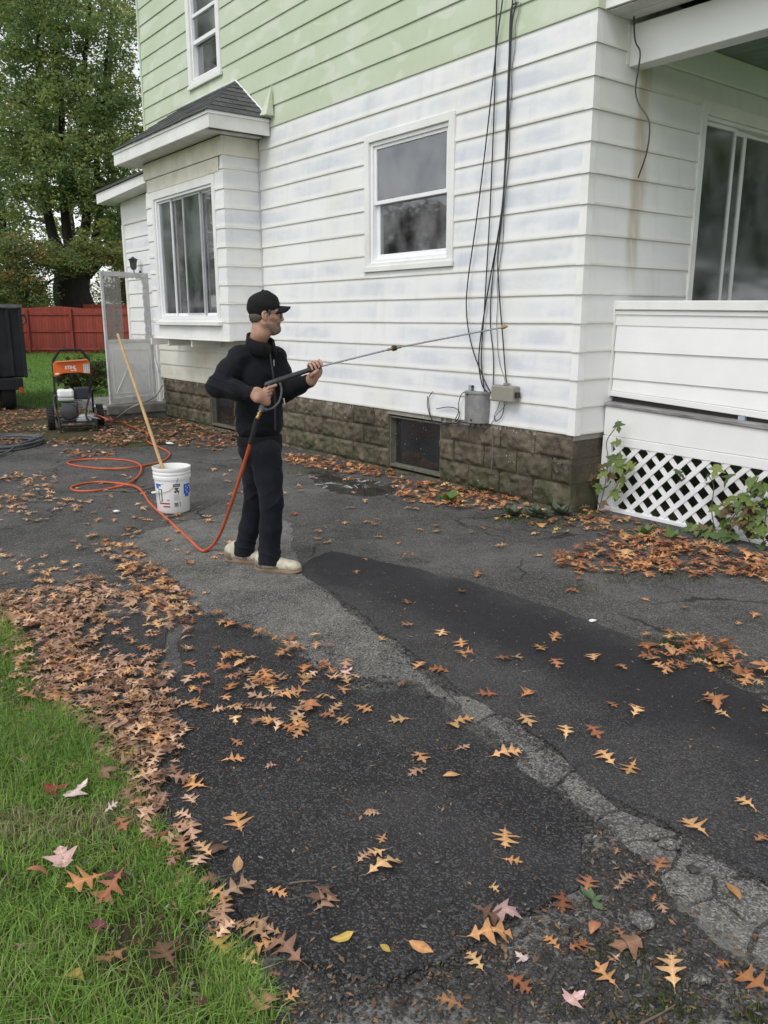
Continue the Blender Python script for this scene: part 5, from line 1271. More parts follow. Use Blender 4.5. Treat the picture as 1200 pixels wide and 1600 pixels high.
# orange panel
def pf(u, v, d): return (u, d - 0.02*(v-0.86), v)
pp = [(-0.245, 0.755), (-0.21, 0.765), (-0.12, 0.80), (0.10, 0.805), (0.20, 0.785), (0.245, 0.78), (0.245, 0.94), (0.225, 0.985), (-0.215, 0.965), (-0.245, 0.925)]
pan = MB().prism(pp, pf, 0.012, 0.032).build('panel', M['orange'], pw, bevel=0.006)
MB().prism([(-0.20, 0.955), (0.215, 0.978), (0.205, 0.992), (-0.19, 0.968)], pf, -0.045, 0.03).build('panel_lip', plain('light_orange_edge', (0.75, 0.26, 0.08), 0.5), pan)
def text_mesh(txt, size, mat, parent, loc, rot, bold=0.0, name='lettering', shear=0.0):
    cu = bpy.data.curves.new(name, 'FONT'); cu.body = txt; cu.size = size; cu.align_x = 'CENTER'; cu.align_y = 'CENTER'; cu.offset = bold; cu.shear = shear; cu.extrude = 0.0006
    tmp = bpy.data.objects.new('tmp_text', cu); coll.objects.link(tmp)
    dg = bpy.context.evaluated_depsgraph_get(); me = bpy.data.meshes.new_from_object(tmp.evaluated_get(dg)); bpy.data.objects.remove(tmp)
    me.materials.clear(); me.materials.append(mat); o = link(name, me, parent); o.location = loc; o.rotation_euler = rot; return o
text_mesh('STIHL', 0.060, M['white_plastic'], pan, (-0.02, 0.0105, 0.878), (rad(90), 0, 0), 0.0025, shear=0.2)
text_mesh('RB 400', 0.026, M['white_plastic'], pan, (0.02, 0.0105, 0.838), (rad(90), 0, 0), 0.0008)
mb = MB(); mb.box(0.155, 0.235, 0.006, 0.011, 0.80, 0.925); stk = mb.build('sticker', M['white_plastic'], pan)
for i in range(3):
    for j in range(5):
        mb = MB(); mb.box(0.162+i*0.025, 0.180+i*0.025, 0.0035, 0.0058, 0.806+j*0.024, 0.824+j*0.024); mb.build('sticker_square', plain('sticker_grey', (0.35, 0.34, 0.33), 0.5), stk)
mb = MB(); mb.box(-0.225, -0.175, 0.007, 0.0115, 0.785, 0.805); mb.build('sticker', M['white_plastic'], pan)
# engine
MB().box(-0.225, -0.01, -0.15, 0.06, 0.47, 0.585).build('fuel_tank', M['white_plastic'], pw, bevel=0.035, seg=4)
MB().lathe([(0, 0.58), (0.035, 0.58), (0.035, 0.60), (0.028, 0.615), (0, 0.617)], 14, (-0.10, -0.04, 0)).build('fuel_cap', M['rubber'], pw, smooth=True)
mb = MB(); mb.box(-0.222, -0.013, -0.147, 0.057, 0.425, 0.468); mb.build('tank_base', plain('light_grey_plastic', (0.42, 0.42, 0.42), 0.5), pw, bevel=0.01)
mb = MB(); mb.box(-0.19, 0.03, -0.15, 0.08, 0.13, 0.40); mb.build('crankcase', M['engine'], pw, bevel=0.02, seg=2)
MB().lathe([(0, -0.07), (0.04, -0.07), (0.10, -0.055), (0.115, -0.03), (0.115, 0.0), (0, 0.0)], 22, (-0.10, -0.15, 0.28), axis='y').build('recoil_cover', plain('dark_grey_cover', (0.05, 0.05, 0.055), 0.45), pw, smooth=True)
for k in range(6):
    mb = MB(); mb.box(-0.02, 0.10, -0.12, 0.02, 0.31+k*0.02, 0.318+k*0.02); mb.build('cooling_fin', M['silver'], pw)
mb = MB(); mb.box(0.0, 0.21, -0.06, 0.10, 0.43, 0.60); mb.build('air_filter_box', plain('navy_black_plastic', (0.02, 0.022, 0.035), 0.4), pw, bevel=0.02, seg=2)
MB().lathe([(0, 0), (0.045, 0), (0.05, 0.02), (0.05, 0.20), (0.045, 0.22), (0, 0.22)], 16, (0.02, -0.10, 0.19), axis='x').build('pump', M['silver'], pw, smooth=True)
for k in range(3): MB().lathe([(0, 0), (0.018, 0), (0.018, 0.05), (0, 0.05)], 8, (0.07+k*0.05, -0.10, 0.235)).build('valve_cap', plain('brass', (0.45, 0.30, 0.10), 0.35, 0.8), pw, smooth=True)
MB().tube(catmull([(-0.2, 0.10, 0.62), (-0.19, 0.08, 0.66), (-0.22, 0.06, 0.70)]), 0.012, 7).build('throttle_lever', M['frame_black'], pw, smooth=True)
mb = MB(); mb.box(-0.01, 0.20, -0.20, -0.12, 0.13, 0.185); mb.build('gearbox', M['silver'], pw, bevel=0.012)
def pwl(x, y, z): c, s = math.cos(WYAW), math.sin(WYAW); return np.array([wc[0]+c*x-s*y, wc[1]+s*x+c*y, z])

# ================================================================== HOSES
hose_px = [(295, 842), (260, 810), (235, 787), (225, 772), (215, 762), (195, 756.5), (157, 753), (127, 756), (111, 762), (120, 767), (150, 766.5), (182, 761), (200, 755), (215, 745), (221, 732), (215, 724), (195, 719), (155, 717), (120, 719), (106, 722.5), (115, 727), (157, 732), (200, 731), (232, 726), (255, 720), (265, 711), (261, 705), (245, 697), (230, 689), (231, 680), (225, 674), (200, 664), (186, 657)]
GUN_BOTTOM = at_depth(402, 654, 4.615)
air = [GUN_BOTTOM, at_depth(391, 693, 4.66), at_depth(375, 745, 4.78), at_depth(357, 800, 4.95), at_depth(343, 836, 5.12)]
air.append(gnd(329, 855, 0.03)); air.append(gnd(315, 860, 0.02))
pts = air + [gnd(x, y, 0.011 + (0.022 if i in (5, 12, 14, 22) else 0)) for i, (x, y) in enumerate(hose_px)] + [gnd(172, 650, 0.05), pwl(0.46, -0.18, 0.12), pwl(0.30, -0.16, 0.20), pwl(0.22, -0.12, 0.22)]
base = np.array([*gnd(260, 810)[:2], 0.0])
C = catmull([p-base for p in pts], 10)
h1 = MB().tube(C, 0.0105, 9).build('high_pressure_hose', M['orange_hose'], smooth=True); h1.location = tuple(base)
tag(h1, 'orange high pressure hose looping over the asphalt from the washer to the spray gun', 'hose')
nC = len(catmull(air[:2], 10))
relief = MB().tube(catmull([p-base for p in [GUN_BOTTOM, at_depth(397, 673, 4.635), at_depth(391, 693, 4.66)]], 6), [0.0165]*7+[0.015]*6, 10).build('bend_guard', M['rubber'], h1, smooth=True)
# grey supply hose to the house tap
tap = l2w(-8.16, -0.06, 0.52)
pts = [pwl(0.12, -0.14, 0.20), pwl(0.30, -0.20, 0.16), gnd(147, 654, 0.06), gnd(164, 658, 0.02), gnd(182, 653, 0.05), l2w(*wpx(203, 638, -1.12)), l2w(*wpx(226, 628, -0.95)), l2w(*wpx(244, 618, -0.55)), tap]
base = np.array([*gnd(166, 656)[:2], 0.0])
h2 = MB().tube(catmull([p-base for p in pts], 8), 0.0115, 8).build('supply_hose', plain('grey_hose_rubber', (0.22, 0.22, 0.21), 0.5), smooth=True); h2.location = tuple(base)
tag(h2, 'grey supply hose rising from the washer to the house tap', 'hose')
# dark garden hose coiled at the left edge
M['dark_hose'] = plain('dark_grey_hose', (0.075, 0.08, 0.09), 0.45, var=0.2)
cpt = gnd(-8, 697); pts = []; rr = random.Random(2)
for k in range(5*14+1):
    a = -2*math.pi*k/14 + 0.6; rx = 0.50+0.06*math.sin(k*0.37)+rr.uniform(-.015, .015); ry = 0.62+0.05*math.cos(k*0.29)
    pts.append(np.array([rx*math.cos(a), ry*math.sin(a), 0.016+0.010*(k//14)+0.004*math.sin(k*2.1)]))
e1 = gnd(9, 744, 0.016)-cpt
pts += [gnd(30, 694, 0.05)-cpt, gnd(12, 706, 0.03)-cpt, gnd(-12, 716, 0.016)-cpt, gnd(-40, 728, 0.016)-cpt, gnd(-25, 735, 0.016)-cpt, e1]
h3 = MB().tube(catmull(pts, 5), 0.0135, 8).build('garden_hose', M['dark_hose'], smooth=True); h3.location = tuple(cpt)
tag(h3, 'dark grey hose lying in a flat coil at the driveway end', 'hose')
d_ = (e1-(gnd(-25, 735, 0.016)-cpt)); d_ /= np.linalg.norm(d_)
MB().tube([e1-d_*0.005, e1+d_*0.05], 0.018, 10).build('end_fitting', M['silver'], h3, smooth=True)

# ================================================================== BUCKET AND POLE
bc = gnd(272, 798); bc[2] = 0.006
bk = thing('bucket', 'white five gallon plastic bucket with printed labels standing on the asphalt', 'bucket', tuple(bc))
M['bucket'] = plain('white_bucket_plastic', (0.80, 0.80, 0.79), 0.38, var=0.02, dirt=(0.62, 0.60, 0.55), dirt_amt=0.3)
prof = [(0, 0.0), (0.128, 0.0), (0.131, 0.004), (0.1415, 0.275), (0.150, 0.278), (0.1515, 0.300), (0.146, 0.303), (0.146, 0.316), (0.1515, 0.319), (0.1515, 0.330), (0.147, 0.333), (0.147, 0.346), (0.153, 0.349), (0.1555, 0.360), (0.1545, 0.371), (0.1495, 0.372), (0.1475, 0.366), (0.1375, 0.27), (0.127, 0.008), (0, 0.008)]
MB().lathe(prof, 48).build('body', M['bucket'], bk, smooth=True)
MB().lathe([(0, 0.03), (0.1305, 0.03)], 40).build('soapy_water', plain('soapy_water', (0.72, 0.73, 0.72), 0.2), bk)
camdir = math.atan2(-bc[1], -bc[0])          # angle on the bucket that faces the photographer
def brad(z): return 0.131 + (0.1415-0.131)*(z-0.004)/0.271 + 0.0008
def decal(a0, a1, z0, z1, mat, name='label_print', lift=0.0, sub=None):
    n = max(2, int(abs(a1-a0)/rad(4))+1); vs = []
    for i in range(n+1):
        a = camdir + a0+(a1-a0)*i/n
        for z in (z0, z1): r = brad(z)+lift; vs.append((r*math.cos(a), r*math.sin(a), z))
    return MB().quad_mesh(vs, [(2*i, 2*i+2, 2*i+3, 2*i+1) for i in range(n)]).build(name, mat, sub or bk)
BLUE = plain('blue_print', (0.03, 0.13, 0.50), 0.4); BLK = plain('black_print', (0.02, 0.02, 0.022), 0.45); RED = plain('red_print', (0.30, 0.015, 0.03), 0.4); GRY = plain('grey_print', (0.30, 0.30, 0.31), 0.5)
# angles: positive = to the right in the photograph
def dg(x): return math.asin(max(-0.99, min(0.99, x)))      # x across the face, -1 left .. 1 right
def dec(x0, x1, z0, z1, m, **k): return decal(dg(x0), dg(x1), z0, z1, m, **k)
dec(0.62, 0.97, 0.155, 0.235, BLUE); dec(0.68, 0.90, 0.130, 0.156, BLUE, lift=0.0003)
for (x, z) in ((0.74, 0.215), (0.74, 0.185), (0.82, 0.20), (0.80, 0.165), (0.9, 0.215)): dec(x-0.02, x+0.025, z-0.006, z+0.006, M['white_plastic'], lift=0.0008)
dec(0.02, 0.42, 0.222, 0.245, BLK); dec(0.05, 0.38, 0.228, 0.239, GRY, lift=0.0005)
for (x0, x1, z0, z1) in ((0.10, 0.34, 0.205, 0.214), (0.14, 0.28, 0.19, 0.203), (0.08, 0.20, 0.172, 0.188), (0.22, 0.36, 0.178, 0.19), (0.26, 0.33, 0.165, 0.176)): dec(x0, x1, z0, z1, BLK)
for k in range(6): dec(0.05, 0.40-0.03*(k % 3), 0.110+k*0.0085, 0.113+k*0.0085, GRY)
for k in range(7): dec(0.05+k*0.035, 0.07+k*0.035, 0.055, 0.09, BLK)
for k in range(4): dec(0.35, 0.41, 0.055+k*0.011, 0.061+k*0.011, BLK)
dec(-0.92, -0.66, 0.225, 0.245, BLUE); dec(-0.90, -0.78, 0.205, 0.224, BLUE); dec(-0.7, -0.5, 0.242, 0.245, BLUE)
for k in range(2): dec(-0.80+0.2*(1-k), -0.22, 0.052+k*0.026, 0.064+k*0.026, RED)
dec(-0.36, -0.22, 0.110, 0.116, BLK); dec(-0.80, -0.62, 0.098, 0.104, BLK); dec(-0.80, -0.62, 0.198, 0.204, BLK); dec(-0.665, -0.615, 0.104, 0.198, BLK); dec(-0.80, -0.77, 0.104, 0.198, BLK)
mb = MB(); hp_ = []
def bp(x, z, off=0.006): a = camdir+dg(x); r = brad(min(z, 0.274))+off; return (r*math.cos(a), r*math.sin(a), z)
mb.tube(catmull([bp(0.30, 0.295, 0.012), bp(0.22, 0.26), bp(0.05, 0.225), bp(-0.2, 0.195), bp(-0.5, 0.178), bp(-0.75, 0.172, 0.014), bp(-0.93, 0.168, 0.02)], 6), 0.002, 6); mb.build('wire_handle', M['galv'], bk, smooth=True)
mb = MB(); mb.tube([bp(-0.80, 0.178, 0.02), bp(-0.97, 0.165, 0.03)], 0.009, 8); mb.build('handle_grip', M['white_plastic'], bk, smooth=True)
top = at_depth(184, 522, bc[1]+0.62); bot = np.array([bc[0]+0.035, bc[1]-0.075, 0.045])
M['pole'] = plain('pale_wood_pole', (0.46, 0.30, 0.145), 0.6, var=0.15, nscale=5, stretch=(8, 8, 0.7))
po = MB().tube([np.array([0, 0, 0]), (top-bot)*0.5, (top-bot)], [0.014, 0.0135, 0.013], 12).build('wooden_pole', M['pole'], smooth=True); po.location = tuple(bot)
tag(po, 'long pale wooden pole leaning in the white bucket', 'pole')
print('POLE len', np.linalg.norm(top-bot))
# ================================================================== PERSON
class Field:
    """signed distance field on a grid, meshed by surface nets into one continuous surface"""
    def __init__(s, lo, hi, h):
        s.lo = np.asarray(lo, float); s.h = h; s.smooth = 1 if h < 0.0038 else 2; s.n = np.ceil((np.asarray(hi)-s.lo)/h).astype(int)+1
        s.f = np.full(s.n, 1.0, np.float32)
        s.ax = [s.lo[i]+h*np.arange(s.n[i]) for i in range(3)]
    def _sub(s, lo, hi):
        i0 = np.clip(np.floor((np.asarray(lo)-s.lo)/s.h).astype(int), 0, s.n-1); i1 = np.clip(np.ceil((np.asarray(hi)-s.lo)/s.h).astype(int)+1, 1, s.n)
        sl_ = tuple(slice(a, b) for a, b in zip(i0, i1))
        X, Y, Z = np.meshgrid(*[s.ax[k][sl_[k]] for k in range(3)], indexing='ij')
        return sl_, X, Y, Z
    def _put(s, sl_, d, k):
        a = s.f[sl_]
        hh = np.maximum(k-np.abs(a-d), 0)/max(k, 1e-6); s.f[sl_] = np.minimum(a, d) - hh*hh*k*0.25
    def cone(s, a, b, ra, rb, k=0.02):
        a, b = np.asarray(a, float), np.asarray(b, float); R = max(ra, rb)+k+3*s.h
        sl_, X, Y, Z = s._sub(np.minimum(a, b)-R, np.maximum(a, b)+R); d = b-a; L2 = d @ d + 1e-9
        t = np.clip(((X-a[0])*d[0]+(Y-a[1])*d[1]+(Z-a[2])*d[2])/L2, 0, 1)
        r = np.sqrt((X-a[0]-t*d[0])**2+(Y-a[1]-t*d[1])**2+(Z-a[2]-t*d[2])**2) - (ra+(rb-ra)*t)
        s._put(sl_, r.astype(np.float32), k); return s
    def chain(s, pts, rs_, k=0.02):
        for i in range(len(pts)-1): s.cone(pts[i], pts[i+1], rs_[i], rs_[i+1], k)
        return s
    def _ell(s, c, r, B):
        c = np.asarray(c, float); r = np.asarray(r, float); m = r.max()
        return c, r, m
    def ell(s, c, r, B=np.eye(3), k=0.02, sub=False):
        c, r, m = s._ell(c, r, B); R = m+k+3*s.h
        sl_, X, Y, Z = s._sub(c-R, c+R); P = np.stack([X-c[0], Y-c[1], Z-c[2]], -1) @ np.asarray(B).T     # rows of B are the axes
        q = P/r; k0 = np.linalg.norm(q, axis=-1); k1 = np.linalg.norm(q/r, axis=-1)+1e-9; d = (k0*(k0-1)/k1).astype(np.float32)
        if not sub: s._put(sl_, d, k)
        else:
            a = s.f[sl_]; d = -d; hh = np.maximum(k-np.abs(a-d), 0)/max(k, 1e-6); s.f[sl_] = np.maximum(a, d)+hh*hh*k*0.25
        return s
    def cut(s, p, nrm):
        """keep the side the normal points away from"""
        p = np.asarray(p, float); nrm = np.asarray(nrm, float)/np.linalg.norm(nrm)
        X, Y, Z = np.meshgrid(*s.ax, indexing='ij', sparse=True)
        s.f = np.maximum(s.f, ((X-p[0])*nrm[0]+(Y-p[1])*nrm[1]+(Z-p[2])*nrm[2]).astype(np.float32)); return s
    def cut_near(s, p, nrm, R):
        p = np.asarray(p, float); nrm = np.asarray(nrm, float)/np.linalg.norm(nrm); sl_, X, Y, Z = s._sub(p-R, p+R)
        d = (X-p[0])*nrm[0]+(Y-p[1])*nrm[1]+(Z-p[2])*nrm[2]; s.f[sl_] = np.where(d > -0.02, np.maximum(s.f[sl_], d), s.f[sl_]); return s
    def wrinkle(s, fn, band=0.03):
        idx = np.nonzero(np.abs(s.f) < band); P = [s.ax[k][idx[k]] for k in range(3)]
        s.f[idx] += fn(*P).astype(np.float32); return s
    def mesh(s, name, mat):
        f = s.f; ins = f < 0; n = s.n
        corners = [(i, j, k) for i in (0, 1) for j in (0, 1) for k in (0, 1)]
        cs = np.zeros(n-1, np.int8)
        for c in corners: cs += ins[c[0]:n[0]-1+c[0], c[1]:n[1]-1+c[1], c[2]:n[2]-1+c[2]]
        act = np.nonzero((cs > 0) & (cs < 8)); vid = np.full(n-1, -1, np.int32); m = len(act[0]); vid[act] = np.arange(m)
        acc = np.zeros((m, 3)); cnt = np.zeros(m)
        for a in corners:
            for ax in range(3):
                if a[ax]: continue
                b = list(a); b[ax] = 1
                fa = f[act[0]+a[0], act[1]+a[1], act[2]+a[2]]; fb = f[act[0]+b[0], act[1]+b[1], act[2]+b[2]]
                w = (fa < 0) != (fb < 0); t = np.where(w, fa/(fa-fb+1e-12), 0)
                for q in range(3): acc[:, q] += np.where(w, a[q]+(t if q == ax else 0), 0)
                cnt += w
        V = s.lo + s.h*(np.stack(act, 1) + acc/np.maximum(cnt, 1)[:, None])
        F = []
        for ax in range(3):
            u, v = (ax+1) % 3, (ax+2) % 3
            A = [slice(None)]*3; B = [slice(None)]*3; A[ax] = slice(0, n[ax]-1); B[ax] = slice(1, n[ax])
            e = ins[tuple(A)] != ins[tuple(B)]; I = np.stack(np.nonzero(e), 1)
            I = I[(I[:, u] > 0) & (I[:, v] > 0) & (I[:, u] < n[u]-1) & (I[:, v] < n[v]-1)]
            fl = ins[tuple(I.T)]
            def cell(du, dv):
                J = I.copy(); J[:, u] -= du; J[:, v] -= dv; return vid[tuple(J.T)]
            q = np.stack([cell(0, 0), cell(1, 0), cell(1, 1), cell(0, 1)], 1)
            q[~fl] = q[~fl][:, ::-1]; F.append(q)
        F = np.vstack(F); F = F[(F >= 0).all(1)]
        # light smoothing
        for _ in range(s.smooth):
            acc = np.zeros_like(V); cnt = np.zeros(len(V))
            for a, b in ((0, 1), (1, 2), (2, 3), (3, 0)):
                np.add.at(acc, F[:, a], V[F[:, b]]); np.add.at(acc, F[:, b], V[F[:, a]]); np.add.at(cnt, F[:, a], 1); np.add.at(cnt, F[:, b], 1)
            V = V*0.5 + 0.5*acc/np.maximum(cnt, 1)[:, None]
        return fast_mesh(name, V, F[:, ::-1], mat, smooth=True)

def JP(x, y, Y): return at_depth(x, y, Y) - PO
PO = np.array([*gnd(408, 884)[:2], 0.0]); PO[2] = 0.006
person = thing('person', 'man in black cap, black jacket and dark jeans aiming the spray lance at the wall', 'person', tuple(PO))
def skin_mat():
    t = NT('skin'); o = t.obj(); n = t.noise(o, 30, 4, 0.6); n2 = t.noise(o, 9, 3, 0.5)
    c = t.mix(t.step(n, 0.3, 0.7), (0.38, 0.205, 0.145), (0.45, 0.265, 0.195)); c = t.mix(t.math('MULTIPLY', t.step(n2, 0.5, 0.75), 0.4), c, (0.40, 0.16, 0.12))
    b = t.new('ShaderNodeBsdfPrincipled'); t.put(b.inputs['Base Color'], c); b.inputs['Roughness'].default_value = 0.5; b.inputs['Subsurface Weight'].default_value = 0.12
    b.inputs['Subsurface Radius'].default_value = (0.01, 0.004, 0.002); t.put(b.inputs['Normal'], t.bump(t.noise(o, 220, 3, 0.6), 0.2, 0.002)); return t.done(b.outputs[0])
M['skin'] = skin_mat()
def cloth_mat(name, c, rough=0.85, weave=600, var=0.25, fade=None, fade_amt=0.4):
    t = NT(name); o = t.obj(); n = t.noise(o, 7, 5, 0.6); w = t.noise(t.map(o, (1, 1, 1)), weave, 2, 0.5)
    col = t.mix(t.step(n, 0.3, 0.7), tuple(x*(1-var) for x in c), tuple(x*(1+var) for x in c))
    if fade: col = t.mix(t.math('MULTIPLY', t.step(t.noise(t.map(o, (3, 3, 1)), 6, 4, 0.6), 0.5, 0.75), fade_amt), col, fade)
    b = t.new('ShaderNodeBsdfPrincipled'); t.put(b.inputs['Base Color'], col); b.inputs['Roughness'].default_value = rough; b.inputs['Sheen Weight'].default_value = 0.03
    b.inputs['Specular IOR Level'].default_value = 0.25
    t.put(b.inputs['Normal'], t.bump(t.math('ADD', t.math('MULTIPLY', n, 2.0), w), 0.35, 0.003)); return t.done(b.outputs[0])
M['jacket'] = cloth_mat('black_jacket_cloth', (0.0055, 0.0060, 0.0095))
M['rib'] = cloth_mat('ribbed_knit', (0.0065, 0.0065, 0.009), 0.9, 300)
M['jeans'] = cloth_mat('dark_denim', (0.0060, 0.0068, 0.0115), 0.85, 700, 0.3, fade=(0.017, 0.020, 0.030), fade_amt=0.5)
M['cap'] = cloth_mat('black_cap_cloth', (0.0075, 0.0075, 0.0085), 0.8)
M['shoe'] = plain('dirty_white_leather', (0.50, 0.46, 0.36), 0.6, var=0.15, nscale=25, dirt=(0.20, 0.16, 0.10), dirt_amt=0.7, bump=0.3, bscale=120)
M['shoe_panel'] = plain('scuffed_beige_panel', (0.25, 0.21, 0.15), 0.65, var=0.25, nscale=30, dirt=(0.14, 0.11, 0.07), dirt_amt=0.7)
M['lace'] = plain('grey_lace', (0.20, 0.185, 0.16), 0.8)
M['sole'] = plain('brown_rubber_sole', (0.22, 0.15, 0.10), 0.8, var=0.2)
M['hair'] = plain('grey_brown_hair', (0.075, 0.062, 0.052), 0.7, var=0.5, nscale=120, bump=0.6, bscale=300)
def beard_mat():
    t = NT('grey_stubble'); o = t.obj(); n = t.noise(o, 260, 3, 0.7); n2 = t.noise(o, 14, 3, 0.6)
    c = t.mix(t.step(n, 0.35, 0.65), (0.12, 0.080, 0.058), (0.34, 0.25, 0.19)); c = t.mix(t.math('MULTIPLY', t.step(n2, 0.4, 0.7), 0.5), c, (0.33, 0.22, 0.16))
    return t.done(t.pbr(c, 0.8, 0, 0.2, t.bump(n, 0.6, 0.003)))
M['beard'] = beard_mat()

# skeleton
def unit(v): v = np.asarray(v, float); return v/np.linalg.norm(v)
hf = unit((0.96, 0.26, -0.02)); hr = unit((hf[1], -hf[0], 0)); hu = np.cross(hr, hf); HB = np.array([hf, hr, hu])
HC = JP(414, 492, 4.90); S = 0.88
def HP(f, r, u): return HC + S*(hf*f + hr*r + hu*u)
cf = unit((0.74, -0.67, 0)); cr = np.array([cf[1], -cf[0], 0]); cu = np.array([0, 0, 1.0]); CB = np.array([cf, cr, cu])
neck = JP(403, 532, 4.915)
shR, elR, wrR = JP(373, 556, 4.84), JP(339, 604, 4.73), JP(399, 616.5, 4.635)
shL, elL, wrL = JP(432, 558, 5.00), JP(449, 611, 4.97), JP(486, 594, 4.80)
chest, belly = JP(402, 590, 4.925), JP(405, 645, 4.905)
hipR, knR, anR = JP(415, 708, 4.83), JP(424, 782, 4.79), JP(421, 866, 4.81)
hipL, knL, anL = JP(401, 708, 4.96), JP(398, 785, 4.98), JP(382, 862, 5.00)

# gun geometry (used by the hands)
GR, GF = JP(418, 600, 4.63), JP(497, 573.5, 4.755)           # rear and front of the gun body
NZ = JP(790, 510.5, 5.20)
gd = unit(GF-GR); HT_, HBm = JP(421, 602, 4.632), JP(408, 641, 4.615)    # grip top and bottom
gripd = unit(HBm-HT_)
near = unit(np.cross(gripd, gd));
if near[1] > 0: near = -near                                    # towards the photographer
# ---- body (one continuous surface)
B = Field(PO*0 + np.array([-0.45, -0.46, 0.0]), np.array([0.50, 0.26, 1.74]), 0.0036)
B.ell(HP(-0.012, 0, 0.045), S*np.array([0.098, 0.077, 0.098]), HB)
B.ell(HP(0.035, 0, -0.040), S*np.array([0.064, 0.058, 0.078]), HB, 0.03)
B.cone(HP(0.058, 0, -0.10), HP(0.082, 0, -0.098), S*0.028, S*0.022, 0.03)
for s_ in (-1, 1):
    B.cone(HP(-0.005, s_*0.054, -0.052), HP(0.060, s_*0.022, -0.098), S*0.024, S*0.022, 0.02)
    B.cone(HP(0.064, s_*0.040, -0.018), HP(0.030, s_*0.058, -0.012), S*0.026, S*0.020, 0.02)
    B.cone(HP(0.088, s_*0.020, 0.032), HP(0.070, s_*0.052, 0.028), S*0.013, S*0.012, 0.012)
B.cone(HP(0.096, 0, 0.018), HP(0.117, 0, -0.026), S*0.009, S*0.013, 0.012)
B.cone(HP(0.106, -0.012, -0.031), HP(0.106, 0.012, -0.031), S*0.010, S*0.010, 0.008)
for s_ in (-1, 1): B.ell(HP(0.102, s_*0.031, 0.008), S*np.array([0.020, 0.018, 0.011]), HB, 0.008, sub=True)
B.ell(HP(0.092, 0, -0.058), S*np.array([0.012, 0.026, 0.007]), HB, 0.006); B.ell(HP(0.090, 0, -0.070), S*np.array([0.012, 0.022, 0.008]), HB, 0.006)
for s_ in (-1, 1):
    B.ell(HP(-0.014, s_*0.080, 0.000), S*np.array([0.020, 0.010, 0.034]), HB, 0.006); B.ell(HP(-0.006, s_*0.077, -0.030), S*np.array([0.011, 0.008, 0.012]), HB, 0.006)
    B.ell(HP(-0.008, s_*0.092, 0.004), S*np.array([0.010, 0.007, 0.018]), HB, 0.004, sub=True)
B.chain([HP(-0.030, 0, -0.045), HP(-0.030, 0, -0.12), neck+cf*0.0], [0.052, 0.048, 0.054], 0.03)
B.ell(chest-cu*0.02, (0.08, 0.12, 0.155), CB, 0.03); B.ell(belly, (0.080, 0.12, 0.14), CB, 0.04); B.cone(belly, (hipR+hipL)/2, 0.09, 0.09, 0.03)
for (a, b, c, w) in ((shR, elR, wrR, 1), (shL, elL, wrL, -1)):
    B.cone(neck-cu*0.045, a-cu*0.01, 0.028, 0.034, 0.02); B.chain([a-cu*0.01, b, c], [0.038, 0.036, 0.033], 0.02)
for (a, b, c) in ((hipR, knR, anR), (hipL, knL, anL)): B.chain([a, b, c], [0.075, 0.052, 0.038], 0.03)
# right hand closed on the grip
gc = HT_ + gripd*0.052
palmR = gc - gd*0.036 + near*0.022
B.cone(wrR, palmR - gd*0.028, 0.031, 0.029, 0.02)
B.ell(palmR, (0.043, 0.019, 0.044), np.array([gd, near, gripd]), 0.018)
for i, (o_, L_, r_) in enumerate(((0.008, 1.25, 0.0085), (0.030, 1.0, 0.0088), (0.051, 1.0, 0.0086), (0.071, 0.92, 0.0078))):
    kn = HT_ + gripd*o_ - gd*0.010 + near*0.030
    ext = 0.030 if i == 0 else 0.021
    p1 = HT_ + gripd*(o_+0.002) + gd*ext*L_ + near*0.019; p2 = HT_ + gripd*(o_+0.004) + gd*(ext*L_+0.003) - near*0.008; p3 = HT_ + gripd*(o_+0.006) + gd*0.010 - near*0.024
    B.chain([palmR + gripd*(o_-0.045)*0.8 + near*0.004, kn, p1, p2, p3], [r_*1.05, r_*1.1, r_, r_*0.95, r_*0.8], 0.002)
tb = palmR - gripd*0.028 - gd*0.006
B.chain([palmR - gripd*0.015 - gd*0.02, tb - near*0.004, HT_ - gripd*0.002 - gd*0.002 - near*0.022 + gripd*0.012, HT_ + gd*0.022 - near*0.026 + gripd*0.014], [0.014, 0.0125, 0.0105, 0.009], 0.008)
# left hand under and over the front of the gun
gp = GR + gd*(np.linalg.norm(GF-GR) - 0.012)                    # where it holds
gu = unit(np.cross(gd, near)); gu = gu if gu[2] > 0 else -gu    # up, across the gun
palmL = gp - near*0.030 - gu*0.030 + gd*0.004
hd = unit(palmL - wrL)
B.cone(wrL, palmL - hd*0.022, 0.030, 0.028, 0.02)
B.ell(palmL + gu*0.006, (0.040, 0.017, 0.044), np.array([gd, near, gu]), 0.018)
for i, (o_, r_) in enumerate(((-0.034, 0.0080), (-0.012, 0.0086), (0.010, 0.0086), (0.031, 0.0078))):
    b0 = gp + gd*o_
    B.chain([palmL + gd*o_*0.8 + gu*0.01, b0 - near*0.031 + gu*0.016, b0 - near*0.006 + gu*0.034, b0 + near*0.020 + gu*0.022, b0 + near*0.028 + gu*0.003], [r_*1.1, r_*1.1, r_*1.05, r_, r_*0.85], 0.002)
B.chain([palmL - gd*0.030 - gu*0.012, gp - gd*0.042 - gu*0.030 + near*0.004, gp - gd*0.026 - gu*0.020 + near*0.026, gp - gd*0.004 - gu*0.012 + near*0.030], [0.014, 0.0125, 0.0105, 0.009], 0.008)
body = link('body', B.mesh('body', M['skin']), person); del B
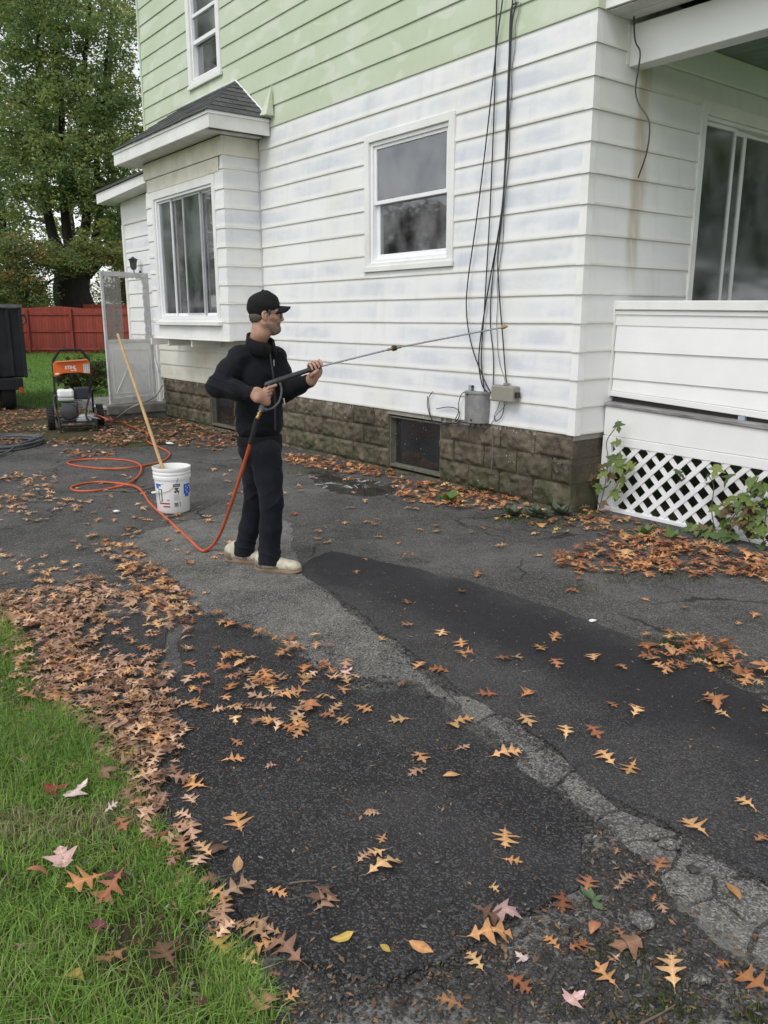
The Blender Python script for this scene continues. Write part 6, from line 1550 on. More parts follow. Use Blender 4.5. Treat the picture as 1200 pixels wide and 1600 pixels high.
# eyes, glasses
for s_ in (-1, 1):
    e = MB().lathe([(S*0.0125*math.sin(a), -S*0.0125*math.cos(a)) for a in np.linspace(0, math.pi, 9)], 12).build('eye', plain('eye_white', (0.7, 0.68, 0.65), 0.2), person, smooth=True); e.location = tuple(HP(0.087, s_*0.031, 0.008))
gl = MB()
for s_ in (-1, 1):
    cc = HP(0.112, s_*0.032, 0.004); out = unit(hf*0.96 + hr*s_*0.25); sidev = unit(np.cross(hu, out))
    gl.tube([cc + S*(sidev*0.024*math.cos(a)*1.0 + hu*0.017*math.sin(a)) for a in np.linspace(0, 2*math.pi, 20, endpoint=False)], 0.0018, 5, closed=True)
    gl.tube([HP(0.106, s_*0.056, 0.008), HP(0.06, s_*0.080, 0.010), HP(-0.005, s_*0.086, 0.016), HP(-0.02, s_*0.086, 0.0)], 0.0016, 5)
gl.tube([HP(0.117, -0.010, 0.008), HP(0.120, 0, 0.012), HP(0.117, 0.010, 0.008)], 0.0016, 5)
glo = gl.build('glasses', plain('dark_spectacle_frame', (0.03, 0.028, 0.028), 0.3, 0.5), person, smooth=True)
for s_ in (-1, 1):
    cc = HP(0.112, s_*0.032, 0.004); out = unit(hf*0.96 + hr*s_*0.25); sidev = unit(np.cross(hu, out))
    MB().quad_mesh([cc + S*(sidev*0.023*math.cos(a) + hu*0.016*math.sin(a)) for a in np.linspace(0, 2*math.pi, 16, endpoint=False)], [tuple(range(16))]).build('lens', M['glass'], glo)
# cap
Cp = Field(HC-0.16, HC+0.17, 0.004)
Cp.ell(HP(-0.012, 0, 0.052), S*np.array([0.112, 0.090, 0.098]), HB, 0.01); Cp.cone(HP(0.045, 0, 0.10), HP(0.01, 0, 0.12), S*0.03, S*0.03, 0.04)
pl0 = HP(0.02, 0, 0.022); Cp.cut(pl0, -unit(hu + hf*-0.42)); 
Cp.wrinkle(lambda x, y, z: 0.0012*np.sin(z*90+x*30)+0.0012*np.sin(x*70+y*60))
cap = link('cap', Cp.mesh('cap', M['cap']), person)
vs = []; nb, na = 8, 16
for i in range(na+1):
    a = -1+2*i/na
    for j in range(nb+1):
        b = j/nb
        half = 0.086*(1-0.28*b**3); f0 = 0.062 + 0.030*math.sqrt(max(0, 1-a*a)); f1 = f0 + (0.078*math.sqrt(max(0, 1-abs(a)**3.2))+0.004)
        vs.append(HP(f0+(f1-f0)*b, a*half, 0.060 - 0.050*a*a - 0.004*b))
br = MB().quad_mesh(vs, [(i*(nb+1)+j, (i+1)*(nb+1)+j, (i+1)*(nb+1)+j+1, i*(nb+1)+j+1) for i in range(na) for j in range(nb)]).build('brim', M['cap'], cap, smooth=True)
md = br.modifiers.new('thick', 'SOLIDIFY'); md.thickness = 0.006; md.offset = 0
MB().lathe([(0, 0), (0.008, 0), (0.007, 0.005), (0, 0.007)], 10, tuple(HP(-0.012, 0, 0.158))).build('button', M['cap'], cap, smooth=True)
em = MB().quad_mesh([HP(0.097+0.003, s*0.016, z) for s, z in ((-1, 0.070), (1, 0.070), (1, 0.088), (-1, 0.088))], [(0, 1, 2, 3)]).build('badge', plain('pale_badge_thread', (0.3, 0.3, 0.31), 0.8), cap)
Hr = Field(HC-0.15, HC+0.15, 0.004)
Hr.ell(HP(-0.046, 0, -0.012), S*np.array([0.062, 0.074, 0.058]), HB, 0.01)
for s_ in (-1, 1): Hr.cone(HP(0.022, s_*0.076, 0.03), HP(0.020, s_*0.072, -0.012), S*0.010, S*0.006, 0.01)
Hr.wrinkle(lambda x, y, z: 0.0015*np.sin(z*300+x*90)*np.sin(x*260))
link('hair', Hr.mesh('hair', M['hair']), person)
Bd = Field(HC-0.16, HC+0.13, 0.0036); o_ = 0.0022
Bd.ell(HP(0.036, 0, -0.045), S*np.array([0.064, 0.058, 0.078])+o_, HB, 0.02); Bd.cone(HP(0.058, 0, -0.10), HP(0.082, 0, -0.098), S*0.028+o_, S*0.022+o_, 0.03)
for s_ in (-1, 1): Bd.cone(HP(-0.005, s_*0.054, -0.052), HP(0.060, s_*0.022, -0.098), S*0.024+o_, S*0.022+o_, 0.02)
Bd.cone(HP(0.092, -0.018, -0.046), HP(0.092, 0.018, -0.046), S*0.009+o_*0.5, S*0.009+o_*0.5, 0.01)
Bd.cut(HP(0.088, 0, -0.044), unit(hu - hf*0.12)); Bd.cut(HP(-0.004, 0, 0), -hf)
Bd.ell(HP(0.104, 0, -0.066), S*np.array([0.020, 0.020, 0.007]), HB, 0.004, sub=True)
link('beard', Bd.mesh('beard', M['beard']), person)

# ---- jacket
Jk = Field(np.array([-0.46, -0.44, 0.68]), np.array([0.40, 0.36, 1.52]), 0.0045)
uR0 = unit(wrR-elR)
Jk.ell(chest - cu*0.01, (0.118, 0.155, 0.185), CB, 0.05); Jk.ell(belly + cu*0.01, (0.128, 0.162, 0.15), CB, 0.06); Jk.ell(JP(406, 668, 4.90), (0.124, 0.150, 0.075), CB, 0.05)
Jk.cone(neck - cu*0.050, shR - cu*0.005, 0.055, 0.058, 0.045); Jk.cone(neck - cu*0.050, shL, 0.055, 0.058, 0.045)
Jk.chain([shR - cu*0.01, (shR+elR)/2, elR, (elR+wrR)/2, wrR - uR0*0.03], [0.064, 0.065, 0.062, 0.055, 0.041], 0.03)
Jk.chain([shL - cu*0.01, (shL+elL)/2, elL, (elL+wrL)/2, wrL - unit(wrL-elL)*0.025], [0.062, 0.062, 0.058, 0.052, 0.041], 0.03)
Jk.ell(neck + cu*0.065 + cf*0.02, (0.072, 0.070, 0.10), CB, 0.015, sub=True)
Jk.cut(np.array([0, 0, JP(406, 690, 4.9)[2]]), (0, 0, -1))
Jk.cut_near(wrR - uR0*0.022, uR0, 0.062); Jk.cut_near(wrL - unit(wrL-elL)*0.022, unit(wrL-elL), 0.062)
def folds(x, y, z):
    rdg = lambda t: (1-np.abs(np.sin(t)))**2.2
    w = 0.0050*rdg(16*z + 11*x - 6*y + 1.6*np.sin(7*x+5*z)) + 0.0040*rdg(21*z - 15*x + 9*y + 1.8*np.sin(9*z+6*y)) - 0.004
    for (p, r) in ((elR, 0.11), (elL, 0.11), ((elR+wrR)/2, 0.10), (shR, 0.10), (shL, 0.09)):
        d = np.sqrt((x-p[0])**2+(y-p[1])**2+(z-p[2])**2); w += np.exp(-(d/r)**2)*(0.0085*rdg(46*(x*0.6+z*0.75+y*0.25)+1.4*np.sin(16*y+9*z))-0.002)
    d = np.clip(1-(z-(JP(406, 690, 4.9)[2]))/0.15, 0, 1); w += d*(0.0085*rdg(38*(x*0.7-y*0.7)+1.2*np.sin(14*z))-0.002)
    return -w
Jk.wrinkle(folds)
jacket = link('jacket', Jk.mesh('jacket', M['jacket']), person); del Jk
def ring_band(c, B, ra, rb, z0, z1, mat, name, parent, th=0.010, n=56, ribs=0.002):
    vs = []; 
    for (zz, sc) in ((z0, 0.97), (z0+0.006, 1.0), (z1-0.006, 1.0), (z1, 0.97), (z1, 0.90), (z0, 0.90)):
        for i in range(n):
            a = 2*math.pi*i/n; r = 1 + (ribs*(1 if i % 2 else -1))/ra
            vs.append(np.asarray(c) + B[0]*ra*sc*r*math.cos(a) + B[1]*rb*sc*r*math.sin(a) + B[2]*zz)
    fs = [(k*n+i, k*n+(i+1) % n, ((k+1) % 6)*n+(i+1) % n, ((k+1) % 6)*n+i) for k in range(6) for i in range(n)]
    return MB().quad_mesh(vs, fs).build(name, mat, parent, smooth=True)
ring_band(JP(406, 688, 4.90), CB, 0.118, 0.148, -0.028, 0.032, M['rib'], 'waistband', jacket, ribs=0.0015)
uR = unit(wrR-elR); aR = unit(np.cross(uR, cu)); ring_band(wrR - uR*0.012, np.array([aR, np.cross(uR, aR), uR]), 0.041, 0.041, -0.05, 0.006, M['rib'], 'cuff', jacket, n=36, ribs=0.001)
uL = unit(wrL-elL); aL = unit(np.cross(uL, cu)); ring_band(wrL - uL*0.008, np.array([aL, np.cross(uL, aL), uL]), 0.040, 0.040, -0.05, 0.006, M['rib'], 'cuff', jacket, n=36, ribs=0.001)
# stand collar, open at the front
vs = []; n = 40
for i in range(n+1):
    a = rad(22) + rad(316)*i/n; r = 0.080 + 0.008*math.cos(a)
    base_ = neck + cf*(0.018 + r*math.cos(a)) + cr*(r*math.sin(a)); fr = 0.5+0.5*math.cos(a)
    for (dz, rr_) in ((-0.035 - 0.060*fr, 1.08), (0.012 - 0.055*fr, 1.04), (0.048 - 0.060*fr, 0.97)):
        vs.append(base_ + (cf*math.cos(a)+cr*math.sin(a))*r*(rr_-1) + cu*dz)
col_ = MB().quad_mesh(vs, [(3*i+j, 3*i+3+j, 3*i+4+j, 3*i+1+j) for i in range(n) for j in range(2)]).build('collar', M['rib'], jacket, smooth=True)
md = col_.modifiers.new('thick', 'SOLIDIFY'); md.thickness = 0.010; md.offset = 0
zp = []
for i in range(14):
    t_ = i/13; z = neck[2]-0.075 - t_*0.50*0.9; cxy = neck*(1-t_)+JP(406, 680, 4.9)*t_; dd = 0.108 + 0.040*math.sin(min(1, t_*1.6)*math.pi*0.5)
    zp.append(np.array([cxy[0]+cf[0]*dd, cxy[1]+cf[1]*dd, z]))
MB().tube(catmull(zp, 3), 0.0045, 6).build('zip', plain('dull_zip', (0.05, 0.05, 0.055), 0.4, 0.6), jacket, smooth=True)
zq = zp[1]+cf*0.022+cr*-0.004; MB().bar(zq, zq-cu*0.036, 0.006, 0.003, up=tuple(cf)).build('zip_pull', M['silver'], jacket)
zl = JP(443, 622, 4.78); MB().bar(zl, JP(445, 632, 4.78), 0.008, 0.004, up=tuple(cf)).build('pocket_tag', M['silver'], jacket)
# shirt in the neck opening
St = Field(neck-0.12, neck+0.12, 0.005); St.ell(neck-cu*0.062+cf*0.012, (0.088, 0.085, 0.058), CB, 0.01)
link('shirt', St.mesh('shirt', M['cap']), person)

# ---- jeans
Jn = Field(np.array([-0.32, -0.32, 0.02]), np.array([0.30, 0.36, 0.92]), 0.0042)
pel = JP(407, 700, 4.895); Jn.ell(pel, (0.116, 0.146, 0.13), CB, 0.045)
for (a, b, c, rr_) in ((hipR, knR, anR, 1.0), (hipL, knL, anL, 0.96)):
    Jn.chain([a, (a+b)/2, b, (b+c)/2, c + np.array([0, 0, 0.02]), c - np.array([0, 0, 0.05])], [0.096*rr_, 0.086*rr_, 0.071*rr_, 0.068*rr_, 0.067*rr_, 0.074*rr_], 0.022)
Jn.cut(np.array([0, 0, 0.052]), (0, 0, -1))
def jfold(x, y, z):
    rdg = lambda t: (1-np.abs(np.sin(t)))**2.2
    w = 0.0040*rdg(11*z + 24*x + 9*y + 1.8*np.sin(6*z+8*x)) - 0.0015
    w += np.exp(-((z-0.12)/0.055)**2)*(0.0080*rdg(52*z+14*x+1.4*np.sin(16*x+13*y))-0.002)
    w += np.exp(-((z-knR[2])/0.08)**2)*(0.0060*rdg(34*z-22*x+1.2*np.sin(15*y))-0.001)
    w += np.exp(-((z-0.72)/0.09)**2)*(0.0060*rdg(26*z+30*x+1.2*np.sin(18*y))-0.001); return -w
Jn.wrinkle(jfold)
jeans = link('jeans', Jn.mesh('jeans', M['jeans']), person); del Jn
# ---- shoes
def shoe(heel, toe, z=0.0):
    d = unit((toe-heel)*np.array([1, 1, 0])); s = np.array([d[1], -d[0], 0]); L = np.linalg.norm((toe-heel)[:2]); Bx = np.array([d, s, cu]); h0 = np.array([heel[0], heel[1], z])
    A = lambda f, r, u: h0 + d*f*L + s*r + cu*u
    F_ = Field(np.minimum(heel, toe)*np.array([1, 1, 0]) + np.array([-0.10, -0.10, 0.0]), np.maximum(heel, toe)*np.array([1, 1, 0])+np.array([0.10, 0.10, 0.20]), 0.004)
    F_.ell(A(0.16, 0, 0.060), (0.048, 0.037, 0.050), Bx, 0.03); F_.cone(A(0.16, 0, 0.085), A(0.24, 0, 0.10), 0.036, 0.040, 0.02); F_.cone(A(0.22, 0, 0.062), A(0.52, 0, 0.050), 0.042, 0.040, 0.03)
    F_.ell(A(0.68, 0, 0.045), (0.080, 0.048, 0.034), Bx, 0.03); F_.ell(A(0.86, 0.004, 0.040), (0.042, 0.038, 0.026), Bx, 0.03)
    F_.cut((0, 0, z+0.018), (0, 0, -1))
    o = link('shoe', F_.mesh('shoe', M['shoe']), person)
    out = []
    for i in range(40):
        a = 2*math.pi*i/40; x = 0.5+0.5*math.cos(a); w = 0.046*(0.80+0.25*math.sin(x*2.6-0.6))*(1 if 0 < x < 1 else 1); yy = w*abs(math.sin(a))**0.75*(1 if math.sin(a) > 0 else -1)
        out.append((x, yy))
    vs = []
    for (sc, zz) in ((0.96, 0.0), (1.02, 0.004), (1.0, 0.022), (0.94, 0.026)):
        for (x, yy) in out: up_ = 0.012*max(0, (x-0.82)/0.18)**2; vs.append(A(0.5+(x-0.5)*sc*1.0, yy*sc*1.04, zz+up_))
    n = 40; fs = [(k*n+i, k*n+(i+1) % n, (k+1)*n+(i+1) % n, (k+1)*n+i) for k in range(3) for i in range(n)] + [tuple(range(n))[::-1], tuple(3*n+i for i in range(n))]
    MB().quad_mesh(vs, fs).build('sole', M['sole'], o, smooth=True)
    def overlay(name, f0, f1, z0, z1, mat, lift=0.0035):
        G_ = Field(np.minimum(heel, toe)*np.array([1, 1, 0]) + np.array([-0.10, -0.10, 0.0]), np.maximum(heel, toe)*np.array([1, 1, 0])+np.array([0.10, 0.10, 0.20]), 0.004)
        G_.f = F_.f - lift; G_.cut(A(f0, 0, 0), -d); G_.cut(A(f1, 0, 0), d); G_.cut(A(0, 0, z1), cu+d*0.25); G_.cut(A(0, 0, z0), -cu); link(name, G_.mesh(name, mat), o)
    overlay('heel_counter', -0.1, 0.20, 0.02, 0.085, M['shoe_panel']); overlay('toe_guard', 0.80, 1.1, 0.02, 0.075, M['shoe_panel']); overlay('side_stripe', 0.44, 0.56, 0.02, 0.09, M['shoe_panel'])
    for k in range(4):
        f = 0.46+0.065*k; MB().tube(catmull([A(f, -0.026, 0.086-0.050*(f-0.3)), A(f+0.02, 0, 0.099-0.065*(f-0.3)), A(f+0.045, 0.026, 0.084-0.050*(f-0.3))], 4), 0.0034, 6).build('lace', M['lace'], o, smooth=True)
    return o
shoe(JP(398, 888, 4.84)*np.array([1, 1, 0]), JP(471, 889, 4.77)*np.array([1, 1, 0]))
shoe(JP(352, 880, 5.03)*np.array([1, 1, 0]), JP(420, 882, 4.98)*np.array([1, 1, 0]))

# ================================================================== SPRAY GUN AND LANCE
W_ = lambda p: p + PO
gun = thing('spray_gun', 'black pressure spray gun with grey trigger guard and long steel lance held by the man', 'spray gun', tuple(W_(GR)))
q0 = GR
M['gun_black'] = plain('black_gun_plastic', (0.030, 0.030, 0.034), 0.45, var=0.1); M['gun_grey'] = plain('grey_gun_plastic', (0.11, 0.115, 0.12), 0.45); M['brass'] = plain('brass_fitting', (0.50, 0.34, 0.12), 0.3, 0.9)
bpts = [GR - gd*0.020 - gu*0.004, GR - gd*0.008, GR + gd*0.06, GR + gd*0.14, GR + gd*0.24, GF - gd*0.05, GF + gd*0.006, GF + gd*0.016]
MB().tube([p-q0 for p in bpts], [0.008, 0.017, 0.020, 0.0185, 0.0165, 0.018, 0.019, 0.014], 14, flat=0.85).build('barrel_grip', M['gun_black'], gun, smooth=True)
MB().tube([p-q0 for p in [HT_ - gripd*0.012, HT_+gripd*0.03, HT_+gripd*0.09, HBm-gripd*0.02]], [0.020, 0.017, 0.0165, 0.017], 12, flat=0.75).build('handle', M['gun_black'], gun, smooth=True)
gpts = [JP(436, 596, 4.652), JP(439.5, 606, 4.652), JP(439, 618, 4.646), JP(435, 629, 4.64), JP(427, 637, 4.63), JP(417, 640, 4.62), HBm - gripd*0.008]
MB().tube([p-q0 for p in catmull(gpts, 6)], [0.010]*4+[0.0075]*26+[0.013]*7, 10, flat=0.8).build('trigger_guard', M['gun_grey'], gun, smooth=True)
MB().tube([p-q0 for p in [HBm-gripd*0.03, HBm+gripd*0.004]], [0.019, 0.021], 12, flat=0.85).build('handle_foot', M['gun_grey'], gun, smooth=True)
tg = [JP(428, 601, 4.638), JP(427, 612, 4.632), JP(421, 624, 4.626), JP(418, 631, 4.622)]
MB().tube([p-q0 for p in catmull(tg, 4)], 0.006, 8, flat=0.7).build('trigger', plain('red_trigger', (0.30, 0.035, 0.02), 0.45), gun, smooth=True)
GB_ = GUN_BOTTOM - PO
cp = [HBm+gripd*0.002, HBm*0.6+GB_*0.4, GB_]
MB().tube([p-q0 for p in [HBm, HBm*0.75+GB_*0.25, HBm*0.7+GB_*0.3, HBm*0.5+GB_*0.5, HBm*0.45+GB_*0.55, HBm*0.1+GB_*0.9, GB_]], [0.009, 0.009, 0.014, 0.014, 0.010, 0.013, 0.011], 10).build('hose_fitting', M['brass'], gun, smooth=True)
steel = plain('lance_steel', (0.55, 0.56, 0.57), 0.28, 1.0, var=0.08)
mid = JP(616, 544, 4.935)
dA = unit(mid-GF); dB = unit(NZ-mid)
MB().tube([p-q0 for p in [GF, mid-dA*0.02]], 0.0055, 10).build('lance_tube', steel, gun, smooth=True)
MB().tube([p-q0 for p in [mid+dB*0.02, NZ-dB*0.03]], 0.0052, 10).build('lance_tube', steel, gun, smooth=True)
MB().tube([p-q0 for p in [mid-dA*0.045, mid-dA*0.02, mid-dA*0.018, mid+dB*0.018, mid+dB*0.02, mid+dB*0.045]], [0.008, 0.008, 0.011, 0.011, 0.008, 0.008], 10).build('coupling', M['brass'], gun, smooth=True)
MB().tube([p-q0 for p in [mid-dA*0.016, mid-dA*0.012, mid+dA*0.010, mid+dA*0.014]], [0.013, 0.0165, 0.0165, 0.013], 12).build('coupling_sleeve', M['gun_black'], gun, smooth=True)
MB().tube([p-q0 for p in [NZ-dB*0.035, NZ-dB*0.03, NZ-dB*0.005, NZ-dB*0.004, NZ+dB*0.012]], [0.007, 0.012, 0.012, 0.008, 0.007], 10).build('nozzle', M['brass'], gun, smooth=True)
print('HAND gap', np.linalg.norm(wrR-palmR), np.linalg.norm(wrL-palmL), 'upper/fore R', np.linalg.norm(shR-elR), np.linalg.norm(elR-wrR), 'L', np.linalg.norm(shL-elL), np.linalg.norm(elL-wrL))
# ================================================================== FALLEN LEAVES
def leaf_mat2(name):
    t = NT(name); c = t.attr('tint'); p = t.pos()
    lu = t.sep(t.attr('luv')); wa = t.math('ABSOLUTE', t.math('SUBTRACT', lu[1], 0.5))
    vein = t.math('FRACT', t.math('MULTIPLY', t.math('SUBTRACT', lu[0], t.math('MULTIPLY', wa, 0.75)), 7.0))
    vm = t.math('MAXIMUM', t.step(t.math('ABSOLUTE', t.math('SUBTRACT', vein, 0.5)), 0.07, 0.0), t.step(wa, 0.022, 0.006))
    c = t.mix(t.math('MULTIPLY', vm, 0.35), c, t.mix(1.0, c, (1.6, 1.55, 1.4), 'MULTIPLY'))
    blot = t.step(t.noise(p, 38, 5, 0.7), 0.56, 0.70); c = t.mix(t.math('MULTIPLY', blot, 0.55), c, t.mix(1.0, c, (0.45, 0.38, 0.34), 'MULTIPLY'))
    n = t.noise(p, 55, 4, 0.6); k = t.math('MULTIPLY_ADD', n, 0.7, 0.65)
    c = t.mix(1.0, c, t.comb(k, k, k), 'MULTIPLY')
    a = t.new('ShaderNodeBsdfPrincipled'); t.put(a.inputs['Base Color'], c); a.inputs['Roughness'].default_value = 0.55; a.inputs['Specular IOR Level'].default_value = 0.35
    t.put(a.inputs['Normal'], t.bump(t.noise(p, 160, 2, 0.5), 0.3, 0.003))
    tl = t.new('ShaderNodeBsdfTranslucent'); t.put(tl.inputs['Color'], c)
    mx = t.new('ShaderNodeMixShader'); mx.inputs[0].default_value = 0.15
    t.t.links.new(a.outputs[0], mx.inputs[1]); t.t.links.new(tl.outputs[0], mx.inputs[2]); return t.done(mx.outputs[0])
M['dry_leaf'] = leaf_mat2('dry_leaf')
OAK2 = [(0.00, 0.012), (0.06, 0.022), (0.10, 0.06), (0.20, 0.20), (0.215, 0.15), (0.225, 0.055), (0.27, 0.05), (0.33, 0.10), (0.40, 0.25), (0.485, 0.385), (0.50, 0.34), (0.475, 0.20), (0.47, 0.085), (0.53, 0.060), (0.58, 0.085), (0.66, 0.22), (0.755, 0.34), (0.765, 0.29), (0.72, 0.16), (0.715, 0.08), (0.77, 0.055), (0.83, 0.08), (0.90, 0.15), (0.905, 0.10), (0.89, 0.045), (1.00, 0.0)]
OAK = [(0.0, 0.012), (0.08, 0.02), (0.16, 0.035), (0.22, 0.09), (0.255, 0.13), (0.26, 0.065), (0.30, 0.045), (0.36, 0.08), (0.44, 0.26), (0.51, 0.41), (0.525, 0.37), (0.49, 0.20), (0.485, 0.075), (0.55, 0.055), (0.60, 0.08), (0.69, 0.23), (0.79, 0.345), (0.80, 0.30), (0.745, 0.15), (0.74, 0.06), (0.80, 0.045), (0.88, 0.09), (0.90, 0.065), (0.93, 0.035), (1.0, 0.0)]
ELM = [(0.0, 0.01), (0.1, 0.11), (0.25, 0.21), (0.45, 0.25), (0.65, 0.21), (0.82, 0.12), (1.0, 0.0)]
MAPLE_A = [(0.0, 0.01), (0.02, 0.10), (0.10, 0.30), (0.16, 0.24), (0.20, 0.25), (0.42, 0.52), (0.45, 0.42), (0.44, 0.24), (0.48, 0.14), (0.56, 0.16), (0.72, 0.22), (0.74, 0.13), (0.84, 0.10), (1.0, 0.0)]
def leaf_arrays(out, r, curl=1.0):
    """unit leaf (length 1, lying flat, centred), spine + two outlines; returns V, F (quads)"""
    n = len(out); c1, c2, c3 = r.uniform(-0.12, 0.22)*curl, r.uniform(-0.3, 0.7)*curl, r.uniform(-0.25, 0.25)*curl; ph = r.uniform(0, 6)
    asym = r.uniform(0.85, 1.15); bend = r.uniform(-0.15, 0.15)
    V = []
    for side in (0, 1, -1):
        for (t, w) in out:
            ts = t if side else min(1, max(0, t)); ww = w*side*(asym if side > 0 else 1/asym)*r.uniform(0.92, 1.08) if side else 0
            x = ts-0.5; y = ww + bend*(ts-0.5)**2
            z = c1*math.sin(ts*math.pi) + c2*ww*ww + c3*ww*(ts-0.5) + 0.025*curl*math.sin(ts*9+ph+ww*8)
            V.append((x, y, z))
    F = []
    for i in range(n-1):
        F.append((i, i+1, n+i+1, n+i)); F.append((i+1, i, 2*n+i, 2*n+i+1))
    # stalk
    b = len(V); V += [(-0.5, 0.008, 0), (-0.5, -0.008, 0), (-0.72, -0.005+bend*0.3, 0.01*curl), (-0.72, 0.005+bend*0.3, 0.01*curl)]; F.append((b, b+1, b+2, b+3))
    V = np.array(V); V[:, 2] -= V[:, 2].min(); return V, np.array(F)
lr = random.Random(17)
PROTO = {'oak': [leaf_arrays(OAK if i % 3 else OAK2, lr, 0.75) for i in range(18)], 'curled': [leaf_arrays(OAK if i % 2 else OAK2, lr, 1.5) for i in range(12)], 'elm': [leaf_arrays(ELM, lr, 0.9) for _ in range(6)], 'maple': [leaf_arrays(MAPLE_A, lr, 1.0) for _ in range(6)]}
PAL = {'tan': [(0.52, 0.285, 0.125), (0.45, 0.225, 0.095), (0.58, 0.35, 0.165), (0.50, 0.25, 0.10), (0.40, 0.20, 0.095)],
       'pinktan': [(0.46, 0.280, 0.190), (0.40, 0.235, 0.155), (0.52, 0.325, 0.215), (0.34, 0.195, 0.130), (0.48, 0.28, 0.145), (0.28, 0.155, 0.105)],
       'rust': [(0.33, 0.125, 0.050), (0.40, 0.165, 0.062), (0.27, 0.100, 0.045), (0.46, 0.215, 0.085), (0.35, 0.145, 0.068)],
       'brown': [(0.175, 0.095, 0.060), (0.225, 0.120, 0.075), (0.14, 0.075, 0.052), (0.29, 0.145, 0.080)],
       'yellow': [(0.50, 0.34, 0.075), (0.48, 0.30, 0.10)], 'pink': [(0.58, 0.36, 0.35), (0.62, 0.48, 0.46)], 'red': [(0.33, 0.05, 0.05), (0.16, 0.045, 0.06)]}
LEAVES = []      # (x, y, z, size, yaw, pitch, roll, proto, k, colour, zone)
def add_leaf(x, y, z, size, proto, pal, zone, tilt=0.18, yaw=None):
    col_ = np.array(lr.choice(PAL[pal]))*lr.uniform(0.72, 1.32); col_ = col_*0.93 + 0.07*col_.mean()
    LEAVES.append((x, y, z, size, lr.uniform(0, 2*math.pi) if yaw is None else yaw, lr.gauss(0, tilt), lr.gauss(0, tilt), proto, lr.randrange(len(PROTO[proto])), col_, zone))
def poly_area(P): P = np.asarray(P); return 0.5*abs(np.sum(P[:, 0]*np.roll(P[:, 1], -1)-np.roll(P[:, 0], -1)*P[:, 1]))
def leaf_zone(pxs, dens, pals, smin, smax, zone, hmax=0.02, zb=0.006, tilt=0.12, curled=0.35, holes=(), soft=0.0, clump=0.0):
    P = G(*pxs); n = int(poly_area(P)*dens)
    if n < 1: return
    Q = scatter(P, n)
    for (x, y) in Q:
        if any(in_poly(np.array([[x, y]]), h)[0] and lr.random() < 0.85 for h in holes): continue
        if clump and mnoise.noise(Vector((x*2.2, y*2.2, 4.4))) < lr.uniform(-0.5, 0.5)*(1-clump) - 0.05: continue
        s = lr.uniform(smin, smax)*0.82
        if soft: x += lr.gauss(0, soft); y += lr.gauss(0, soft)
        add_leaf(x, y, zb+lr.random()**1.6*hmax, s, 'curled' if lr.random() < curled else ('oak' if lr.random() < 0.9 else lr.choice(['elm', 'maple'])), lr.choice(pals), zone, tilt)
hole = [G((125, 985), (160, 965), (235, 962), (250, 1000), (225, 1038), (135, 1036))]
leaf_zone([(0, 930), (60, 925), (150, 905), (230, 930), (300, 950), (300, 975), (255, 985), (240, 1040), (262, 1075), (283, 1140), (288, 1165), (262, 1215), (268, 1270), (300, 1330), (340, 1390), (375, 1440), (390, 1475), (360, 1500), (300, 1400), (235, 1305), (170, 1225), (105, 1165), (40, 1090), (0, 1010), (-40, 960)], 620, ['pinktan', 'pinktan', 'pinktan', 'tan', 'brown'], 0.060, 0.115, 'drift', 0.022, holes=hole, tilt=0.16, soft=0.03)
leaf_zone([(0, 940), (150, 950), (262, 1060), (288, 1150), (265, 1230), (300, 1330), (230, 1290), (105, 1160), (20, 1060)], 420, ['pinktan', 'brown', 'pinktan', 'pinktan'], 0.06, 0.12, 'drift', 0.025, holes=hole, tilt=0.16, soft=0.03)
leaf_zone([(145, 855), (205, 852), (225, 870), (270, 905), (305, 945), (300, 985), (240, 955), (200, 910)], 330, ['tan', 'tan', 'rust', 'pinktan'], 0.07, 0.13, 'drift', 0.03, soft=0.02)
leaf_zone([(285, 985), (520, 985), (560, 1100), (480, 1150), (300, 1130)], 150, ['tan', 'rust', 'pinktan'], 0.07, 0.13, 'patch', 0.012, 0.018, clump=0.5)
leaf_zone([(310, 960), (420, 960), (480, 1010), (400, 1010)], 60, ['tan', 'rust'], 0.07, 0.12, 'patch', 0.01, 0.018)
leaf_zone([(862, 872), (930, 850), (1000, 840), (1110, 852), (1200, 872), (1260, 884), (1260, 922), (1150, 902), (1000, 902), (875, 893)], 420, ['rust', 'rust', 'tan', 'brown'], 0.075, 0.14, 'porch', 0.025, soft=0.025, tilt=0.16)
leaf_zone([(895, 800), (960, 802), (1060, 838), (1000, 850), (930, 835), (880, 822)], 170, ['rust', 'brown', 'tan'], 0.07, 0.13, 'porch', 0.03, soft=0.03, tilt=0.16)
leaf_zone([(1000, 995), (1060, 985), (1150, 1010), (1250, 1060), (1250, 1180), (1130, 1130), (1060, 1095), (1010, 1040)], 120, ['tan', 'rust', 'rust'], 0.08, 0.14, 'lane', 0.02, 0.014, clump=0.45)
leaf_zone([(1040, 1000), (1110, 1000), (1220, 1060), (1220, 1090), (1100, 1060), (1040, 1030)], 260, ['rust', 'tan', 'rust'], 0.08, 0.14, 'lane', 0.035, 0.014, soft=0.03, tilt=0.16)
leaf_zone([(445, 712), (520, 718), (610, 737), (622, 750), (560, 743), (450, 728)], 330, ['rust', 'tan', 'rust'], 0.07, 0.12, 'wall', 0.022, soft=0.02, tilt=0.16)
leaf_zone([(612, 748), (690, 760), (800, 778), (815, 800), (700, 795), (622, 780)], 300, ['rust', 'tan', 'rust'], 0.07, 0.13, 'wall', 0.022, soft=0.03, tilt=0.16)
leaf_zone([(790, 785), (890, 798), (960, 815), (880, 832), (780, 815)], 120, ['rust', 'brown', 'yellow'], 0.07, 0.12, 'wall', 0.02, soft=0.03)
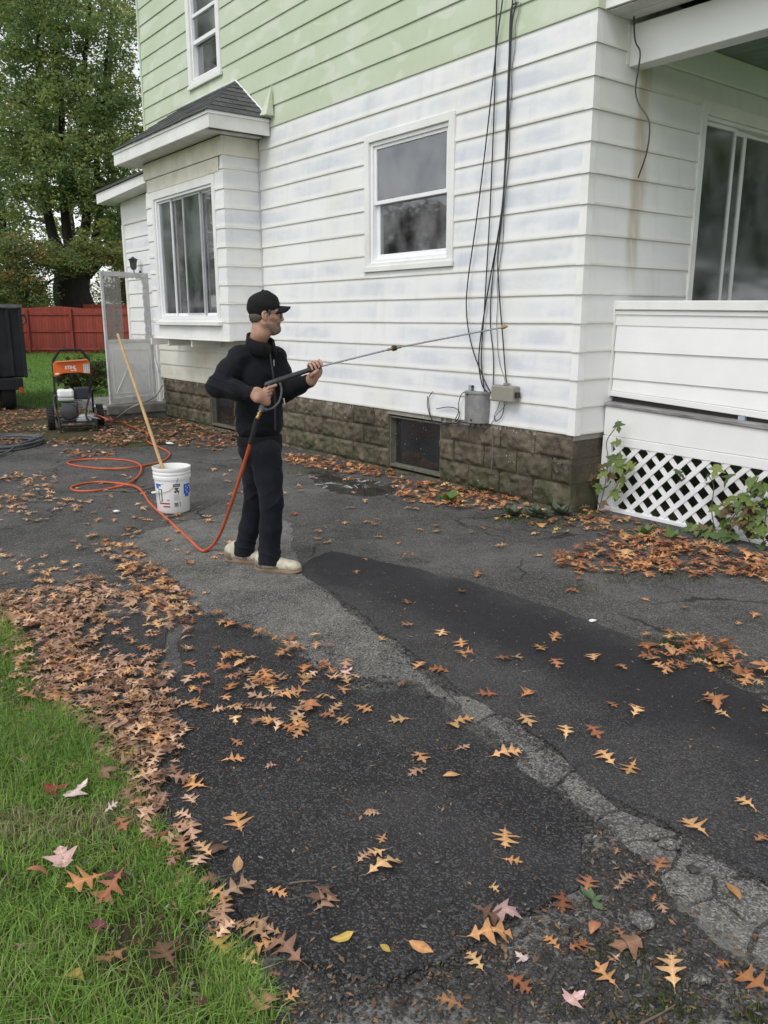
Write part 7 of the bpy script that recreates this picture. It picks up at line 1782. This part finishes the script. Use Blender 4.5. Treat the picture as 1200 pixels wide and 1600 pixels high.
leaf_zone([(-60, 645), (100, 640), (200, 645), (255, 648), (330, 672), (430, 690), (430, 705), (330, 705), (240, 692), (150, 722), (60, 702), (-60, 690)], 230, ['brown', 'brown', 'rust', 'pinktan'], 0.07, 0.13, 'litter', 0.03, 0.0, soft=0.05, clump=0.45)
leaf_zone([(-40, 745), (60, 742), (105, 775), (70, 800), (-40, 805)], 170, ['tan', 'pinktan'], 0.08, 0.13, 'left', 0.015, soft=0.05, clump=0.5)
leaf_zone([(88, 782), (140, 776), (142, 800), (95, 802)], 70, ['tan', 'pinktan'], 0.08, 0.13, 'left', 0.01, soft=0.03)
leaf_zone([(-20, 860), (60, 880), (160, 890), (120, 930), (-20, 935)], 60, ['tan', 'pinktan'], 0.08, 0.13, 'drift', 0.015, soft=0.04)
leaf_zone([(150, 800), (350, 720), (470, 700), (700, 800), (1200, 900), (1200, 1000), (700, 900), (450, 920), (200, 870)], 8, ['tan', 'rust'], 0.075, 0.125, 'drive', 0.004, 0.008, 0.1)
leaf_zone([(0, 760), (200, 740), (340, 790), (330, 950), (130, 900), (0, 850)], 14, ['tan', 'pinktan'], 0.07, 0.12, 'drive', 0.004, 0.006, 0.1)
leaf_zone([(480, 890), (700, 910), (1200, 1120), (1200, 1360), (800, 1130)], 8, ['tan', 'rust'], 0.08, 0.13, 'lane', 0.004, 0.014, 0.1)
leaf_zone([(300, 1000), (700, 1100), (900, 1320), (820, 1430), (450, 1480), (280, 1260)], 6.5, ['tan', 'pinktan'], 0.05, 0.11, 'patch', 0.004, 0.017, 0.1)
leaf_zone([(860, 1240), (1020, 1350), (1200, 1500), (1200, 1600), (420, 1600), (440, 1500), (700, 1520), (900, 1400)], 24, ['tan', 'rust', 'brown', 'pinktan'], 0.03, 0.09, 'broken', 0.006, 0.010, 0.12, soft=0.02)
leaf_zone([(900, 1280), (1050, 1370), (1000, 1480), (900, 1440)], 60, ['brown', 'rust', 'pinktan'], 0.03, 0.08, 'broken', 0.008, 0.010, 0.15)
leaf_zone([(395, 1440), (440, 1520), (430, 1620), (360, 1620), (340, 1490)], 90, ['pinktan', 'tan', 'brown'], 0.07, 0.12, 'broken', 0.02, 0.008)
leaf_zone([(0, 1040), (60, 1110), (150, 1240), (240, 1360), (330, 1500), (380, 1620), (0, 1620)], 13, ['tan', 'rust', 'pinktan', 'brown', 'brown', 'tan', 'red', 'pink'], 0.06, 0.115, 'lawn', 0.012, 0.016, 0.2)
leaf_zone([(40, 1090), (150, 1220), (250, 1340), (200, 1330), (80, 1200), (0, 1100)], 75, ['tan', 'rust', 'pinktan', 'brown', 'tan', 'red', 'pink'], 0.06, 0.12, 'lawn', 0.02, 0.016, 0.25)
for (x, y, s, pr, pal) in [(372, 1293, 0.15, 'oak', 'tan'), (305, 1235, 0.13, 'oak', 'tan'), (300, 1225, 0.10, 'oak', 'tan'), (603, 1364, 0.15, 'oak', 'tan'), (590, 1342, 0.09, 'oak', 'tan'), (598, 1318, 0.06, 'oak', 'tan'), (788, 1322, 0.14, 'oak', 'tan'), (800, 1352, 0.08, 'oak', 'tan'), (505, 1408, 0.13, 'curled', 'brown'), (510, 1420, 0.11, 'curled', 'pinktan'), (535, 1475, 0.09, 'elm', 'yellow'), (658, 1491, 0.10, 'elm', 'tan'), (602, 1491, 0.05, 'elm', 'yellow'), (742, 1510, 0.08, 'oak', 'tan'), (768, 1472, 0.16, 'oak', 'tan'), (762, 1440, 0.12, 'oak', 'brown'), (793, 1438, 0.10, 'maple', 'pink'), (814, 1503, 0.05, 'maple', 'pink'), (878, 1415, 0.12, 'oak', 'rust'), (918, 1392, 0.11, 'oak', 'rust'), (928, 1458, 0.09, 'elm', 'rust'), (862, 1478, 0.07, 'oak', 'rust'), (945, 1532, 0.10, 'oak', 'tan'), (1050, 1525, 0.12, 'oak', 'tan'), (898, 1568, 0.08, 'maple', 'pink'), (975, 1485, 0.11, 'maple', 'brown'), (1178, 1545, 0.14, 'oak', 'rust'), (1083, 1302, 0.15, 'oak', 'tan'), (1030, 1358, 0.10, 'oak', 'rust'), (1145, 1398, 0.10, 'elm', 'tan'), (985, 1206, 0.12, 'oak', 'tan'), (945, 1190, 0.13, 'oak', 'tan'), (925, 1152, 0.12, 'oak', 'rust'), (1165, 1263, 0.10, 'oak', 'tan'), (1190, 1320, 0.10, 'curled', 'tan'), (793, 1186, 0.15, 'oak', 'tan'), (705, 1220, 0.10, 'elm', 'tan'), (655, 1190, 0.11, 'oak', 'tan'), (820, 1132, 0.13, 'oak', 'tan'), (625, 1132, 0.13, 'oak', 'tan'), (568, 1113, 0.12, 'oak', 'tan'), (543, 1053, 0.08, 'maple', 'pink'), (598, 1003, 0.10, 'oak', 'tan'), (690, 993, 0.13, 'oak', 'tan'), (762, 1092, 0.13, 'oak', 'rust'), (722, 1130, 0.13, 'oak', 'tan'), (705, 1142, 0.09, 'maple', 'tan'), (655, 1045, 0.12, 'oak', 'tan'), (685, 1052, 0.13, 'oak', 'rust'), (635, 1075, 0.12, 'curled', 'brown'), (720, 1028, 0.11, 'oak', 'tan'), (555, 1060, 0.08, 'oak', 'tan'), (470, 1152, 0.12, 'oak', 'tan'), (535, 1135, 0.11, 'oak', 'tan'), (338, 1340, 0.11, 'elm', 'brown'), (372, 1362, 0.09, 'elm', 'pinktan'), (365, 1195, 0.11, 'oak', 'tan'), (370, 1167, 0.08, 'oak', 'tan'), (372, 1405, 0.15, 'oak', 'pinktan'), (445, 1495, 0.15, 'curled', 'pinktan'), (405, 1455, 0.13, 'curled', 'pinktan'), (410, 1585, 0.14, 'curled', 'pinktan'), (240, 1320, 0.12, 'maple', 'red'), (90, 1245, 0.10, 'maple', 'red'), (125, 1252, 0.12, 'maple', 'pink'), (100, 1352, 0.12, 'maple', 'pink'), (135, 1395, 0.15, 'oak', 'rust'), (175, 1410, 0.15, 'oak', 'rust'), (180, 1515, 0.14, 'oak', 'tan'), (260, 1510, 0.16, 'oak', 'brown'), (120, 1545, 0.09, 'elm', 'yellow'), (155, 1470, 0.07, 'maple', 'red'), (345, 1488, 0.13, 'oak', 'yellow'), (45, 1100, 0.14, 'oak', 'tan'), (60, 1385, 0.09, 'elm', 'rust'), (30, 1050, 0.10, 'maple', 'pink'), (70, 983, 0.08, 'elm', 'yellow'), (50, 890, 0.09, 'elm', 'yellow')]:
    g_ = gnd(x, y); lawn_ = in_poly(np.array([g_[:2]]), front_lawn)[0]
    zone = 'lawn' if lawn_ else ('patch' if in_poly(np.array([g_[:2]]), patch)[0] else ('lane' if in_poly(np.array([g_[:2]]), lane)[0] else 'broken'))
    s *= 0.68 if pr == 'elm' else 0.80
    add_leaf(g_[0], g_[1], {'lawn': 0.026, 'patch': 0.017, 'lane': 0.015}.get(zone, 0.012), s, pr, pal, zone, 0.10 if not lawn_ else 0.25)
def leaf_verts(L):
    x, y, z, s, yaw, pi_, ro, pr, k, col, zone = L
    V, F = PROTO[pr][k]; R = Matrix.Rotation(yaw, 3, 'Z') @ Matrix.Rotation(pi_, 3, 'Y') @ Matrix.Rotation(ro, 3, 'X')
    W = (V*s) @ np.array(R).T; lo = W[:, 2].min(); W[:, 2] -= lo; return W + np.array([x, y, z]), F
def leaf_cols(L):
    V = PROTO[L[7]][L[8]][0]; c = np.tile(L[9], (len(V), 1)); n = (len(V)-4)//3
    c[:n] *= np.array([1.22, 1.22, 1.15]); w = np.abs(V[:, 1]); c *= (1.06 - 0.55*np.clip(w-0.12, 0, 0.3))[:, None]; c[-4:] *= 0.75; return c
def add_luv(me, U):
    at = me.color_attributes.new('luv', 'FLOAT_COLOR', 'POINT'); a = np.ones((len(U), 4), np.float32); a[:, 0] = U[:, 0]+0.5; a[:, 1] = U[:, 1]+0.5; at.data.foreach_set('color', a.ravel()); return me
def proj(P):
    d = P-_C; zc = d @ _fw; return 600+FPX*(d @ _rt)/zc, 800-FPX*(d @ _up)/zc, zc
score = []
for i, L in enumerate(LEAVES):
    u, v, zc = proj(np.array(L[:3])); vis = (-10 < u < 1210) and v < 1610 and zc > 0.2
    score.append((L[3]/zc if vis else 0, i))
score.sort(reverse=True); single = {i for s, i in score[:300] if s > 0}
ZL = {'drift': 'in the deep drift along the lawn edge', 'patch': 'lying on the black asphalt patch', 'porch': 'in the pile by the porch lattice', 'lane': 'lying on the dark asphalt lane', 'wall': 'by the block foundation', 'litter': 'on the dirt near the washer', 'left': 'by the coiled hose', 'drive': 'lying on the weathered driveway', 'broken': 'lying on the broken asphalt', 'lawn': 'lying in the front lawn grass'}
KL = {'oak': 'pointed oak leaf', 'curled': 'curled oak leaf', 'elm': 'small oval leaf', 'maple': 'maple leaf'}
def hue_name(c):
    if c[2] > 0.28: return 'pale pink'
    if c[1] < 0.30*c[0] and c[2] > 0.15*c[0] and c[0] > 0.12 and c[2] >= 0.8*c[1]: return 'dark red'
    if c[1] > 0.60*c[0] and c[2] < 0.4*c[0]: return 'yellow'
    if c[0] < 0.24: return 'dark brown'
    if c[1] < 0.42*c[0]: return 'rust orange'
    return 'tan'
for i in sorted(single):
    L = LEAVES[i]; V, F = leaf_verts(L); base = np.array(L[:3]); c = leaf_cols(L)
    o = link({'elm': 'oval_leaf', 'maple': 'maple_leaf'}.get(L[7], 'oak_leaf'), add_luv(fast_mesh('leaf', V-base, F, M['dry_leaf'], smooth=True, colors=c), PROTO[L[7]][L[8]][0])); o.location = tuple(base)
    lab = 'fallen %s %s %s' % (hue_name(L[9]), KL[L[7]], ZL[L[10]]); tag(o, lab, 'leaf', lab.replace('leaf', 'leaves', 1))
rest = {}
for i, L in enumerate(LEAVES):
    if i in single: continue
    rest.setdefault({'patch': 'drift', 'left': 'litter', 'drive': 'drift', 'broken': 'lane', 'lawn': 'drift'}.get(L[10], L[10]), []).append(L)
RL = {'drift': 'fallen tan and brown leaves heaped along the lawn edge and over the driveway', 'porch': 'rust coloured leaves piled along the porch lattice', 'lane': 'scattered fallen leaves and scraps on the right side of the driveway', 'wall': 'rust coloured leaves blown against the block foundation', 'litter': 'dark brown leaf litter around the pressure washer'}
for zone, Ls in rest.items():
    Vs, Fs, Cs, Us, b = [], [], [], [], 0
    for L in Ls:
        V, F = leaf_verts(L); Vs.append(V); Fs.append(F+b); Cs.append(leaf_cols(L)); Us.append(PROTO[L[7]][L[8]][0]); b += len(V)
    o = link('fallen_leaves', add_luv(fast_mesh('fallen_leaves', np.vstack(Vs), np.vstack(Fs), M['dry_leaf'], smooth=True, colors=np.vstack(Cs)), np.vstack(Us))); tag(o, RL[zone], 'leaves', kind='stuff')
print('LEAVES', len(LEAVES), len(single))

# ================================================================== GRAVEL, STONES, TWIGS, MOSS
M['gravel'] = plain('asphalt_crumbs', (0.050, 0.048, 0.046), 0.85, var=0.5, nscale=30, bump=0.5, bscale=200)
ico = [(0.0, 0.0, 1.0), (0.894, 0.0, 0.447), (0.276, 0.851, 0.447), (-0.724, 0.526, 0.447), (-0.724, -0.526, 0.447), (0.276, -0.851, 0.447), (0.724, 0.526, -0.447), (-0.276, 0.851, -0.447), (-0.894, 0.0, -0.447), (-0.276, -0.851, -0.447), (0.724, -0.526, -0.447), (0.0, 0.0, -1.0)]
icf = [(0,1,2),(0,2,3),(0,3,4),(0,4,5),(0,5,1),(1,6,2),(2,7,3),(3,8,4),(4,9,5),(5,10,1),(6,7,2),(7,8,3),(8,9,4),(9,10,5),(10,6,1),(11,7,6),(11,8,7),(11,9,8),(11,10,9),(11,6,10)]
ico = np.array(ico); icf = np.array(icf)
def stones(name, pxs, n, r0, r1, label, zb=0.004, clump=True):
    P = scatter(G(*pxs), n); Vs, Fs = [], []
    for i, (x, y) in enumerate(P):
        if clump and mnoise.noise(Vector((x*3, y*3, 9))) < lr.uniform(-0.6, 0.3): continue
        r = r0 + (r1-r0)*lr.random()**3; V = ico*np.array([r*lr.uniform(.7, 1.4), r*lr.uniform(.7, 1.4), r*lr.uniform(.4, .8)])*(1+0.25*nrs.randn(12, 1)*0.6) + np.array([x, y, zb+r*0.25]); Fs.append(icf+12*len(Vs)); Vs.append(V)
    o = link(name, fast_mesh(name, np.vstack(Vs), np.vstack(Fs), M['gravel'])); return tag(o, label, 'gravel', kind='stuff')
stones('gravel', [(860, 1235), (930, 1290), (1020, 1350), (1060, 1420), (1120, 1480), (1200, 1560), (1100, 1600), (800, 1600), (700, 1530), (800, 1470), (900, 1400), (915, 1310)], 6500, 0.002, 0.009, 'loose black asphalt crumbs where the driveway has broken up')
stones('gravel', [(430, 1490), (600, 1540), (760, 1490), (900, 1480), (1000, 1600), (430, 1600)], 2200, 0.002, 0.006, 'small loose stones below the black patch')
stones('gravel', [(540, 955), (700, 1070), (690, 1110), (560, 1060), (470, 1010)], 500, 0.002, 0.005, 'dark grit on the worn grey strip', zb=0.008)
def edge_grit(name, pxs, n, sd_, r0, r1, label):
    Q = catmull([np.array(q, float) for q in pxs], 20); Vs, Fs = [], []
    for i in range(n):
        q = Q[lr.randrange(len(Q))]; g_ = gnd(*q)
        if mnoise.noise(Vector((g_[0]*4, g_[1]*4, 3))) < lr.uniform(-0.5, 0.35): continue
        r = r0+(r1-r0)*lr.random()**3; V = ico*np.array([r*lr.uniform(.7, 1.4), r*lr.uniform(.7, 1.4), r*lr.uniform(.4, .8)])*(1+0.15*nrs.randn(12, 1)) + np.array([g_[0]+lr.gauss(0, sd_), g_[1]+lr.gauss(0, sd_), 0.011+r*0.2]); Fs.append(icf+12*len(Vs)); Vs.append(V)
    o = link(name, fast_mesh(name, np.vstack(Vs), np.vstack(Fs), M['gravel'])); return tag(o, label, 'gravel', kind='stuff')
edge_grit('gravel', [(476, 898), (545, 952), (620, 1012), (700, 1078), (800, 1134), (900, 1212), (1000, 1278), (1100, 1333), (1200, 1388)], 2600, 0.022, 0.002, 0.008, 'black crumbs along the edge between dark lane and pale strip')
edge_grit('gravel', [(330, 962), (430, 1004), (520, 1064), (600, 1070), (700, 1110), (790, 1170), (860, 1238), (908, 1300), (905, 1390)], 2400, 0.028, 0.002, 0.008, 'black crumbs along the upper edge of the black patch')
edge_grit('gravel', [(266, 1260), (332, 1370), (425, 1472), (540, 1522), (680, 1512), (830, 1430)], 1600, 0.028, 0.002, 0.007, 'black crumbs along the lower edge of the black patch')
def debris(pxs, n, label, cols, zb):
    P = scatter(G(*pxs), n); Vs, Fs, Cs = [], [], []
    for (x, y) in P:
        r = 0.0014+0.0052*lr.random()**2.5; a = lr.uniform(0, 6.28); V = np.array([(r*1.6, 0, 0), (0, r*0.7, 0.001), (-r*1.3, r*0.1, 0.0015), (-r*0.1, -r*0.6, 0.001)])*lr.uniform(0.8, 1.5)
        V = np.c_[V[:, 0]*math.cos(a)-V[:, 1]*math.sin(a), V[:, 0]*math.sin(a)+V[:, 1]*math.cos(a), V[:, 2]*lr.uniform(0.5, 3)] + np.array([x, y, zb])
        Fs.append(np.array([[0, 1, 2, 3]])+4*len(Vs)); Vs.append(V); Cs.append(np.tile(np.array(lr.choice(cols))*lr.uniform(0.6, 1.3), (4, 1)))
    o = link('leaf_scraps', fast_mesh('leaf_scraps', np.vstack(Vs), np.vstack(Fs), M['grass'], colors=np.vstack(Cs))); return tag(o, label, 'litter', kind='stuff')
DC = [(0.30, 0.17, 0.08), (0.20, 0.11, 0.06), (0.38, 0.23, 0.12), (0.26, 0.15, 0.08), (0.12, 0.08, 0.05), (0.17, 0.16, 0.15), (0.10, 0.095, 0.09), (0.30, 0.28, 0.26)]
debris([(280, 980), (560, 1080), (900, 1300), (820, 1440), (550, 1520), (300, 1350)], 900, 'tiny leaf scraps and grit strewn over the black patch', DC, 0.0165)
debris([(480, 880), (800, 930), (1200, 1100), (1200, 1380), (800, 1130)], 900, 'tiny leaf scraps and grit strewn over the dark lane', DC, 0.0135)
debris([(0, 740), (450, 700), (900, 810), (1200, 880), (1200, 1090), (900, 960), (500, 860), (300, 960), (0, 920)], 3000, 'tiny leaf scraps and grit strewn over the weathered driveway', DC, 0.0085)
debris([(420, 1490), (900, 1400), (920, 1290), (1200, 1480), (1200, 1610), (400, 1610)], 1800, 'tiny leaf scraps and grit on the broken asphalt', DC, 0.012)
debris([(0, 1050), (150, 1220), (380, 1600), (0, 1600)], 1500, 'small torn leaf scraps lying in the lawn', DC, 0.022)
for (x, y, r, lab) in [(1003, 1450, 0.030, 'grey lump of broken asphalt among black crumbs'), (1045, 1328, 0.030, 'flat asphalt chunk against the cracked plates'), (1024, 1315, 0.020, 'small asphalt chunk beside the larger flat chunk'), (1082, 1365, 0.016, 'black asphalt crumb in the gap between plates'), (1095, 1540, 0.02, 'weathered stone by the moss patch')]:
    g_ = gnd(x, y); me_v = ico*np.array([r*1.3, r, r*0.6])*(1+0.12*nrs.randn(12, 1)); me = fast_mesh('asphalt_chunk', me_v, icf, M['band' if r > 0.017 else 'gravel'])
    o = link('asphalt_chunk', me); o.location = (g_[0], g_[1], 0.010+r*0.35); md = o.modifiers.new('round', 'SUBSURF'); md.subdivision_type = 'SIMPLE'; md.levels = 2; md.render_levels = 2
    tx = bpy.data.textures.new('chunk_noise', 'CLOUDS'); tx.noise_scale = 0.02; m2 = o.modifiers.new('rough', 'DISPLACE'); m2.texture = tx; m2.strength = 0.008; m2.texture_coords = 'LOCAL'; tag(o, lab, 'stone')
M['twig'] = plain('grey_brown_twig', (0.16, 0.115, 0.085), 0.85)
for (pts, lab) in [([(452, 1380), (475, 1377), (495, 1376)], 'thin brown twig on the black patch'), ([(1000, 1600), (1030, 1585), (1055, 1570)], 'pale twig on the broken asphalt'), ([(1180, 913), (1195, 916), (1215, 925)], 'pale twig in front of the porch leaves'), ([(290, 828), (300, 829), (312, 830)], 'short twig beside the orange hose')]:
    P = [gnd(x, y, 0.020) for x, y in pts]; o = MB().tube(catmull([p-P[0] for p in P], 5), [0.0028]*6+[0.0018]*5, 6).build('twig', M['twig'], smooth=True); o.location = tuple(P[0]); tag(o, lab, 'twig')
M['litter'] = plain('white_litter', (0.75, 0.75, 0.74), 0.7)
for (x, y, s, lab) in [(182, 802, 0.07, 'white scrap lying on the driveway left of the bucket'), (267, 696, 0.12, 'crumpled white rag behind the bucket by the hose'), (620, 762, 0.05, 'small white scrap by the basement window'), (70, 670, 0.06, 'white scrap in the leaves by the washer wheel'), (925, 974, 0.05, 'white scrap beside the dark lane'), (355, 668, 0.06, 'pale stone by the far basement window')]:
    g_ = gnd(x, y); V = ico*np.array([s*0.5, s*0.35, s*0.14])*(1+0.25*nrs.randn(12, 1)); o = link('paper_scrap', fast_mesh('paper_scrap', V, icf, M['litter'])); o.location = (g_[0], g_[1], 0.012+s*0.10); tag(o, lab, 'litter')
moss_spots = [(1030, 1590, 0.10, 260), (1060, 1580, 0.06, 120), (1190, 1590, 0.08, 140), (960, 1495, 0.07, 140), (890, 1570, 0.05, 80), (630, 1100, 0.05, 100), (560, 1080, 0.06, 80), (1045, 1008, 0.10, 300), (1110, 1035, 0.12, 220), (980, 905, 0.16, 260), (1060, 905, 0.14, 200), (905, 920, 0.1, 100), (205, 828, 0.06, 80), (150, 840, 0.06, 60), (690, 1503, 0.03, 50), (1150, 1405, 0.03, 50), (800, 812, 0.25, 500), (860, 818, 0.2, 400), (640, 738, 0.25, 420), (470, 738, 0.25, 300), (30, 715, 0.4, 300), (180, 690, 0.6, 500), (200, 705, 0.5, 400), (250, 690, 0.4, 300), (330, 680, 0.5, 240), (690, 760, 0.2, 300), (745, 770, 0.2, 260)]
P = np.vstack([gnd(x, y)[:2] + nrs.normal(0, s*0.55, (n, 2))*np.array([1.2, 0.9]) for (x, y, s, n) in moss_spots])
grass('moss_tufts', P, 0.006, 0.022, 0.0022, [(0.055, 0.085, 0.016), (0.075, 0.11, 0.02), (0.11, 0.115, 0.035), (0.05, 0.06, 0.02)], 'small tufts of moss and weedy grass in the driveway cracks', z=0.012)

# ================================================================== PUDDLE, DRIPS
def puddle_mat():
    t = NT('soapy_puddle'); p = t.pos(); n = t.noise(t.map(p, (1, 1, 1)), 3.2, 6, 0.62, 1.6)
    foam = t.step(t.math('ABSOLUTE', t.math('SUBTRACT', n, 0.5)), 0.035, 0.0); foam = t.math('MULTIPLY', foam, t.step(t.noise(p, 2.0, 3, 0.5), 0.42, 0.58))
    c = t.mix(foam, (0.03, 0.031, 0.033), (0.55, 0.57, 0.60)); return t.done(t.pbr(c, t.math('MULTIPLY_ADD', foam, 0.5, 0.07), 0, 0.5))
pd = sheet('puddle', ragged(G((478, 738), (512, 736), (545, 745), (590, 752), (622, 758), (616, 772), (570, 777), (520, 770), (490, 756)), 0.05, 0.03, 6), -0.001, 0.004, puddle_mat(), 0.005)
pd2 = sheet('puddle', ragged(G((330, 668), (372, 672), (420, 690), (400, 700), (350, 690)), 0.05, 0.03, 6), -0.006, 0.0035, puddle_mat(), 0.005)
Vs, Fs = [], []
for k in range(90):
    a = lr.uniform(-3.2, 0.05); z = lr.uniform(0.03, 0.64) if lr.random() < 0.8 else lr.uniform(0.6, 0.66)
    if lr.random() < 0.5: a = lr.choice([-0.12, -0.35, -0.62, -1.05, -1.75, -1.9, -2.2]) + lr.uniform(-.05, .05)
    r = lr.uniform(0.0014, 0.0030); V = ico*np.array([r, r, r*lr.uniform(1, 2.2)]) + l2w(a, lr.uniform(-0.10, -0.03), z); Fs.append(icf+12*len(Vs)); Vs.append(V)
dm = NT('water_drop'); dsh = dm.pbr((0.85, 0.87, 0.9), 0.08, 0, 0.8); M['drop'] = dm.done(dsh)
o = link('water_drops', fast_mesh('water_drops', np.vstack(Vs), np.vstack(Fs), M['drop'], smooth=True)); tag(o, 'water drops dripping from the lower edge of the clapboard', 'water', kind='stuff')

# ================================================================== VINES AND WEEDS
M['vine_leaf'] = leaf_mat2('green_leaf')
vr = random.Random(23)
VINE = [leaf_arrays(MAPLE_A, vr, 0.9) for _ in range(6)]
VC = [(0.085, 0.135, 0.035), (0.12, 0.17, 0.04), (0.07, 0.11, 0.035), (0.17, 0.20, 0.05), (0.13, 0.09, 0.05)]
def vine_meshes(pal): return [add_luv(fast_mesh('vine_leaf', V, F, M['vine_leaf'], smooth=True, colors=np.tile(np.array(c), (len(V), 1))), V) for (V, F) in VINE for c in pal]
VM = vine_meshes(VC)
def plant(name, label, root_px, leaves, stems, yl, size=(0.09, 0.14), meshes=VM, spread=0.07, group=None, face=0.75):
    rp = gnd(*root_px); t = thing(name, label, 'plant', (rp[0], rp[1], 0.0), group=group)
    for (x, y) in leaves:
        q = wpx(x, y, yl + vr.uniform(-spread, 0.0)); w = l2w(*q); w[2] = max(w[2], 0.03)
        o = link('leaf', vr.choice(meshes), t); s = vr.uniform(*size); o.scale = (s, s, s); o.location = tuple(w-rp)
        # blades face outwards and up, tips hanging
        nrm = unit(-HY*face + np.array([vr.gauss(0, .35), vr.gauss(0, .35), vr.uniform(0.25, 1.0)])); tip = unit(np.array([vr.gauss(0, .6), vr.gauss(0, .6), -0.55])); tip = unit(tip - nrm*(tip @ nrm)); sd2 = np.cross(nrm, tip)
        o.rotation_euler = Matrix(np.stack([tip, sd2, nrm], 1).tolist()).to_euler()
    for st_ in stems:
        P = [l2w(*wpx(x, y, yl - 0.01)) for x, y in st_]; P[0] = np.array([P[0][0], P[0][1], max(0.0, P[0][2])]); MB().tube([p-rp for p in catmull(P, 5)], 0.0035, 6).build('stem', plain('vine_stem', (0.09, 0.075, 0.04), 0.8), t, smooth=True)
    return t
plant('maple_seedling', 'leafy green seedling growing between the foundation corner and the lattice', (935, 798), [(967, 668), (962, 692), (955, 722), (968, 735), (980, 738), (940, 742), (928, 745), (934, 765), (950, 760), (962, 775), (942, 790), (925, 755), (972, 755), (985, 728), (945, 728), (957, 745), (968, 718)], [[(935, 798), (945, 760), (950, 720), (948, 690), (962, 668)], [(938, 795), (930, 770), (925, 748)], [(940, 790), (960, 765), (975, 740)]], 0.27)
big = []
for (cx, cy, sx, sy, n) in ((1165, 815, 30, 26, 24), (1120, 838, 26, 14, 12), (1090, 858, 16, 8, 8), (1185, 770, 14, 16, 7), (1195, 840, 10, 16, 7)):
    for k in range(n): big.append((cx+vr.gauss(0, sx*0.6), cy+vr.gauss(0, sy*0.6)))
big += [(1062, 742), (1066, 752), (1105, 748), (1118, 738), (1140, 752), (1160, 780), (1108, 756), (1098, 842), (1072, 858)]
plant('grape_vine', 'sprawling vine with yellowing lobed leaves over the lattice and bottom rail', (1180, 872), big, [[(1150, 872), (1120, 850), (1090, 838), (1070, 860)], [(1175, 870), (1160, 820), (1175, 770), (1185, 745)], [(1150, 870), (1140, 820), (1160, 790), (1180, 770), (1215, 750)], [(1120, 855), (1112, 800), (1115, 760), (1105, 740)], [(1190, 872), (1195, 820), (1200, 780)]], 0.24, size=(0.08, 0.135))
def weed(label, px, n, s, pal, h=0.08):
    rp = gnd(*px); t = thing('weed', label, 'weed', (rp[0], rp[1], 0.004)); ms = [add_luv(fast_mesh('weed_leaf', V, F, M['vine_leaf'], smooth=True, colors=np.tile(np.array(c), (len(V), 1))), V) for (V, F) in (PROTO['elm'][0], PROTO['elm'][3]) for c in pal]
    for k in range(n):
        a = 2*math.pi*k/n + vr.uniform(-.3, .3); ss = s*vr.uniform(0.7, 1.2); el = vr.uniform(0.15, 0.9); tip = np.array([math.cos(a)*math.cos(el), math.sin(a)*math.cos(el), math.sin(el)]); side = np.array([-math.sin(a), math.cos(a), 0]); nm = np.cross(tip, side)
        o = link('leaf', vr.choice(ms), t); o.scale = (ss, ss, ss); o.location = tuple(tip*ss*0.55 + np.array([0, 0, 0.005])); o.rotation_euler = Matrix(np.stack([tip, side, nm], 1).tolist()).to_euler()
    return t
GP = [(0.075, 0.14, 0.035), (0.10, 0.17, 0.045)]; GG = [(0.10, 0.13, 0.085), (0.085, 0.115, 0.07)]
weed('bright green weed growing at the foundation left of the corner', (750, 768), 9, 0.11, GP); weed('small weed with three pale leaves on the broken asphalt', (925, 1412), 5, 0.045, [(0.12, 0.18, 0.10)])
for i, (x, y, lab) in enumerate([(800, 806, 'grey green weed sprawling below the foundation blocks'), (840, 808, 'grey green weed with grassy leaves near the house corner'), (875, 805, 'grey green weed tucked against the house corner'), (700, 785, 'low weed under the basement window corner'), (1050, 845, 'yellowing seedling in front of the lattice'), (1005, 838, 'pale green seedling by the lattice bottom rail'), (235, 640, 'green weed at the stoop edge'), (205, 655, 'tall weed between the stoop and the washer hose')]):
    weed(lab, (x, y), 14 if i < 4 else 7, 0.12 if i < 4 else 0.10, GG if i < 3 else GP)
